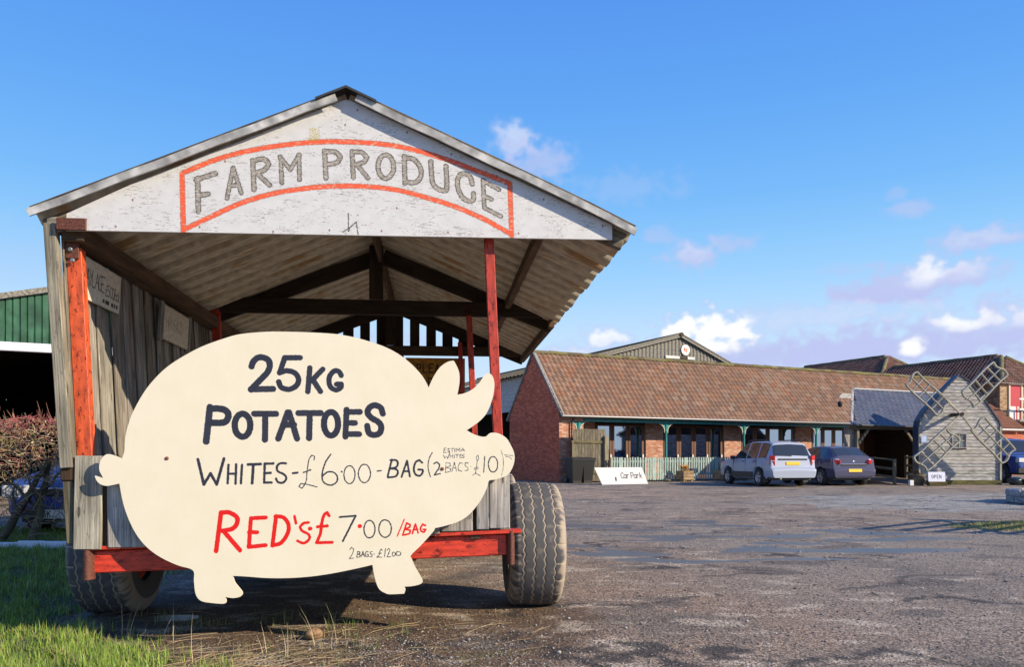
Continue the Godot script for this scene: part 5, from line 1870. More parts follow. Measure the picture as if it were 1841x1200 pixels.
	for px in [0.62, 3.05]:
		var r := MB.new()
		for q in [[-0.1, 1.12], [1.25, 0.98]]:
			var p := MB.new()
			p.col = jit(Color(0.95, 0.95, 0.9), 0.1)
			p.bx(px - 0.05, px + 0.05, 0.0, q[1], q[0] - 0.05, q[0] + 0.05, 0.008)
			part("rail_post", p, M.fence_wood, o)
		for y in [0.35, 0.66, 1.0]:
			r = MB.new()
			r.col = jit(Color(0.95, 0.95, 0.88), 0.1)
			r.bar(Vector3(px, y + 0.06, -0.1), Vector3(px, y - 0.06, 1.25), 0.09 if y < 0.9 else 0.05, 0.035 if y < 0.9 else 0.12, Vector3.RIGHT, 0.006)
			part("hand_rail", r, M.fence_wood, o)
	# lamp bracket on the left of the porch roof
	var lb := thing("hanging_lamp", "small black lantern hanging from a grey board bracket on the porch", "lamp", o.transform * Vector3(0.98, 0, -1.0), 26.0)
	b = MB.new()
	b.plate(PackedVector2Array([Vector2(-0.75, 3.42), Vector2(-0.05, 3.42), Vector2(-0.05, 3.62), Vector2(-0.58, 3.62)]), -0.02, 0.02)
	part("bracket", b, M.board_wood, lb)
	b = MB.new()
	b.col = Color(0.02, 0.02, 0.02)
	b.lathe(Transform3D(Basis(Vector3.BACK, PI / 2), Vector3(-0.66, 3.06, 0)), [Vector2(0.0, 0.03), Vector2(0.02, 0.08), Vector2(0.18, 0.10), Vector2(0.21, 0.07), Vector2(0.25, 0.012), Vector2(0.40, 0.008)], 8)
	part("lantern", b, M.plain, lb)
	make_windmill()

func hut_half(y: float) -> Vector2:
	# left and right edge of the front at a height
	var ys := [0.0, 2.14, 2.39, 2.56, 2.81, 3.26, 3.70, 4.155]
	var ls := [15.43, 15.445, 15.478, 15.575, 15.72, 16.12, 16.545, 16.985]
	var ry := [0.0, 2.136, 2.37, 2.69, 3.13, 3.45, 3.91, 4.155]
	var rs := [18.535, 18.55, 18.47, 18.26, 17.96, 17.75, 17.33, 16.995]
	var l := 15.43
	var r := 18.53
	for k in 7:
		if y >= ys[k] and y <= ys[k + 1]:
			l = lerpf(ls[k], ls[k + 1], (y - ys[k]) / (ys[k + 1] - ys[k]))
		if y >= ry[k] and y <= ry[k + 1]:
			r = lerpf(rs[k], rs[k + 1], (y - ry[k]) / (ry[k + 1] - ry[k]))
	return Vector2(l, r)

func make_windmill() -> void:
	var cx := 16.98
	var o := thing("windmill_hut", "grey weatherboarded windmill-shaped hut with four lattice sails beside the porch", "windmill", Vector3(cx, 0, -29.6))
	# boards, lapped
	var y := 0.17
	while y < 4.10:
		var y1 := minf(y + 0.128, 4.13)
		var a := hut_half(y)
		var c := hut_half(y1)
		var b := MB.new()
		b.col = jit(Color(1.0, 1.0, 1.0), 0.13)
		b.uvo = Vector2(rng.randf() * 3.0, rng.randf())
		var win: bool = y1 > 1.39 and y < 1.95
		var runs := [[a.x, a.y, c.x, c.y]]
		if win:
			runs = [[a.x, 16.70, c.x, 16.70], [17.255, a.y, 17.255, c.y]]
		for q in runs:
			b.plate(PackedVector2Array([Vector2(q[0] - cx, y), Vector2(q[1] - cx, y), Vector2(q[3] - cx, y1 + 0.012), Vector2(q[2] - cx, y1 + 0.012)]), -0.022, 0.0, Transform3D(Basis(Vector3.RIGHT, -0.10), Vector3(0, 0, 0.02)) if false else Transform3D(Basis(Vector3.RIGHT, -0.13), Vector3(0, y * (1.0 - cos(0.13)), 0.012 + y * sin(0.13))))
		part("weatherboard", b, M.board_wood, o)
		y += 0.128
	# sides and curved roof skin running back
	var depth := 0.34
	var b2 := MB.new()
	b2.col = Color(0.062, 0.075, 0.12)
	var prev := hut_half(0.0)
	var py := 0.0
	var first := true
	for k in range(1, 34):
		var yy := 4.155 * k / 33.0
		var h := hut_half(yy)
		var e := 0.05
		b2.quad_m(Vector3(prev.x - cx - e, py, -depth), Vector3(prev.x - cx - e, py, 0.045), Vector3(h.x - cx - e, yy + 0.03, 0.045), Vector3(h.x - cx - e, yy + 0.03, -depth))
		b2.quad_m(Vector3(prev.y - cx + e, py, 0.045), Vector3(prev.y - cx + e, py, -depth), Vector3(h.y - cx + e, yy + 0.03, -depth), Vector3(h.y - cx + e, yy + 0.03, 0.045))
		# edge seen from the front
		b2.quad_m(Vector3(prev.x - cx - e, py, 0.045), Vector3(prev.x - cx + 0.004, py, 0.045), Vector3(h.x - cx + 0.004, yy + 0.01, 0.045), Vector3(h.x - cx - e, yy + 0.03, 0.045))
		b2.quad_m(Vector3(prev.y - cx - 0.004, py, 0.045), Vector3(prev.y - cx + e, py, 0.045), Vector3(h.y - cx + e, yy + 0.03, 0.045), Vector3(h.y - cx - 0.004, yy + 0.01, 0.045))
		prev = h
		py = yy + 0.03 if k < 33 else yy
	part("roof_skin", b2, M.slate, o)
	var bk := MB.new()
	var poly := PackedVector2Array()
	for k in 21:
		poly.append(Vector2(hut_half(4.15 * k / 20.0).x - cx, 4.15 * k / 20.0))
	for k in range(20, -1, -1):
		poly.append(Vector2(hut_half(4.15 * k / 20.0).y - cx, 4.15 * k / 20.0))
	bk.plate(poly, -depth, -depth + 0.05)
	part("back_wall", bk, M.board_wood, o)
	# mossy base board, corner strip
	var b3 := MB.new()
	b3.bx(15.43 - cx + 0.62, 18.54 - cx, 0.0, 0.175, -0.02, 0.055, 0.01)
	part("base_board", b3, M.moss_wood, o)
	b3 = MB.new()
	b3.bx(18.49 - cx, 18.55 - cx, 0.17, 2.2, 0.03, 0.075, 0.006)
	part("corner_strip", b3, M.sail_wood, o)
	b3 = MB.new()
	b3.bx(15.42 - cx, 15.48 - cx, 0.17, 2.2, 0.03, 0.06, 0.006)
	part("corner_strip", b3, M.sail_wood, o)
	# window of four panes
	var wn := MB.new()
	wn.bx(16.70 - cx, 16.735 - cx, 1.38, 1.96, -0.04, 0.045)
	wn.bx(17.22 - cx, 17.255 - cx, 1.38, 1.96, -0.04, 0.045)
	wn.bx(16.735 - cx, 17.22 - cx, 1.38, 1.41, -0.04, 0.05)
	wn.bx(16.735 - cx, 17.22 - cx, 1.93, 1.96, -0.04, 0.045)
	wn.col = Color(0.35, 0.35, 0.38)
	var wf := part("window", wn, M.board_wood, o)
	var bars := MB.new()
	bars.bx(16.965 - cx, 16.990 - cx, 1.41, 1.93, -0.02, 0.02)
	part("glazing_bar", bars, M.sail_wood, wf)
	bars = MB.new()
	bars.bx(16.736 - cx, 17.219 - cx, 1.66, 1.685, -0.021, 0.019)
	part("glazing_bar", bars, M.sail_wood, wf)
	for q in [[16.736, 16.964, 1.41, 1.659], [16.991, 17.219, 1.41, 1.659], [16.736, 16.964, 1.686, 1.93], [16.991, 17.219, 1.686, 1.93]]:
		var pn := MB.new()
		pn.bx(q[0] - cx, q[1] - cx, q[2], q[3], -0.008, 0.0)
		part("pane", pn, M.window_glass, wf)
	# sails on crossed stocks, standing out from the front
	var zf := 0.85
	var k2 := 28.75
	var hub := Vector3(16.583 - cx, 2.64, zf)
	var hb := MB.new()
	hb.tube([Vector3(hub.x + 0.12, hub.y, -0.2), Vector3(hub.x, hub.y, zf + 0.06)], [0.07, 0.07], 10)
	part("axle", hb, M.brown_wood, o)
	var sails := [
		[Vector2(14.94, 4.201), Vector2(14.529, 3.729), Vector2(15.679, 2.579), Vector2(16.131, 3.051)],
		[Vector2(18.267, 4.078), Vector2(17.753, 4.571), Vector2(16.603, 3.482), Vector2(17.034, 2.887)],
		[Vector2(18.061, 0.833), Vector2(18.554, 1.326), Vector2(17.445, 2.517), Vector2(16.932, 2.045)],
		[Vector2(14.817, 1.059), Vector2(15.301, 0.535), Vector2(16.513, 1.654), Vector2(16.028, 2.127)]]
	for si in 4:
		var s: Array = sails[si]
		var q := []
		for p in s:
			q.append(Vector3(p.x - cx, p.y, zf))
		var st := MB.new()
		st.col = jit(Color(1, 1, 1), 0.08)
		# corners: outer a, outer b, inner c (beside b), inner d (beside a)
		st.bar(hub, (q[3] + q[0]) * 0.5 if si != 1 else (q[3] + q[0]) * 0.5, 0.085, 0.06, Vector3.BACK, 0.008)
		var sm := part("sail", st, M.brown_wood if false else M.sail_wood, o)
		var edge := MB.new()
		for e in [[0, 1], [1, 2], [2, 3], [3, 0]]:
			var A: Vector3 = q[e[0]]
			var B: Vector3 = q[e[1]]
			var nrm: Vector3 = (B - A).cross(Vector3.BACK).normalized()
			var steps := 8
			for t in steps:
				var u0 := float(t) / steps
				var u1 := float(t + 1) / steps
				var w0 := sin(u0 * TAU) * (0.055 if (e[0] % 2) == 0 else 0.02)
				var w1 := sin(u1 * TAU) * (0.055 if (e[0] % 2) == 0 else 0.02)
				edge.bar(A.lerp(B, u0) + nrm * w0, A.lerp(B, u1) + nrm * w1, 0.042, 0.12, Vector3.BACK)
		part("sail_frame", edge, M.sail_wood, sm)
		for t in [0.2, 0.4, 0.6, 0.8]:
			var cb := MB.new()
			cb.bar(q[0].lerp(q[3], t), q[1].lerp(q[2], t), 0.027, 0.11, Vector3.BACK)
			part("sail_bar", cb, M.sail_wood, sm)
		var lb := MB.new()
		lb.bar(q[0].lerp(q[1], 0.5) + Vector3(0, 0, 0.02), q[3].lerp(q[2], 0.5) + Vector3(0, 0, 0.02), 0.026, 0.10, Vector3.BACK)
		part("sail_bar", lb, M.sail_wood, sm)
	# small blue notice beside the entrance
	var i := panel_image(60, 70, Color(0.62, 0.70, 0.86), 0.06)
	i.fill_rect(Rect2i(9, 9, 42, 50), Color(0.74, 0.80, 0.92))
	var nt := MB.new()
	nt.plate(rect(0.21, 0.26), 0.0, 0.01)
	one("notice", nt, flat_panel(i, 0.21, 0.26), "small pale blue notice on the grey windmill boards", "notice", Vector3(15.60, 1.605, -29.57 + 0.05))

# ------------------------------------------------------------------ barn and brick ranges behind
func sheet_wall(a: Vector3, c: Vector3, y0: float, top: Callable, pitch: float, amp: float) -> MB:
	# upright corrugated cladding from a to c (base line); top(t) gives the height
	var b := MB.new()
	var d := c - a
	var n := int(d.length() / pitch * 4.0)
	var nn := d.normalized().cross(Vector3.UP)
	var prof := [0.0, 0.0, 1.0, 1.0]
	for k in n:
		var t0 := float(k) / n
		var t1 := float(k + 1) / n
		var o0 := nn * -amp * float(prof[k % 4])
		var o1 := nn * -amp * float(prof[(k + 1) % 4])
		var p := a + d * t0 + o0
		var q := a + d * t1 + o1
		b.quad_m(Vector3(p.x, y0, p.z), Vector3(q.x, y0, q.z), Vector3(q.x, top.call(t1), q.z), Vector3(p.x, top.call(t0), p.z))
	return b

func make_far_buildings() -> void:
	var base := Transform3D(Basis(Vector3.UP, deg_to_rad(26.0)), Vector3(1.94, 0, -32.1))
	# --- big barn behind the shop
	var ax := 17.18
	var ay := 9.15
	var half := 9.0
	var sl := 0.272
	var o := thing("clad_barn", "large old barn with grey sheeted gable and mossy roof behind the shop", "barn", base * Vector3(ax, 0, -14.0), 26.0)
	var b := sheet_wall(Vector3(-half, 0, 0), Vector3(half, 0, 0), 3.0, func(t: float) -> float: return ay - 0.06 - absf(t - 0.5) * 2.0 * half * (sl if t < 0.5 else 0.40), 0.30, 0.05)
	part("gable_sheeting", b, M.grey_cladding, o)
	b = MB.new()
	b.bx(-half, half, 0, 3.0, -0.3, -0.01)
	part("lower_wall", b, M.mortar, o)
	for s in [-1.0, 1.0]:
		b = MB.new()
		var ss := sl if s < 0.0 else 0.40
		b.bar(Vector3(s * (half + 0.4), ay - (half + 0.4) * ss + 0.02, 0.14), Vector3(0, ay + 0.02, 0.14), 0.26, 0.06, Vector3.BACK)
		part("barge_board", b, M.grey_cladding, o)
		b = MB.new()
		var e0 := Vector2(s * (half + 0.5), ay - (half + 0.5) * ss)
		var pts := corrugated(e0, Vector2(0, ay + 0.05), -34.0, 0.2, 0.6, 0.03)
		part("roof", pts, M.old_roof, o)
	b = MB.new()
	b.col = Color(0.5, 0.5, 0.28)
	b.tube([Vector3(0, ay + 0.06, 0.25), Vector3(0, ay + 0.06, -34.0)], [0.14, 0.14], 8)
	part("ridge", b, M.old_roof, o)
	var side := sheet_wall(Vector3(-half, 0, -34.0), Vector3(-half, 0, -0.01), 4.2, func(_t: float) -> float: return ay - half * sl - 0.1, 0.30, 0.05)
	part("side_sheeting", side, M.flashing, o)
	b = MB.new()
	b.bx(half - 0.1, half, 0.0, ay - half * 0.40 - 0.1, -34.0, -0.1)
	part("far_wall", b, M.grey_cladding, o)
	b = MB.new()
	b.bx(-half, half, 0.0, ay - half * sl - 0.1, -34.2, -34.0)
	part("rear_wall", b, M.grey_cladding, o)
	b = MB.new()
	b.col = Color(0.75, 0.74, 0.72)
	b.lathe(Transform3D(Basis(Vector3.UP, -PI / 2), Vector3(0.42, ay - 0.94, 0.02)), [Vector2(0.0, 0.36), Vector2(0.06, 0.36), Vector2(0.065, 0.34), Vector2(0.065, 0.001)], 24)
	var rs := part("round_sign", b, M.plain, o)
	b = MB.new()
	b.col = Color(0.60, 0.10, 0.06)
	b.bx(0.28, 0.40, ay - 1.02, ay - 0.80, 0.086, 0.092)
	part("sign_mark", b, M.plain, rs)
	b = MB.new()
	b.col = Color(0.62, 0.22, 0.15)
	b.bx(0.44, 0.56, ay - 1.10, ay - 0.84, 0.086, 0.092)
	part("sign_mark", b, M.plain, rs)
	b = MB.new()
	b.col = Color(0.6, 0.6, 0.58)
	b.bx(-1.2, -0.05, ay - 1.56, ay - 1.38, 0.0, 0.06)
	b.bx(0.62, 1.2, ay - 1.56, ay - 1.38, 0.0, 0.06)
	part("vent_panel", b, M.plain, o)
	b = MB.new()
	b.bx(-0.04, 0.61, ay - 1.56, ay - 1.38, 0.0, 0.05)
	part("vent_shade_board", b, M.shade_dark_timber, o)  # dark board standing in for the shade inside the vent opening

	# --- two-storey brick range on the right, hipped roof
	var c := Vector3(30.23, 0, -0.72)
	o = thing("brick_granary", "two-storey brick granary with hipped tile roof and upper red door", "building", base * c, 26.0)
	var wd := 6.2
	var ln := 11.5
	var eave := 5.50
	b = MB.new()
	b.bx(0, wd, 0, eave, -ln, -0.001)
	var wall := part("wall", b, M.mortar, o)
	var shaded_bricks := [lin(0.20, 0.115, 0.07), lin(0.24, 0.145, 0.09), lin(0.17, 0.09, 0.055), lin(0.28, 0.19, 0.125)]  # left face bricks, its shade put into the colour; lighter copy follows
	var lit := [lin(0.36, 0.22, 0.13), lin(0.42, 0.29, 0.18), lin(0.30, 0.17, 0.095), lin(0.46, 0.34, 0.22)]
	var low := [lin(0.55, 0.145, 0.075), lin(0.60, 0.175, 0.095), lin(0.50, 0.12, 0.065)]
	stuff(part("brick", bricks(T3(0, 0, 0), 3.4, 3.15, eave, func(u: float, y: float) -> bool: return not (u > 0.72 and u < 2.05 and y < 5.42), lit), M.brick, wall))
	stuff(part("brick", bricks(T3(0, 0, 0), 3.4, 0.0, 3.1, func(u: float, y: float) -> bool: return not (u > 0.25 and u < 0.95 and y < 2.95), low), M.brick, wall))
	stuff(part("brick", bricks(Transform3D(Basis(Vector3.UP, -PI / 2), Vector3(0, 0, -7.0)), 7.0, 0.5, eave, func(_u: float, _y: float) -> bool: return true, shaded_bricks), M.brick, wall))
	hip_roof(o, wd, ln, eave, 3.10, 1.85, 7.42)
	# upper door with worn foot, frame, landing and railing
	b = MB.new()
	b.bx(0.74, 0.84, 3.25, 5.42, 0.0, 0.10)
	b.bx(1.93, 2.03, 3.25, 5.42, 0.0, 0.10)
	b.bx(0.84, 1.93, 5.32, 5.42, 0.0, 0.10)
	b.col = Color(0.75, 0.73, 0.70)
	var fr := part("upper_door", b, M.cream_paint, o)
	for k in 7:
		b = MB.new()
		b.col = Color(0.42, 0.035, 0.055)
		b.bx(0.842 + k * 0.1553, 0.992 + k * 0.1553, 4.05, 5.32, 0.0, 0.05)
		part("door_board", b, M.plain, fr)
		b = MB.new()
		b.col = jit(Color(0.62, 0.55, 0.55), 0.2) if rng.randf() < 0.75 else Color(0.42, 0.05, 0.06)
		b.bx(0.842 + k * 0.1553, 0.992 + k * 0.1553, 3.26, 4.05, 0.0, 0.048)
		part("door_board", b, M.plain, fr)
	b = MB.new()
	b.bx(0.1, 4.5, 3.08, 3.20, 0.0, 1.1, 0.01)
	part("landing", b, M.concrete, o)
	for y in [3.75, 4.35]:
		b = MB.new()
		b.col = Color(0.62, 0.58, 0.52)
		b.bx(0.12, 4.4, y, y + 0.10, 1.0, 1.06)
		part("landing_rail", b, M.plain, o)
	for px in [1.45, 2.1, 3.0, 4.0]:
		b = MB.new()
		b.col = Color(0.62, 0.58, 0.52)
		b.bx(px, px + 0.10, 2.2 if px < 1.5 else 3.2, 4.5, 1.061, 1.13)
		part("landing_post", b, M.plain, o)
	b = MB.new()
	b.col = Color(0.15, 0.04, 0.03)
	b.bx(0.28, 0.92, 0.0, 2.9, -0.02, 0.01)
	part("lower_door", b, M.plain, o)
	# lean-to with a tiled roof between granary and windmill
	var lt := thing("lean_to", "low brick lean-to with orange tiled roof right of the windmill", "building", base * Vector3(27.0, 0, 0.4), 26.0)
	b = MB.new()
	b.bx(0, 3.0, 0, 2.6, -2.2, 0.0)
	var lw := part("wall", b, M.mortar, lt)
	stuff(part("brick", bricks(T3(0, 0, 0), 3.0, 0.0, 2.6, func(_u: float, _y: float) -> bool: return true, low), M.brick, lw))
	b = MB.new()
	b.bar(Vector3(1.5, 2.55, 0.35), Vector3(1.5, 4.1, -1.6), 3.3, 0.06, Vector3(0, 1, 1))
	b.col = Color(0.30, 0.12, 0.07)
	var rf := part("roof", b, M.tile, lt)
	var bs := slope_basis(atan2(1.55, 1.95))
	var rest := []
	var rc := []
	for k in 14:
		for r in 8:
			rest.append(Transform3D(bs, Vector3(-0.05 + k * 0.24, 4.15, -1.58) + bs.z * (r * 0.30)))
			rc.append(jit(lin(0.32, 0.135, 0.08), 0.15))
	tile_field(rf, pantile(Color(1, 1, 1)), rest, rc)

	# --- a second hipped range further back
	o = thing("hipped_range", "farther brick range whose hipped tile roof shows above the shop ridge", "building", base * Vector3(33.27, 0, -11.35), 26.0)
	b = MB.new()
	b.bx(0, 6.4, 0, 6.8, -12.0, 0)
	part("wall", b, M.mortar, o)
	hip_roof(o, 6.4, 12.0, 6.8, 3.2, 1.9, 8.77)
	b = MB.new()
	b.col = Color(0.75, 0.76, 0.8)
	b.bar(Vector3(4.3, 7.2, -0.15), Vector3(4.1, 7.9, -0.75), 0.7, 0.08, Vector3(0, 1, 1))
	part("skylight", b, M.plain_gloss, o)

func hip_roof(o: Node3D, wd: float, ln: float, eave: float, hx: float, hz: float, top: float) -> void:
	# local: front edge along x at z = 0, left edge runs back along -z; ridge from (hx, top, -hz) back
	var e := 0.3
	var A := Vector3(-e, eave - 0.1, e)
	var B := Vector3(wd + e, eave - 0.1, e)
	var C := Vector3(wd + e, eave - 0.1, -ln - e)
	var D := Vector3(-e, eave - 0.1, -ln - e)
	var P := Vector3(hx, top, -hz)
	var Q := Vector3(hx, top, -ln + hz)
	var b := MB.new()
	b.tri(A, B, P)
	b.quad(B, C, Q, P)
	b.tri(C, D, Q)
	b.quad(D, A, P, Q)
	b.quad(A, D, C, B)
	b.col = Color(0.12, 0.07, 0.05)
	var rf := part("roof", b, M.plain, o)
	var tones := [lin(0.20, 0.085, 0.055), lin(0.16, 0.075, 0.052), lin(0.24, 0.12, 0.085), lin(0.13, 0.075, 0.055), lin(0.26, 0.15, 0.11)]
	var at := []
	var cs := []
	# front hip face and the left slope, tile by tile
	for face in 2:
		var p0 := A if face == 0 else D
		var p1 := B if face == 0 else A
		var dirx := (p1 - p0).normalized()
		var apex := P
		var up := apex - p0
		up = up - dirx * up.dot(dirx)
		var rise := up.length()
		up = up.normalized()
		var bs := Basis(dirx, dirx.cross(-up).normalized() * -1.0, -up)
		bs.y = (-up).cross(dirx).normalized()
		var w := (p1 - p0).length()
		var rows := int(rise / 0.3)
		for r in rows:
			var t := (r + 0.5) / rows
			var l := 0.0
			var rr := w
			if face == 0:
				l = (apex - p0).dot(dirx) * t
				rr = w - (w - (apex - p0).dot(dirx)) * t
			else:
				l = (Q - p0).dot(dirx) * t
				rr = w - (w - (P - p0).dot(dirx)) * t
			var u := l + 0.1
			while u < rr:
				at.append(Transform3D(bs, p0 + dirx * u + up * ((r + 1.1) * 0.3) + bs.y * 0.02))
				cs.append(jit(tones[rng.randi() % 5], 0.15))
				u += 0.24
	tile_field(rf, pantile(Color(1, 1, 1)), at, cs)
	ridge_line(o, Q + Vector3(0, 0.03, 0), P + Vector3(0, 0.03, 0), 0.42, 0.13)
	ridge_line(o, A + Vector3(0, 0.06, 0), P + Vector3(0, 0.03, 0), 0.42, 0.13)
	ridge_line(o, B + Vector3(0, 0.06, 0), P + Vector3(0, 0.03, 0), 0.42, 0.13)

# ------------------------------------------------------------------ green shed, hedge and low things on the left
func make_left_side() -> void:
	var o := thing("green_shed", "green sheeted farm shed with dark open front left of the wagon", "shed", Vector3(-10.57, 0, -17.0), 26.0)
	var roof := func(x: float) -> float: return 4.67 + 0.25 * x
	var x0 := -3.4
	var x1 := 3.4
	# cladding: each rib a folded sheet strip
	var strip := 0.136
	var n := int((x1 - x0) / strip)
	for k in n:
		var a := x0 + k * strip
		var b := MB.new()
		b.col = jit(Color(1, 1, 1), 0.07)
		var y0 := 3.55
		var prof := [Vector2(0, 0), Vector2(0.018, 0.034), Vector2(0.112, 0.034), Vector2(0.130, 0.0), Vector2(strip, 0.0)]
		for j in 4:
			var p: Vector2 = prof[j]
			var q: Vector2 = prof[j + 1]
			b.quad_m(Vector3(a + p.x, y0, p.y), Vector3(a + q.x, y0, q.y), Vector3(a + q.x, roof.call(a + q.x) - 0.05, q.y), Vector3(a + p.x, roof.call(a + p.x) - 0.05, p.y))
		part("cladding_sheet", b, M.green_cladding, o)
	var b := MB.new()
	b.col = Color(0.9, 0.88, 0.82)
	b.bar(Vector3(x0, roof.call(x0) - 0.02, 0.05), Vector3(x1, roof.call(x1) - 0.02, 0.05), 0.12, 0.14, Vector3.BACK)
	part("verge_board", b, M.concrete, o)
	b = MB.new()
	b.col = Color(0.66, 0.68, 0.78)
	b.bx(x0, x1, 3.37, 3.56, -0.06, 0.06, 0.01)
	part("door_lintel", b, M.plain, o)
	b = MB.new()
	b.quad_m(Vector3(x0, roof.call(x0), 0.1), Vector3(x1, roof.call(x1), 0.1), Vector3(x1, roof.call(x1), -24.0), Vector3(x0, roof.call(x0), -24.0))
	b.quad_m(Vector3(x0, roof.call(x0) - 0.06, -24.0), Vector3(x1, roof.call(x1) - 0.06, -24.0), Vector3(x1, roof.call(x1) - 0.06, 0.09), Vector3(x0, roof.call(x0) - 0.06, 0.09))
	part("roof", b, M.shade_dark_timber, o)
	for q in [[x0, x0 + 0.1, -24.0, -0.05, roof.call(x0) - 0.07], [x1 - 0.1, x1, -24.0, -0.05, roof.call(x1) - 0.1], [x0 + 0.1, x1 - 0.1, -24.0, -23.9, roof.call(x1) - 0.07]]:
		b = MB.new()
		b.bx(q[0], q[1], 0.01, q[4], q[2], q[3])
		part("wall", b, M.shade_dark_timber, o)  # dark lining set far back, shade put into colour and depth
	b = MB.new()
	b.quad_m(Vector3(x1 + 0.02, 3.2, 0.0), Vector3(x1 - 0.02, 3.2, -24.0), Vector3(x1 - 0.02, roof.call(x1) - 0.06, -24.0), Vector3(x1 - 0.02, roof.call(x1) - 0.06, 0.0))
	part("side_sheet", b, M.green_cladding, o)
	# --- the bare clipped hedge
	make_hedge()
	# --- white board lying along the verge
	b = MB.new()
	b.col = Color(0.66, 0.68, 0.74)
	for k in 6:
		var xa := -6.6 + k * 0.30
		b.bx(xa, xa + 0.299, 0.0, 0.11 + 0.012 * sin(k * 2.3), -9.06 + 0.01 * k, -9.0 + 0.01 * k, 0.008)
	one("white_kerb_board", b, M.plain, "low white board lying on the grass under the hedge", "board")

func make_hedge() -> void:
	var r := RandomNumberGenerator.new()
	r.seed = 99
	var o := thing("clipped_hedge", "clipped leafless hedge with reddish twigs left of the wagon", "hedge", Vector3(-6.3, 0, -9.55))
	# stems
	var b := MB.new()
	for q in [[0.20, 0.55, 0.0], [0.62, 0.50, -0.05], [-0.5, -0.2, 0.0], [-1.3, -1.0, 0.05], [1.35, 1.5, 0.0], [-2.2, -2.0, 0.0]]:
		b.col = jit(Color(0.105, 0.085, 0.055), 0.15)
		var p := Vector3(q[0] - 0.25, -0.02, q[2])
		var pts := [p]
		var rad := [0.06]
		for k in 5:
			var t := (k + 1) / 5.0
			pts.append(Vector3(lerpf(q[0] - 0.25, q[1] + 0.1, t) + r.randf_range(-0.04, 0.04), 1.0 * t, q[2] + r.randf_range(-0.06, 0.06)))
			rad.append(lerpf(0.06, 0.026, t))
		b.tube(pts, rad, 7)
		for k in 5:
			var s: Vector3 = pts[2 + k % 4]
			var d := Vector3(r.randf_range(-0.6, 0.6), r.randf_range(0.3, 0.7), r.randf_range(-0.3, 0.3))
			b.tube([s, s + d * 0.5 + Vector3(r.randf_range(-0.05, 0.05), 0.05, 0), s + d], [0.022, 0.015, 0.008], 5)
	part("trunk", b, M.twig, o)
	# twigs: thin bent sticks through the clipped volume
	b = MB.new()
	for k in 5200:
		var p := Vector3(r.randf_range(-2.9, 1.85), 0.0, r.randf_range(-0.42, 0.42))
		p.y = 0.74 + 0.80 * pow(r.randf(), 0.72)
		var low := r.randf() < 0.14
		if low:
			p.y = r.randf_range(0.15, 0.8)
		var d := Vector3(r.randf_range(-1, 1), r.randf_range(-0.35, 1.1), r.randf_range(-1, 1)).normalized() * r.randf_range(0.07, 0.20)
		if low:
			d *= 1.5
		var mid := p + d * 0.5 + Vector3(r.randf_range(-0.03, 0.03), r.randf_range(-0.02, 0.03), r.randf_range(-0.03, 0.03))
		var e := p + d
		if e.y > 1.57 and r.randf() < 0.94:
			e.y = 1.57 + r.randf_range(-0.02, 0.02)
		var tone := r.randf()
		var c := Color(0.30, 0.20, 0.115).lerp(Color(0.40, 0.31, 0.19), r.randf())
		if tone < 0.22:
			c = Color(0.30, 0.10, 0.09)
		elif tone < 0.36:
			c = Color(0.22, 0.20, 0.07)
		if p.y > 1.40 and r.randf() < 0.65:
			c = Color(0.32, 0.095, 0.095)
		b.col = jit(c, 0.2)
		b.tube([p, mid, e], [0.0055, 0.0045, 0.002], 3, false)
	stuff(part("twigs", b, M.twig, o))
	b = MB.new()
	for k in 60:
		var p := Vector3(r.randf_range(-2.9, 1.85), r.randf_range(1.35, 1.55), r.randf_range(-0.35, 0.35))
		var e := p + Vector3(r.randf_range(-0.12, 0.12), r.randf_range(0.10, 0.26), r.randf_range(-0.06, 0.06))
		b.col = jit(Color(0.24, 0.12, 0.09), 0.2)
		b.tube([p, p.lerp(e, 0.5) + Vector3(r.randf_range(-0.03, 0.03), 0, 0), e], [0.005, 0.004, 0.0015], 3, false)
	stuff(part("whips", b, M.twig, o))
	# the last dry and green leaves
	b = MB.new()
	for k in 1500:
		var p := Vector3(r.randf_range(-2.9, 1.85), 0.70 + 0.86 * r.randf(), r.randf_range(-0.44, 0.44))
		var a := Vector3(r.randf_range(-1, 1), r.randf_range(-1, 1), r.randf_range(-1, 1)).normalized()
		var c := a.cross(Vector3(0.3, 1, 0.2)).normalized()
		var s := r.randf_range(0.014, 0.028)
		b.col = jit([Color(0.34, 0.24, 0.13), Color(0.13, 0.15, 0.04), Color(0.28, 0.14, 0.08), Color(0.42, 0.34, 0.22)][r.randi() % 4], 0.2)
		b.quad(p - a * s, p + c * s * 0.55, p + a * s, p - c * s * 0.55)
	stuff(part("leaves", b, M.leaf, o))

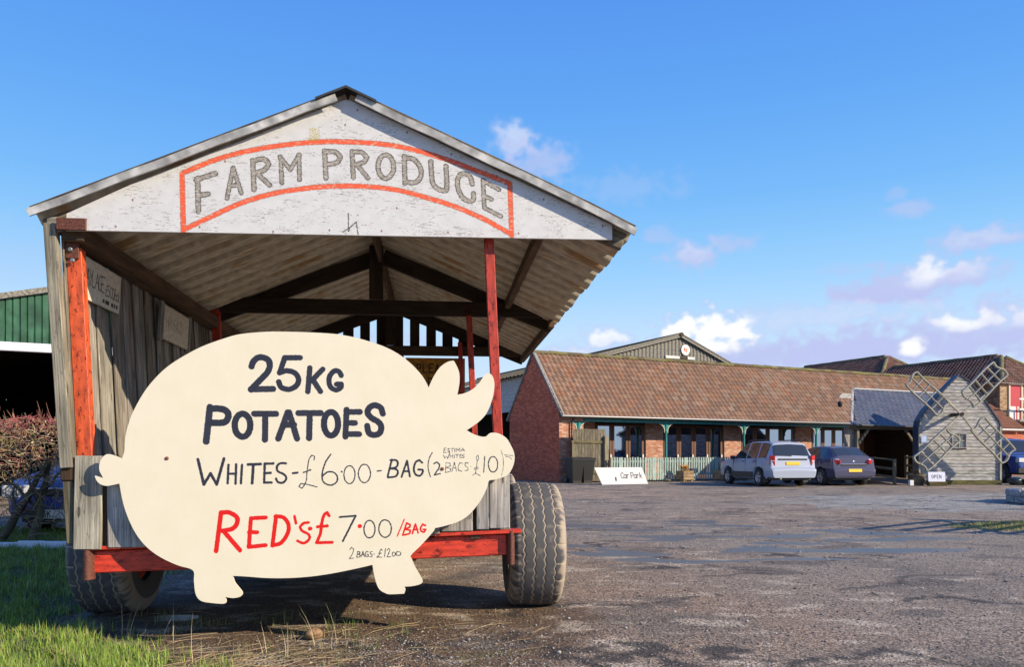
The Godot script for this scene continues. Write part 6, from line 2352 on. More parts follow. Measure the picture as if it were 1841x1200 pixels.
# ------------------------------------------------------------------ things standing in the yard
func make_yard_things() -> void:
	var shop := Transform3D(Basis(Vector3.UP, deg_to_rad(26.0)), Vector3(1.94, 0, -32.1))
	# two wheeled bins
	for q in [[Vector3(0.05, 0, 1.15), "dark wheeled bin with its wheel showing, nearer the brick gable"], [Vector3(0.68, 0, 0.95), "shaded wheeled bin standing right against the timber screen"]]:
		var o := thing("wheelie_bin", q[1], "bin", shop * q[0], 26.0, "bins beside the gable")
		var b := MB.new()
		b.col = Color(1, 1, 1)
		var lo := 0.20
		var hi := 0.275
		for k in 4:
			var sg := [[-1, 1], [1, 1], [1, -1], [-1, -1]]
			var a: Array = sg[k]
			var c: Array = sg[(k + 1) % 4]
			b.quad(Vector3(a[0] * lo, 0.10, a[1] * lo * 1.1), Vector3(c[0] * lo, 0.10, c[1] * lo * 1.1), Vector3(c[0] * hi, 0.96, c[1] * hi * 1.15), Vector3(a[0] * hi, 0.96, a[1] * hi * 1.15))
		b.bx(-hi - 0.015, hi + 0.015, 0.91, 0.965, -hi * 1.2, hi * 1.2, 0.01)
		b.bx(-lo, lo, 0.0, 0.11, -0.18, 0.22, 0.01)
		part("body", b, M.black_plastic, o)
		b = MB.new()
		b.box(Transform3D(Basis(Vector3.RIGHT, 0.06), Vector3(0, 1.0, 0.0)), Vector3(0.60, 0.06, 0.70), 0.025)
		b.bx(-0.25, 0.25, 0.99, 1.03, -0.42, -0.34, 0.012)
		part("lid", b, M.black_plastic, o)
		for s in [-1.0, 1.0]:
			b = MB.new()
			b.lathe(T3(s * 0.24, 0.10, -0.24), [Vector2(-0.025, 0.03), Vector2(-0.025, 0.10), Vector2(0.025, 0.10), Vector2(0.025, 0.03)], 16)
			part("wheel", b, M.black_plastic, o)
	# timber screen of upright boards
	var sc := thing("timber_screen", "weathered upright-board timber screen with pale post beside the bins", "fence panel", shop * Vector3(0.35, 0, 0.55), 26.0)
	for k in 12:
		var b := MB.new()
		b.col = jit(Color(1.0, 1.0, 0.95), 0.18)
		b.uvo = Vector2(rng.randf() * 3, rng.randf())
		b.bx(k * 0.131, k * 0.131 + 0.124, 0.05, 2.2 + rng.randf_range(-0.012, 0.012), -0.012, 0.012, 0.003)
		part("board", b, M.fence_wood, sc)
	for y in [1.62, 0.35]:
		var b := MB.new()
		b.col = Color(0.9, 0.88, 0.6)
		b.bx(-0.12, 1.45, y, y + 0.10, 0.013, 0.06, 0.006)
		part("rail", b, M.fence_wood, sc)
	var pb := MB.new()
	pb.bx(1.42, 1.62, 0.0, 1.92, 0.02, 0.15, 0.012)
	part("post", pb, M.post_wood, sc)
	pb = MB.new()
	pb.col = Color(0.8, 0.75, 0.65)
	pb.bx(-0.10, -0.02, 0.0, 1.7, 0.01, 0.08, 0.01)
	part("post", pb, M.post_wood, sc)
	# painted picket fence
	var f := thing("picket_fence", "pale green picket fence in front of the glazed shop doors", "fence", shop * Vector3(1.95, 0, 0.9), 26.0)
	for y in [0.28, 0.82]:
		var b := MB.new()
		b.bx(0.0, 9.6, y, y + 0.08, -0.045, -0.012, 0.004)
		part("rail", b, M.green_paint, f)
	var x := 0.0
	var k2 := 0
	while x < 9.6:
		var b := MB.new()
		b.col = jit(Color(1, 1, 1), 0.09)
		var post := k2 % 12 == 3
		var w := 0.20 if post else 0.078
		var top := 1.03 + rng.randf_range(-0.015, 0.015)
		b.box(Transform3D(Basis(Vector3.BACK, rng.randf_range(-0.012, 0.012)), Vector3(x + w * 0.5, 0.07 + (top - 0.07) * 0.5, 0.0)), Vector3(w, top - 0.07, 0.022), 0.003)
		part("picket", b, M.green_paint, f)
		x += w + 0.052
		k2 += 1
	# low stones under it
	var spots := [[3.8, 0.32, 0.11, "rounded mossy stone under the fence, left of the planter with orange plant"], [6.35, 0.34, 0.10, "flat mossy stone under the fence between the two planters"], [6.95, 0.20, 0.12, "small round mossy stone beside the planter next to the silver car"], [2.7, 0.16, 0.07, "little stone at the right foot of the car park board"], [0.35, 0.3, 0.04, "low flat stone at the foot of the pale screen post"]]
	for q in spots:
		var b := MB.new()
		b.col = jit(Color(1, 1, 1), 0.1)
		var pts := PackedVector3Array()
		for i in 7:
			for j in 13:
				var th := PI * i / 6.0
				var ph := TAU * j / 12.0
				var wob := 1.0 + 0.14 * sin(ph * 2.0 + float(q[0])) * sin(th) + 0.08 * sin(ph * 5.0 + th * 3.0)
				pts.append(Vector3(sin(th) * cos(-ph) * float(q[1]) * wob, -cos(th) * float(q[2]) * wob + float(q[2]) * 0.8, sin(th) * sin(-ph) * 0.2 * wob))
		b.grid(pts, 13)
		one("garden_stone", b, M.stone, q[3], "stone", shop * Vector3(1.95 + float(q[0]), 0, 1.12), 26.0, "stones along the fence")
	# crate planters
	for q in [[Vector3(5.05 + 0.25, 0, 1.45), "wooden crate planter with an orange plant against the picket fence", 1], [Vector3(7.35, 0, 1.5), "wooden crate planter half hidden by the silver car", 0]]:
		var o := thing("crate_planter", q[1], "planter", shop * q[0], 26.0, "crate planters")
		for row in 3:
			for side in 4:
				var b := MB.new()
				b.col = jit(Color(1, 1, 1), 0.13)
				var ln := 0.54
				var y := 0.09 + row * 0.125
				var xx := Transform3D(Basis(Vector3.UP, side * PI / 2), Vector3.ZERO) * Transform3D(Basis.IDENTITY, Vector3(0, y + 0.06, 0.26))
				b.box(xx, Vector3(ln if side % 2 == 0 else ln - 0.05, 0.118, 0.022), 0.004)
				part("slat", b, M.crate_wood, o)
		for sx in [-0.2, 0.2]:
			for sz in [-0.2, 0.2]:
				var b := MB.new()
				b.bx(sx - 0.03, sx + 0.03, 0.0, 0.44, sz - 0.03, sz + 0.03, 0.004)
				part("leg", b, M.crate_wood, o)
		var soil := MB.new()
		soil.col = Color(0.04, 0.03, 0.02)
		soil.bx(-0.235, 0.235, 0.36, 0.40, -0.235, 0.235)
		part("soil", soil, M.matte, o)
		leafy(("orange_plant" if q[2] else "low_plant"), "tuft of orange foliage in the crate planter" if q[2] else "dark evergreen tuft in the planter beside the silver car", shop * (q[0] + Vector3(0, 0.40, 0)), 0.22, 0.34, [Color(0.58, 0.27, 0.03), Color(0.64, 0.36, 0.06), Color(0.40, 0.18, 0.03)] if q[2] else [Color(0.05, 0.08, 0.03), Color(0.09, 0.11, 0.05)], 700)
	# the car park board leaning on the fence
	var i := Image.create(400, 130, false, Image.FORMAT_RGBA8)
	i.fill(Color(0.78, 0.78, 0.79))
	write(i, "Car Park", 172, 84, 43, Color(0.12, 0.12, 0.13), 4.6, 0.52)
	i.fill_rect(Rect2i(126, 74, 11, 30), Color(0.14, 0.14, 0.15))
	for k in 40:
		i.set_pixel(70 + k, 94 + int(3.0 * sin(k * 0.5)), Color(0.84, 0.84, 0.86))
	var o2 := MB.new()
	var g0 := Vector3(3.37, 0.0, -29.2)
	var wd := 2.12
	o2.plate(PackedVector2Array([Vector2(-wd * 0.5, 0), Vector2(wd * 0.5, 0), Vector2(wd * 0.5 - 0.20, 0.66), Vector2(-wd * 0.5 - 0.26, 0.66)]), -0.012, 0.0)
	var cp := one("car_park_board", o2, flat_panel(i, wd + 0.30, 0.66, 0.95), "white car park board leaning against the picket fence", "sign")
	cp.transform = Transform3D(Basis(Vector3.UP, deg_to_rad(27.0)) * Basis(Vector3.RIGHT, -0.22), g0 + Vector3(0.96, 0.012, -0.5))
	# open sign on its block
	var op := thing("open_sign", "white open sign standing on a timber block before the windmill", "sign", Vector3(15.545, 0, -28.5))
	i = Image.create(260, 150, false, Image.FORMAT_RGBA8)
	i.fill(Color(0.86, 0.87, 0.94))
	write(i, "OPEN", 52, 98, 50, Color(0.08, 0.08, 0.10), 8.0, 0.80)
	var b4 := MB.new()
	b4.plate(rect(0.62, 0.36), -0.015, 0.0, Transform3D(Basis(Vector3.RIGHT, -0.10), Vector3.ZERO))
	var pn := part("panel", b4, flat_panel(i, 0.62, 0.36, 0.8), op)
	pn.position = Vector3(0, 0.15, 0.0)
	b4 = MB.new()
	b4.col = Color(0.8, 0.7, 0.5)
	b4.bx(-0.33, 0.33, 0.0, 0.155, -0.10, 0.09, 0.012)
	part("block", b4, M.moss_wood, op)
	# half barrel, pots and a white block beside the porch rail
	var hb := thing("half_barrel", "brown half-barrel tub between porch rail and open sign", "tub", Vector3(15.05, 0, -29.0))
	b4 = MB.new()
	b4.col = Color(0.9, 0.75, 0.6)
	b4.lathe(Transform3D(Basis(Vector3.BACK, PI / 2), Vector3.ZERO), [Vector2(0.0, 0.25), Vector2(0.2, 0.29), Vector2(0.42, 0.31), Vector2(0.42, 0.27), Vector2(0.36, 0.26), Vector2(0.36, 0.001)], 18)
	part("tub", b4, M.fence_wood, hb)
	for y in [0.10, 0.32]:
		b4 = MB.new()
		b4.col = Color(0.07, 0.06, 0.05)
		b4.lathe(Transform3D(Basis(Vector3.BACK, PI / 2), Vector3(0, y, 0)), [Vector2(0.0, 0.275 + y * 0.09), Vector2(0.0, 0.286 + y * 0.09), Vector2(0.035, 0.289 + y * 0.09), Vector2(0.035, 0.275 + y * 0.09)], 18)
		part("hoop", b4, M.plain, hb)
	leafy("tub_plant", "rusty brown plant spilling from the half-barrel tub", Vector3(14.98, 0.38, -28.98), 0.22, 0.22, [Color(0.20, 0.08, 0.03), Color(0.10, 0.06, 0.03), Color(0.14, 0.10, 0.04)], 240)
	b4 = MB.new()
	b4.col = Color(0.8, 0.8, 0.78)
	b4.bx(-0.07, 0.07, 0.0, 0.20, -0.07, 0.07, 0.008)
	one("white_block", b4, M.plain, "small white block at the foot of the porch rail", "block", Vector3(14.72, 0, -28.75))
	# rubbish right of the windmill
	b4 = MB.new()
	b4.col = Color(0.03, 0.13, 0.06)
	b4.bx(-0.42, 0.42, 0.0, 0.22, -0.28, 0.28, 0.02)
	b4.bx(-0.45, 0.45, 0.18, 0.23, -0.31, 0.31, 0.01)
	one("green_crate", b4, M.plain_gloss, "green plastic crate on the ground right of the windmill", "crate", Vector3(19.55, 0, -29.3), 4.0)
	b4 = MB.new()
	b4.col = Color(0.03, 0.033, 0.045)
	var bp := PackedVector3Array()
	for a in 9:
		for c in 17:
			var th := PI * a / 8.0
			var ph := -TAU * c / 16.0
			var wob := 1.0 + 0.16 * sin(ph * 3.0 + th * 5.0) + 0.10 * sin(ph * 7.0)
			bp.append(Vector3(sin(th) * cos(ph) * 0.26 * wob, 0.15 - cos(th) * 0.16, sin(th) * sin(ph) * 0.22 * wob))
	b4.grid(bp, 17)
	one("rubbish_bag", b4, M.plain_gloss, "crumpled black bag at the corner of the windmill", "bag", Vector3(18.86, 0, -29.2))
	# round stone planter at the right edge, with a clipped shrub
	var st := thing("stone_planter", "round low stone planter at the right edge of the yard", "planter", Vector3(13.35, 0, -17.8))
	for row in 2:
		for k in 22:
			var an := TAU * (k + 0.5 * row) / 22.0
			var b := MB.new()
			b.col = jit(Color(1.25, 1.25, 1.3), 0.15)
			b.box(Transform3D(Basis(Vector3.UP, -an), Vector3(cos(an) * 1.62, 0.08 + row * 0.155, sin(an) * 1.62)), Vector3(0.26, 0.15, 0.455 + rng.randf_range(-0.02, 0.01)), 0.02)
			part("stone", b, M.concrete, st)
	var sb := MB.new()
	sb.col = Color(0.05, 0.04, 0.025)
	sb.lathe(Transform3D(Basis(Vector3.BACK, PI / 2), Vector3.ZERO), [Vector2(0.01, 1.5), Vector2(0.27, 1.5), Vector2(0.32, 0.8), Vector2(0.34, 0.001)], 24)
	part("soil", sb, M.matte, st)
	leafy("round_shrub", "low green shrub growing in the round stone planter", Vector3(13.3, 0.30, -17.7), 1.05, 0.75, [Color(0.06, 0.10, 0.025), Color(0.09, 0.13, 0.04)], 2600)
	# the field gate outside the frame whose shadow crosses the yard
	var g := thing("field_gate", "five-barred timber field gate standing open at the right of the yard", "gate", Vector3(7.30, 0, -10.72))
	var dir := Vector3(2.06, 0, -1.54)
	for t in [0.0, 1.0]:
		var b := MB.new()
		b.bar(dir * t + Vector3(0, 0.02, 0), dir * t + Vector3(0, 1.22, 0), 0.09, 0.07, dir, 0.006)
		part("stile", b, M.fence_wood, g)
	for y in [0.22, 0.42, 0.64, 0.88, 1.14]:
		var b := MB.new()
		b.bar(dir * 0.02 + Vector3(0, y, 0), dir * 0.98 + Vector3(0, y, 0), 0.085, 0.03, dir.cross(Vector3.UP), 0.004)
		part("gate_bar", b, M.fence_wood, g)
	var gb := MB.new()
	gb.bar(dir * 0.03 + Vector3(0, 0.24, 0) + dir.cross(Vector3.UP).normalized() * 0.03, dir * 0.97 + Vector3(0, 1.12, 0) + dir.cross(Vector3.UP).normalized() * 0.03, 0.07, 0.025, dir.cross(Vector3.UP), 0.004)
	part("brace", gb, M.fence_wood, g)
	gb = MB.new()
	gb.bar(dir * 1.06 + Vector3(0, 0, 0), dir * 1.06 + Vector3(0, 1.4, 0), 0.16, 0.16, dir, 0.01)
	one("gate_post", gb, M.fence_wood, "square timber gate post at the far end of the field gate", "post", Vector3(7.30, 0, -10.72))

func leafy(called: String, label: String, at: Vector3, rad: float, ht: float, cols: Array, n: int) -> void:
	var r := RandomNumberGenerator.new()
	r.seed = hash(called)
	var o := thing(called, label, "plant", at)
	var b := MB.new()
	for k in 9:
		b.col = Color(0.10, 0.07, 0.04)
		var e := Vector3(r.randf_range(-0.6, 0.6) * rad, ht * r.randf_range(0.5, 0.85), r.randf_range(-0.6, 0.6) * rad)
		b.tube([Vector3(0, -0.02, 0), e * 0.5 + Vector3(0, 0.02, 0), e], [0.012, 0.008, 0.004], 4, false)
	part("stem", b, M.twig, o)
	b = MB.new()
	for k in n:
		var d := Vector3(r.randf_range(-1, 1), r.randf_range(-0.2, 1), r.randf_range(-1, 1)).normalized()
		var f := 0.55 + 0.5 * pow(r.randf(), 0.5)
		f *= 0.85 + 0.3 * sin(d.x * 5.0 + 1.3) * sin(d.z * 4.0)
		var p := Vector3(d.x * rad * f, maxf(d.y, -0.1) * ht * f + ht * 0.12, d.z * rad * f)
		var a := (d + Vector3(r.randf_range(-0.8, 0.8), r.randf_range(-0.4, 0.8), r.randf_range(-0.8, 0.8))).normalized()
		var c := a.cross(Vector3(0.2, 1, 0.4)).normalized()
		var s := r.randf_range(0.018, 0.034) * (1.0 if rad < 0.6 else 1.7)
		b.col = jit(cols[r.randi() % cols.size()], 0.22)
		b.quad(p - a * s, p + c * s * 0.5, p + a * s, p - c * s * 0.5)
	stuff(part("foliage", b, M.leaf, o))

# ------------------------------------------------------------------ cars
func sample(keys: Array, z: float, col: int) -> float:
	for k in keys.size() - 1:
		if z <= keys[k + 1][0]:
			var t: float = (z - keys[k][0]) / maxf(keys[k + 1][0] - keys[k][0], 0.0001)
			return lerpf(keys[k][col], keys[k + 1][col], clampf(t, 0.0, 1.0))
	return keys[-1][col]

func in_any(z0: float, z1: float, spans: Array) -> bool:
	var m := (z0 + z1) * 0.5
	for s in spans:
		if m > s[0] and m < s[1]:
			return true
	return false

func wheel_part(o: Node3D, at: Vector3, r: float, side: float, spokes: int) -> void:
	var b := MB.new()
	b.lathe(T3(0, 0, 0), [Vector2(-0.095, r * 0.64), Vector2(-0.10, r * 0.80), Vector2(-0.085, r * 0.96), Vector2(-0.05, r), Vector2(0.05, r), Vector2(0.085, r * 0.96), Vector2(0.10, r * 0.80), Vector2(0.095, r * 0.64)], 28)
	var w := part("wheel", b, M.tyre, o)
	w.position = at
	b = MB.new()
	var s := side
	b.lathe(Transform3D(Basis(Vector3.UP, 0.0 if s > 0 else PI), Vector3.ZERO), [Vector2(-0.05, r * 0.66), Vector2(0.085, r * 0.66), Vector2(0.09, r * 0.60), Vector2(0.03, r * 0.56), Vector2(0.02, 0.001)], 24)
	for k in spokes:
		var an := TAU * k / spokes
		var d := Vector3(0, cos(an), sin(an))
		b.bar(d * r * 0.06 + Vector3(s * 0.055, 0, 0), d * r * 0.62 + Vector3(s * 0.075, 0, 0), r * 0.20, 0.03, Vector3.RIGHT, 0.006)
	b.lathe(Transform3D(Basis(Vector3.UP, 0.0 if s > 0 else PI), Vector3.ZERO), [Vector2(0.03, r * 0.2), Vector2(0.085, r * 0.16), Vector2(0.09, 0.001)], 12)
	part("rim", b, M.rim, w)

func car_body(o: Node3D, P: Dictionary) -> void:
	var keys: Array = P.keys
	var zs := []
	for k in keys:
		zs.append(float(k[0]))
	for s in P.side + [P.screen, P.rear]:
		zs.append(float(s[0]))
		zs.append(float(s[1]))
	var ra: float = P.r + 0.065
	for wz in P.wheels:
		for k in 9:
			zs.append(wz + ra * cos(PI * k / 8.0))
	zs.sort()
	var st := []
	for z in zs:
		if st.is_empty() or z - st[-1] > 0.012:
			st.append(z)
	var sill: float = P.sill
	var pts := []
	for z in st:
		var yt := sample(keys, z, 1)
		var yb := sample(keys, z, 2)
		var wb := sample(keys, z, 3)
		var wt := sample(keys, z, 4)
		var low := sill + (0.06 if z < P.wheels[0] - 0.5 or z > P.wheels[1] + 0.5 else 0.0)
		for wz in P.wheels:
			var d: float = absf(z - wz)
			if d < ra:
				low = maxf(low, P.r - 0.02 + sqrt(ra * ra - d * d))
		low = minf(low, yb - 0.06)
		var mid := minf(maxf(P.get("waist", 0.60), low + 0.03), yb - 0.02)
		var ring := [Vector2(wb * 0.955, low), Vector2(wb + 0.015, minf(low + 0.07, mid - 0.008)), Vector2(wb + 0.035, mid), Vector2(wb + 0.012, yb - 0.015), Vector2(wb - 0.02, yb), Vector2(wt + 0.02, maxf(yt - 0.055, yb + 0.002)), Vector2(wt - 0.08, maxf(yt - 0.012, yb + 0.004)), Vector2(0, maxf(yt + 0.012, yb + 0.006))]
		var row := []
		for k in 8:
			row.append(Vector3(-ring[k].x, ring[k].y, z))
		for k in range(6, -1, -1):
			row.append(Vector3(ring[k].x, ring[k].y, z))
		pts.append(row)
	var body := MB.new()
	var panes := {}
	var n := 15
	var nrm := []
	for i in pts.size():
		var row := []
		for k in n:
			var a: Vector3 = pts[i][mini(k + 1, n - 1)] - pts[i][maxi(k - 1, 0)]
			var b: Vector3 = pts[mini(i + 1, pts.size() - 1)][k] - pts[maxi(i - 1, 0)][k]
			row.append(b.cross(a).normalized())
		nrm.append(row)
	for i in pts.size() - 1:
		for k in n - 1:
			var z0: float = st[i]
			var z1: float = st[i + 1]
			var which := ""
			if k == 4 or k == 9:
				for s in P.side.size():
					if in_any(z0, z1, [P.side[s]]):
						which = "side_window %d %d" % [s, k]
			elif k >= 5 and k <= 8:
				if in_any(z0, z1, [P.screen]):
					which = "windscreen"
				elif in_any(z0, z1, [P.rear]):
					which = "rear_window"
			var g := which != ""
			if g and not panes.has(which):
				panes[which] = MB.new()
			var m: MB = panes[which] if g else body
			var f: Array = [[i, k], [i + 1, k], [i + 1, k + 1], [i, k + 1]]
			var q := []
			for c in f:
				q.append(pts[c[0]][c[1]])
			var fn: Vector3 = (q[2] - q[0]).cross(q[3] - q[1]).normalized()
			var base := m.v.size()
			for c in 4:
				var vn: Vector3 = nrm[f[c][0]][f[c][1]]
				m.vert(q[c], fn if vn.dot(fn) < 0.75 or g else vn.lerp(fn, 0.25).normalized())
			m.ix.append_array([base, base + 2, base + 1, base, base + 3, base + 2])
	# close the ends
	for e in [0, pts.size() - 1]:
		for k in range(0, 7):
			var a: Vector3 = pts[e][k]
			var b: Vector3 = pts[e][14 - k]
			var c: Vector3 = pts[e][13 - k]
			var d: Vector3 = pts[e][k + 1]
			if e == 0: body.quad(b, a, d, c)
			else: body.quad(a, b, c, d)
	part("body", body, P.paint, o)
	for w in panes:
		part(w.get_slice(" ", 0), panes[w], M.car_glass, o)
	# dark underside and wheel wells
	var u := MB.new()
	var hw: float = P.half - 0.13
	u.bx(-hw, hw, sill - 0.03, 0.82, keys[0][0] + 0.25, keys[-1][0] - 0.22)
	part("underbody", u, M.trim_plastic, o)
	for wz in P.wheels:
		for s in [-1.0, 1.0]:
			wheel_part(o, Vector3(s * (P.half - 0.09), P.r, wz), P.r, s, P.spokes)

func lamp_block(called: String, o: Node3D, m: Material, at: Vector3, s: Vector3, yaw := 0.0, tilt := 0.0) -> void:
	var b := MB.new()
	b.box(Transform3D(Basis(Vector3.UP, yaw) * Basis(Vector3.RIGHT, tilt), at), s, 0.012)
	part(called, b, m, o)

func make_cars() -> void:
	# --- silver estate
	var P := {"paint": M.silver_paint, "half": 0.865, "r": 0.325, "sill": 0.27, "wheels": [-1.30, 1.22], "spokes": 5, "waist": 0.66,
		"keys": [[-2.22, 0.62, 0.60, 0.60, 0.50], [-2.16, 0.74, 0.72, 0.73, 0.62], [-1.95, 0.87, 0.85, 0.80, 0.68], [-1.30, 0.99, 0.96, 0.825, 0.70], [-1.00, 1.04, 1.00, 0.83, 0.72], [-0.25, 1.57, 1.00, 0.835, 0.59], [0.10, 1.62, 1.00, 0.835, 0.59], [0.60, 1.635, 1.01, 0.835, 0.59], [1.30, 1.62, 1.02, 0.83, 0.59], [1.80, 1.56, 1.03, 0.82, 0.60], [2.05, 1.06, 1.03, 0.81, 0.70], [2.09, 0.98, 0.96, 0.81, 0.72], [2.115, 0.70, 0.68, 0.80, 0.72], [2.20, 0.66, 0.64, 0.80, 0.74], [2.23, 0.58, 0.56, 0.78, 0.72], [2.235, 0.45, 0.43, 0.78, 0.72]],
		"side": [[-0.74, 0.17], [0.25, 1.03], [1.11, 1.72]], "screen": [-0.97, -0.30], "rear": [1.83, 2.03]}
	var o := thing("parked_car", "silver estate car with roof rails parked in front of the shop", "car", Vector3.ZERO, 9.5, "parked cars")
	car_body(o, P)
	o.position = Vector3(8.95, 0, -28.1) - o.basis * Vector3(-0.775, 0, 1.22)
	estate_details(o)
	# --- dark hatchback
	P = {"paint": M.navy_paint, "half": 0.87, "r": 0.315, "sill": 0.24, "wheels": [-1.32, 1.28], "spokes": 7, "waist": 0.64,
		"keys": [[-2.12, 0.58, 0.56, 0.58, 0.48], [-2.05, 0.68, 0.66, 0.74, 0.62], [-1.75, 0.82, 0.80, 0.82, 0.68], [-1.20, 0.94, 0.92, 0.84, 0.70], [-0.95, 0.99, 0.96, 0.84, 0.70], [-0.10, 1.40, 0.98, 0.845, 0.58], [0.35, 1.465, 0.99, 0.845, 0.58], [0.90, 1.465, 1.00, 0.845, 0.58], [1.30, 1.44, 1.01, 0.84, 0.58], [1.50, 1.40, 1.01, 0.835, 0.58], [1.93, 1.10, 1.01, 0.80, 0.64], [2.01, 1.02, 0.99, 0.79, 0.68], [2.05, 0.70, 0.68, 0.79, 0.70], [2.12, 0.64, 0.62, 0.79, 0.72], [2.14, 0.56, 0.54, 0.77, 0.70], [2.145, 0.42, 0.40, 0.77, 0.70]],
		"side": [[-0.68, 0.22], [0.30, 1.05], [1.12, 1.38]], "screen": [-0.92, -0.15], "rear": [1.52, 1.91]}
	o = thing("parked_car", "dark blue hatchback parked between the silver car and the porch", "car", Vector3.ZERO, 9.0, "parked cars")
	car_body(o, P)
	o.position = Vector3(11.55, 0, -29.0) - o.basis * Vector3(-0.78, 0, 1.28)
	hatch_details(o)
	# --- blue off-roader right of the windmill, facing us
	P = {"paint": M.blue_paint, "half": 0.95, "r": 0.385, "sill": 0.38, "wheels": [-1.44, 1.44], "spokes": 6, "waist": 0.85,
		"keys": [[-2.38, 0.70, 0.68, 0.78, 0.66], [-2.33, 0.95, 0.93, 0.86, 0.72], [-2.24, 1.10, 1.08, 0.88, 0.76], [-1.20, 1.18, 1.15, 0.91, 0.78], [-1.05, 1.20, 1.17, 0.91, 0.78], [-0.55, 1.76, 1.18, 0.91, 0.70], [0.0, 1.84, 1.18, 0.91, 0.70], [0.5, 1.87, 1.18, 0.91, 0.70], [2.10, 1.87, 1.18, 0.90, 0.70], [2.34, 1.25, 1.18, 0.89, 0.74], [2.38, 0.70, 0.68, 0.88, 0.76], [2.385, 0.5, 0.48, 0.88, 0.76]],
		"side": [[-0.90, 0.0], [0.08, 1.0], [1.1, 2.0]], "screen": [-1.02, -0.58], "rear": [2.13, 2.32]}
	o = thing("parked_car", "blue off-road car half hidden behind the right of the windmill", "car", Vector3(20.75, 0, -32.95), 180.0, "parked cars")
	car_body(o, P)
	front_details(o, 0.95, -2.36, 0.93, 1.0, false)
	lamp_block("wheel_arch_trim", o, M.trim_plastic, Vector3(0, 0.52, -2.36), Vector3(1.80, 0.20, 0.10))
	# --- blue car behind the hedge
	P = {"paint": M.blue_paint, "half": 0.88, "r": 0.32, "sill": 0.22, "wheels": [-1.30, 1.30], "spokes": 7, "waist": 0.58,
		"keys": [[-2.10, 0.56, 0.54, 0.66, 0.52], [-2.05, 0.68, 0.66, 0.78, 0.62], [-1.85, 0.80, 0.78, 0.84, 0.68], [-1.20, 0.92, 0.90, 0.86, 0.72], [-1.00, 0.96, 0.93, 0.86, 0.72], [-0.20, 1.44, 0.96, 0.86, 0.60], [0.4, 1.52, 0.97, 0.86, 0.60], [1.5, 1.50, 1.0, 0.85, 0.60], [2.0, 1.05, 1.0, 0.82, 0.66], [2.10, 0.6, 0.58, 0.80, 0.70]],
		"side": [[-0.70, 0.2], [0.3, 1.1]], "screen": [-0.97, -0.25], "rear": [1.55, 1.95]}
	o = thing("parked_car", "bright blue car seen through the bare hedge left of the wagon", "car", Vector3(-5.98, 0, -12.55), 180.0, "parked cars")
	car_body(o, P)
	front_details(o, 0.88, -2.08, 0.62, 0.62, true)

func estate_details(o: Node3D) -> void:
	for s in [-1.0, 1.0]:
		lamp_block("tail_light", o, M.red_lens, Vector3(s * 0.75, 0.93, 2.045), Vector3(0.19, 0.36, 0.12), s * 0.45, 0.10)
		lamp_block("lamp_stripe", o, M.clear_lens, Vector3(s * 0.752, 0.92, 2.051), Vector3(0.16, 0.05, 0.12), s * 0.45, 0.10)
		var b := MB.new()
		b.tube([Vector3(s * 0.60, 1.58, -0.15), Vector3(s * 0.60, 1.665, 0.05), Vector3(s * 0.60, 1.67, 1.35), Vector3(s * 0.60, 1.59, 1.62)], [0.018, 0.02, 0.02, 0.018], 6)
		part("roof_rail", b, M.trim_plastic, o)
		lamp_block("mirror", o, M.trim_plastic, Vector3(s * 0.96, 1.04, -0.62), Vector3(0.17, 0.14, 0.10))
		lamp_block("side_cladding", o, M.trim_plastic, Vector3(s * 0.872, 0.42, -0.04), Vector3(0.03, 0.20, 1.72))
		for z in [0.02, 0.92]:
			lamp_block("door_handle", o, M.trim_plastic, Vector3(s * 0.862, 0.90, z), Vector3(0.03, 0.035, 0.15))
		for z in [-0.78, 0.21, 1.06]:
			lamp_block("door_seam", o, M.trim_plastic, Vector3(s * 0.858, 0.72, z), Vector3(0.022, 0.54, 0.010))
		lamp_block("mud_flap", o, M.trim_plastic, Vector3(s * 0.77, 0.27, 1.60), Vector3(0.20, 0.24, 0.015))
	lamp_block("number_plate", o, M.yellow_plate, Vector3(0.0, 0.83, 2.118), Vector3(0.52, 0.115, 0.012), 0.0, -0.07)
	lamp_block("plate_trim", o, M.trim_plastic, Vector3(0.0, 0.975, 2.096), Vector3(1.10, 0.055, 0.035))
	lamp_block("lower_bumper", o, M.trim_plastic, Vector3(0.0, 0.36, 2.16), Vector3(1.46, 0.09, 0.12))
	var w := MB.new()
	w.bar(Vector3(-0.02, 1.10, 2.055), Vector3(-0.42, 1.125, 2.045), 0.02, 0.02)
	part("wiper", w, M.trim_plastic, o)
	var t := MB.new()
	t.tube([Vector3(-0.5, 0.30, 1.9), Vector3(-0.5, 0.30, 2.2)], [0.035, 0.035], 8)
	part("exhaust", t, M.steel, o)

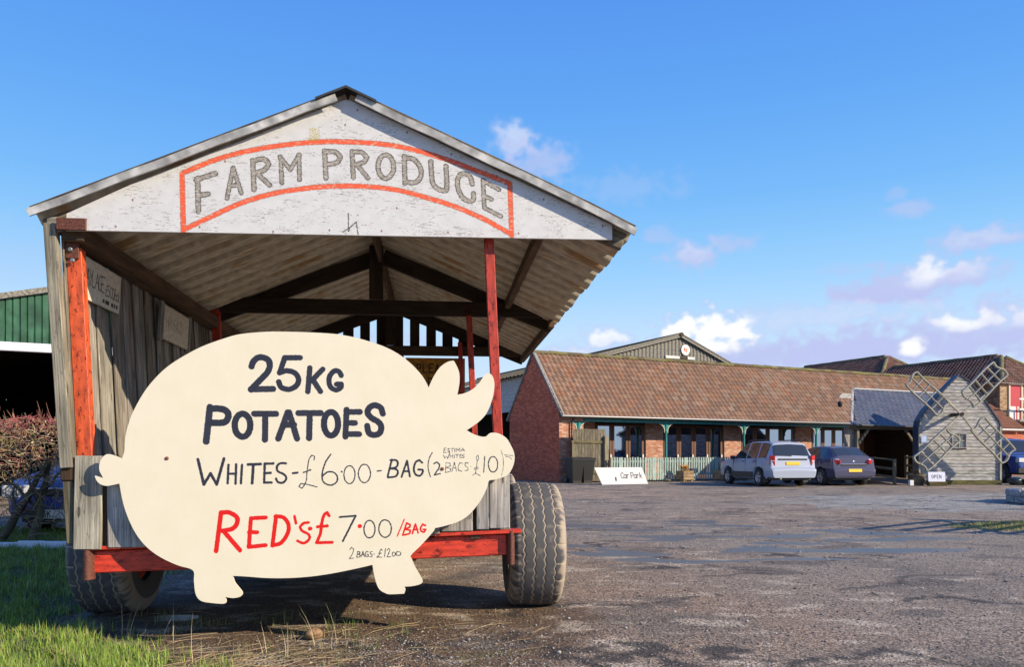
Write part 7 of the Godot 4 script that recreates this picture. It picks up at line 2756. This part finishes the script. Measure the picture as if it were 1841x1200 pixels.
func hatch_details(o: Node3D) -> void:
	for s in [-1.0, 1.0]:
		lamp_block("tail_light", o, M.red_lens, Vector3(s * 0.68, 0.88, 1.985), Vector3(0.32, 0.14, 0.12), s * 0.5, 0.15)
		lamp_block("lamp_stripe", o, M.clear_lens, Vector3(s * 0.69, 0.965, 1.965), Vector3(0.26, 0.06, 0.10), s * 0.5, 0.15)
		lamp_block("mirror", o, M.navy_paint, Vector3(s * 0.96, 1.0, -0.58), Vector3(0.16, 0.13, 0.10))
		for z in [0.08, 0.98]:
			lamp_block("door_handle", o, M.navy_paint, Vector3(s * 0.872, 0.88, z), Vector3(0.03, 0.035, 0.16))
		for z in [-0.74, 0.26, 1.08]:
			lamp_block("door_seam", o, M.trim_plastic, Vector3(s * 0.868, 0.66, z), Vector3(0.02, 0.60, 0.010))
	lamp_block("chrome_bar", o, M.chrome, Vector3(0.0, 0.80, 2.045), Vector3(1.05, 0.035, 0.03))
	lamp_block("boot_recess", o, M.trim_plastic, Vector3(0.0, 0.745, 2.048), Vector3(0.95, 0.05, 0.025))
	lamp_block("number_plate", o, M.yellow_plate, Vector3(0.0, 0.565, 2.146), Vector3(0.52, 0.115, 0.012), 0.0, -0.1)
	lamp_block("bumper_trim", o, M.trim_plastic, Vector3(0.0, 0.335, 2.09), Vector3(1.40, 0.10, 0.10))
	var e := MB.new()
	e.lathe(Transform3D(Basis(Vector3.UP, -PI / 2), Vector3(0, 0.885, 2.028)), [Vector2(0.0, 0.05), Vector2(0.012, 0.05), Vector2(0.016, 0.035), Vector2(0.016, 0.001)], 16)
	part("badge", e, M.chrome, o)
	lamp_block("brake_light", o, M.red_lens, Vector3(0.0, 1.385, 1.49), Vector3(0.30, 0.03, 0.04))
	var w := MB.new()
	w.bar(Vector3(0.0, 1.105, 1.915), Vector3(-0.38, 1.12, 1.90), 0.02, 0.02)
	part("wiper", w, M.trim_plastic, o)

func front_details(o: Node3D, half: float, zf: float, lamp_y: float, grille_y: float, plate: bool) -> void:
	for s in [-1.0, 1.0]:
		lamp_block("headlight", o, M.clear_lens, Vector3(s * (half - 0.20), lamp_y, zf + 0.05), Vector3(0.36, 0.17, 0.16), s * 0.30)
		lamp_block("fog_lamp", o, M.clear_lens, Vector3(s * (half - 0.24), lamp_y - 0.27, zf + 0.03), Vector3(0.13, 0.10, 0.08), s * 0.2)
		lamp_block("mirror", o, M.trim_plastic, Vector3(s * (half + 0.10), lamp_y + 0.36, zf + 1.42), Vector3(0.20, 0.16, 0.11))
	lamp_block("grille", o, M.trim_plastic, Vector3(0, grille_y, zf - 0.005), Vector3(0.80, 0.12, 0.08))
	lamp_block("grille_bar", o, M.chrome, Vector3(0, grille_y + 0.04, zf - 0.035), Vector3(0.78, 0.022, 0.04))
	lamp_block("lower_intake", o, M.trim_plastic, Vector3(0, 0.33, zf + 0.02), Vector3(1.2, 0.14, 0.10))
	if plate:
		var i := Image.create(260, 60, false, Image.FORMAT_RGBA8)
		i.fill(Color(0.88, 0.88, 0.86))
		write(i, "SK", 16, 50, 40, Color(0.05, 0.05, 0.05), 7.0, 0.78)
		var b := MB.new()
		b.plate(rect(0.52, 0.12), -0.01, 0.0)
		var p := part("number_plate", b, flat_panel(i, 0.52, 0.12, 0.4), o)
		p.transform = Transform3D(Basis(Vector3.UP, PI), Vector3(0.06, 0.26, zf - 0.06))

# ------------------------------------------------------------------ grass, straw, stones
func scatter(called: String, label: String, category: String, mesh: Mesh, m: Material, at: Array, cs: Array) -> void:
	var mm := MultiMesh.new()
	mm.transform_format = MultiMesh.TRANSFORM_3D
	mm.use_colors = true
	mm.mesh = mesh
	mm.instance_count = at.size()
	for k in at.size():
		mm.set_instance_transform(k, at[k])
		mm.set_instance_color(k, cs[k])
	var o := MultiMeshInstance3D.new()
	o.name = free_name(called)
	o.multimesh = mm
	o.material_override = m
	add_child(o)
	stuff(o)
	tag(o, label, category)

func blade(h: float, w: float, bend: float) -> ArrayMesh:
	var b := MB.new()
	var p := []
	for k in 4:
		var t := k / 3.0
		p.append([Vector3(-w * (1.0 - t) * 0.5, h * t, bend * t * t), Vector3(w * (1.0 - t) * 0.5, h * t, bend * t * t)])
	for k in 3:
		if k < 2: b.quad(p[k][0], p[k][1], p[k + 1][1], p[k + 1][0])
		else: b.tri(p[k][0], p[k][1], p[k + 1][0])
	return b.done()

func verge_edge(z: float) -> float:
	# where the grass on the left ends towards the yard
	var ks := [[-2.5, -0.9], [-3.6, -1.15], [-4.05, -1.45], [-4.5, -1.95], [-5.1, -2.75], [-7.0, -3.0], [-9.5, -3.15], [-30.0, -4.0]]
	for k in ks.size() - 1:
		if z <= ks[k][0] and z >= ks[k + 1][0]:
			return lerpf(ks[k][1], ks[k + 1][1], (z - ks[k][0]) / (ks[k + 1][0] - ks[k][0]))
	return -0.9

func make_ground_cover() -> void:
	var r := RandomNumberGenerator.new()
	r.seed = 404
	var edge := noise(301, 1.2, 3)
	# the verge itself, a low hump of soil
	var pts := PackedVector3Array()
	var cols := 34
	var zs := []
	for k in 46:
		zs.append(-2.6 - k * 0.2)
	var b := MB.new()
	for z in zs:
		for k in cols:
			var t := float(k) / (cols - 1)
			var x := verge_edge(z) + 0.15 * edge.get_noise_2d(z, 4.0) - 9.0 * pow(1.0 - t, 1.6)
			var inside := verge_edge(z) - x
			pts.append(Vector3(x, -0.012 + 0.045 * smoothstep(0.0, 0.8, inside) + 0.012 * edge.get_noise_2d(x * 2.0, z * 2.0), z))
	var rev := PackedVector3Array()
	for k in range(zs.size() - 1, -1, -1):
		pass
	b.grid(pts, cols)
	var vg := struct_mesh("grass_verge", b, M.verge_soil)
	# near grass
	var kinds := [blade(0.062, 0.0065, 0.035), blade(0.06, 0.007, 0.03), blade(0.11, 0.005, 0.05)]
	var lists := [[], [], []]
	var tints := [[], [], []]
	var tries := 0
	while tries < 130000:
		tries += 1
		var z := -3.7 - 7.8 * pow(r.randf(), 1.7)
		var x := verge_edge(z) - 4.2 * r.randf()
		var dist := verge_edge(z) - x
		var dens := smoothstep(-0.05, 0.55, dist + 0.55 * edge.get_noise_2d(x * 1.6, z * 1.6))
		if r.randf() > dens:
			continue
		# worn bare strip beside the wheel
		if ell(x, z, -3.05, -5.75, 0.9, 0.22) > 0.3 and r.randf() < 0.7:
			continue
		var y := -0.02 + 0.045 * smoothstep(0.0, 0.8, dist)
		var k := r.randi() % 3
		var clump := edge.get_noise_2d(x * 2.4 + 50.0, z * 2.4)
		var s := r.randf_range(0.65, 1.25) * (1.0 + 0.75 * clump)
		lists[k].append(Transform3D(Basis(Vector3.UP, r.randf() * TAU) * Basis(Vector3.RIGHT, r.randf_range(-0.75, 0.75)) * Basis.from_scale(Vector3(s, s, s)), Vector3(x, y, z)))
		var c := Color(0.13, 0.235, 0.025).lerp(Color(0.25, 0.34, 0.055), r.randf())
		c = c.lerp(Color(0.09, 0.16, 0.03), clampf(-clump * 1.4, 0.0, 0.7))
		if r.randf() < 0.10 + 0.25 * smoothstep(0.5, 0.0, dist):
			c = Color(0.34, 0.29, 0.13)
		tints[k].append(jit(c, 0.18))
	scatter("grass", "bright green grass covering the verge at the lower left", "grass", kinds[0], M.leaf, lists[0] + lists[1] + lists[2], tints[0] + tints[1] + tints[2])
	# sparse tufts and dry stalks under and in front of the wagon
	var at := []
	var cs := []
	for k in 120:
		var cx := r.randf_range(-2.6, -0.6)
		var cz := r.randf_range(-5.6, -3.9)
		if r.randf() > ell(cx, cz, -1.7, -4.75, 1.2, 1.0) + 0.1:
			continue
		for j in r.randi_range(4, 14):
			var s := r.randf_range(0.35, 0.9)
			at.append(Transform3D(Basis(Vector3.UP, r.randf() * TAU) * Basis(Vector3.RIGHT, r.randf_range(-0.5, 0.5)) * Basis.from_scale(Vector3(s, s, s)), Vector3(cx + r.randf_range(-0.05, 0.05), -0.005, cz + r.randf_range(-0.05, 0.05))))
			cs.append(jit(Color(0.10, 0.17, 0.03) if r.randf() < 0.6 else Color(0.30, 0.25, 0.12), 0.2))
	scatter("grass_tufts", "thin grass tufts on the dirt below the pig board", "grass", kinds[2], M.leaf, at, cs)
	# straw lying about
	var sb := MB.new()
	sb.tube([Vector3(-0.5, 0, 0), Vector3(-0.1, 0.03, 0.04), Vector3(0.5, 0.0, 0)], [0.011, 0.011, 0.006], 4, false)
	at = []
	cs = []
	for k in 620:
		var x := -1.55 + r.randfn(0.0, 0.42)
		var z := -4.12 + r.randfn(0.0, 0.22)
		if k > 430:
			x = r.randf_range(-2.8, 0.2)
			z = r.randf_range(-5.4, -3.7)
		var s := r.randf_range(0.06, 0.26)
		at.append(Transform3D(Basis(Vector3.UP, r.randf() * TAU) * Basis(Vector3.BACK, r.randf_range(-0.12, 0.12)) * Basis.from_scale(Vector3(s, s * 0.6, s * 0.6 if s > 0.1 else s)), Vector3(x, 0.006 + r.randf() * 0.02, z)))
		cs.append(jit(Color(0.42, 0.32, 0.19) if r.randf() < 0.8 else Color(0.24, 0.16, 0.09), 0.2))
	scatter("dry_straw", "dry straw and dead stalks lying on the dirt at the verge", "straw", sb.done(), M.twig, at, cs)
	# upright dead stalks
	at = []
	cs = []
	var tall := blade(0.32, 0.004, 0.10)
	for q in [[-1.35, -4.35], [-1.28, -4.3], [-1.62, -4.2], [-1.0, -4.45], [-1.08, -4.5], [-2.3, -4.7], [-2.05, -4.6], [-3.6, -6.2], [-3.75, -6.3], [-4.6, -7.6], [-5.2, -8.4]]:
		for j in 3:
			var s := r.randf_range(0.4, 0.95)
			at.append(Transform3D(Basis(Vector3.UP, r.randf() * TAU) * Basis(Vector3.RIGHT, r.randf_range(-0.3, 0.5)) * Basis.from_scale(Vector3(1, s, s)), Vector3(q[0] + r.randf_range(-0.08, 0.08), 0.0, q[1] + r.randf_range(-0.08, 0.08))))
			cs.append(jit(Color(0.45, 0.37, 0.23), 0.15))
	scatter("dead_stalks", "pale dead stalks standing in the verge before the wagon", "stalks", tall, M.leaf, at, cs)
	# gravel: chips on the dirt and loose stones over the yard
	var st := MB.new()
	var gp := PackedVector3Array()
	for i in 4:
		for j in 7:
			var th := PI * i / 3.0
			var ph := -TAU * j / 6.0
			var wob := 1.0 + 0.22 * sin(j * 2.4 + i * 1.7)
			gp.append(Vector3(sin(th) * cos(ph) * wob, -cos(th) * 0.62, sin(th) * sin(ph) * 0.8 * wob))
	st.grid(gp, 7)
	var stone := st.done()
	at = []
	cs = []
	for k in 7400:
		var x := 0.0
		var z := 0.0
		var s := r.randf_range(0.0025, 0.0075)
		if k < 2600:
			x = -0.55 + r.randfn(0.0, 0.75)
			z = -4.35 + r.randfn(0.0, 0.38)
		else:
			z = -3.3 - 17.0 * pow(r.randf(), 1.3)
			x = r.randf_range(-0.2, 0.68) * -z * 1.05
			s = r.randf_range(0.003, 0.0075) * (1.0 + -z * 0.07)
		if k % 40 == 0:
			s *= 2.0
		if x < verge_edge(z) + 0.1:
			continue
		at.append(Transform3D(Basis(Vector3.UP, r.randf() * TAU) * Basis(Vector3.RIGHT, r.randf_range(-0.3, 0.3)) * Basis.from_scale(Vector3(s, s * r.randf_range(0.6, 1.0), s)), Vector3(x, ground_y(x, z) + s * 0.3, z)))
		cs.append(jit([Color(0.26, 0.255, 0.25), Color(0.20, 0.19, 0.19), Color(0.40, 0.38, 0.35), Color(0.15, 0.13, 0.12), Color(0.26, 0.21, 0.17), Color(0.17, 0.15, 0.13)][r.randi() % 6], 0.2))
	scatter("gravel", "loose grey gravel chips scattered over dirt and tarmac", "gravel", stone, M.matte, at, cs)
	# the lone potato
	var pt := MB.new()
	pt.col = Color(0.36, 0.22, 0.12)
	var pp := PackedVector3Array()
	for i in 9:
		for j in 15:
			var th := PI * i / 8.0
			var ph := -TAU * j / 14.0
			var wob := 1.0 + 0.07 * sin(ph * 2.0 + th * 2.0) + 0.04 * sin(ph * 5.0)
			pp.append(Vector3(sin(th) * cos(ph) * 0.055 * wob, 0.034 - cos(th) * 0.036, sin(th) * sin(ph) * 0.042 * wob))
	pt.grid(pp, 15)
	one("potato", pt, M.tile, "single brown potato lying on the dirt below the pig board", "potato", Vector3(-1.185, 0.0, -4.66), 30.0)
	# grass patch at the right edge
	at = []
	cs = []
	for k in 26000:
		var x := r.randf_range(6.2, 12.6)
		var z := r.randf_range(-13.5, -10.4)
		if ell(x, z, 9.4, -11.95, 3.1, 1.45) + 0.5 * edge.get_noise_2d(x * 1.5, z * 1.5) < 0.45:
			continue
		var s := r.randf_range(0.4, 0.9)
		at.append(Transform3D(Basis(Vector3.UP, r.randf() * TAU) * Basis(Vector3.RIGHT, r.randf_range(-0.4, 0.4)) * Basis.from_scale(Vector3(s * 2.0, s * 1.2, s * 1.2)), Vector3(x, -0.012, z)))
		cs.append(jit(Color(0.22, 0.27, 0.05) if r.randf() < 0.75 else Color(0.30, 0.27, 0.12), 0.2))
	scatter("grass", "short grass patch at the right edge of the yard", "grass", kinds[1], M.leaf, at, cs)
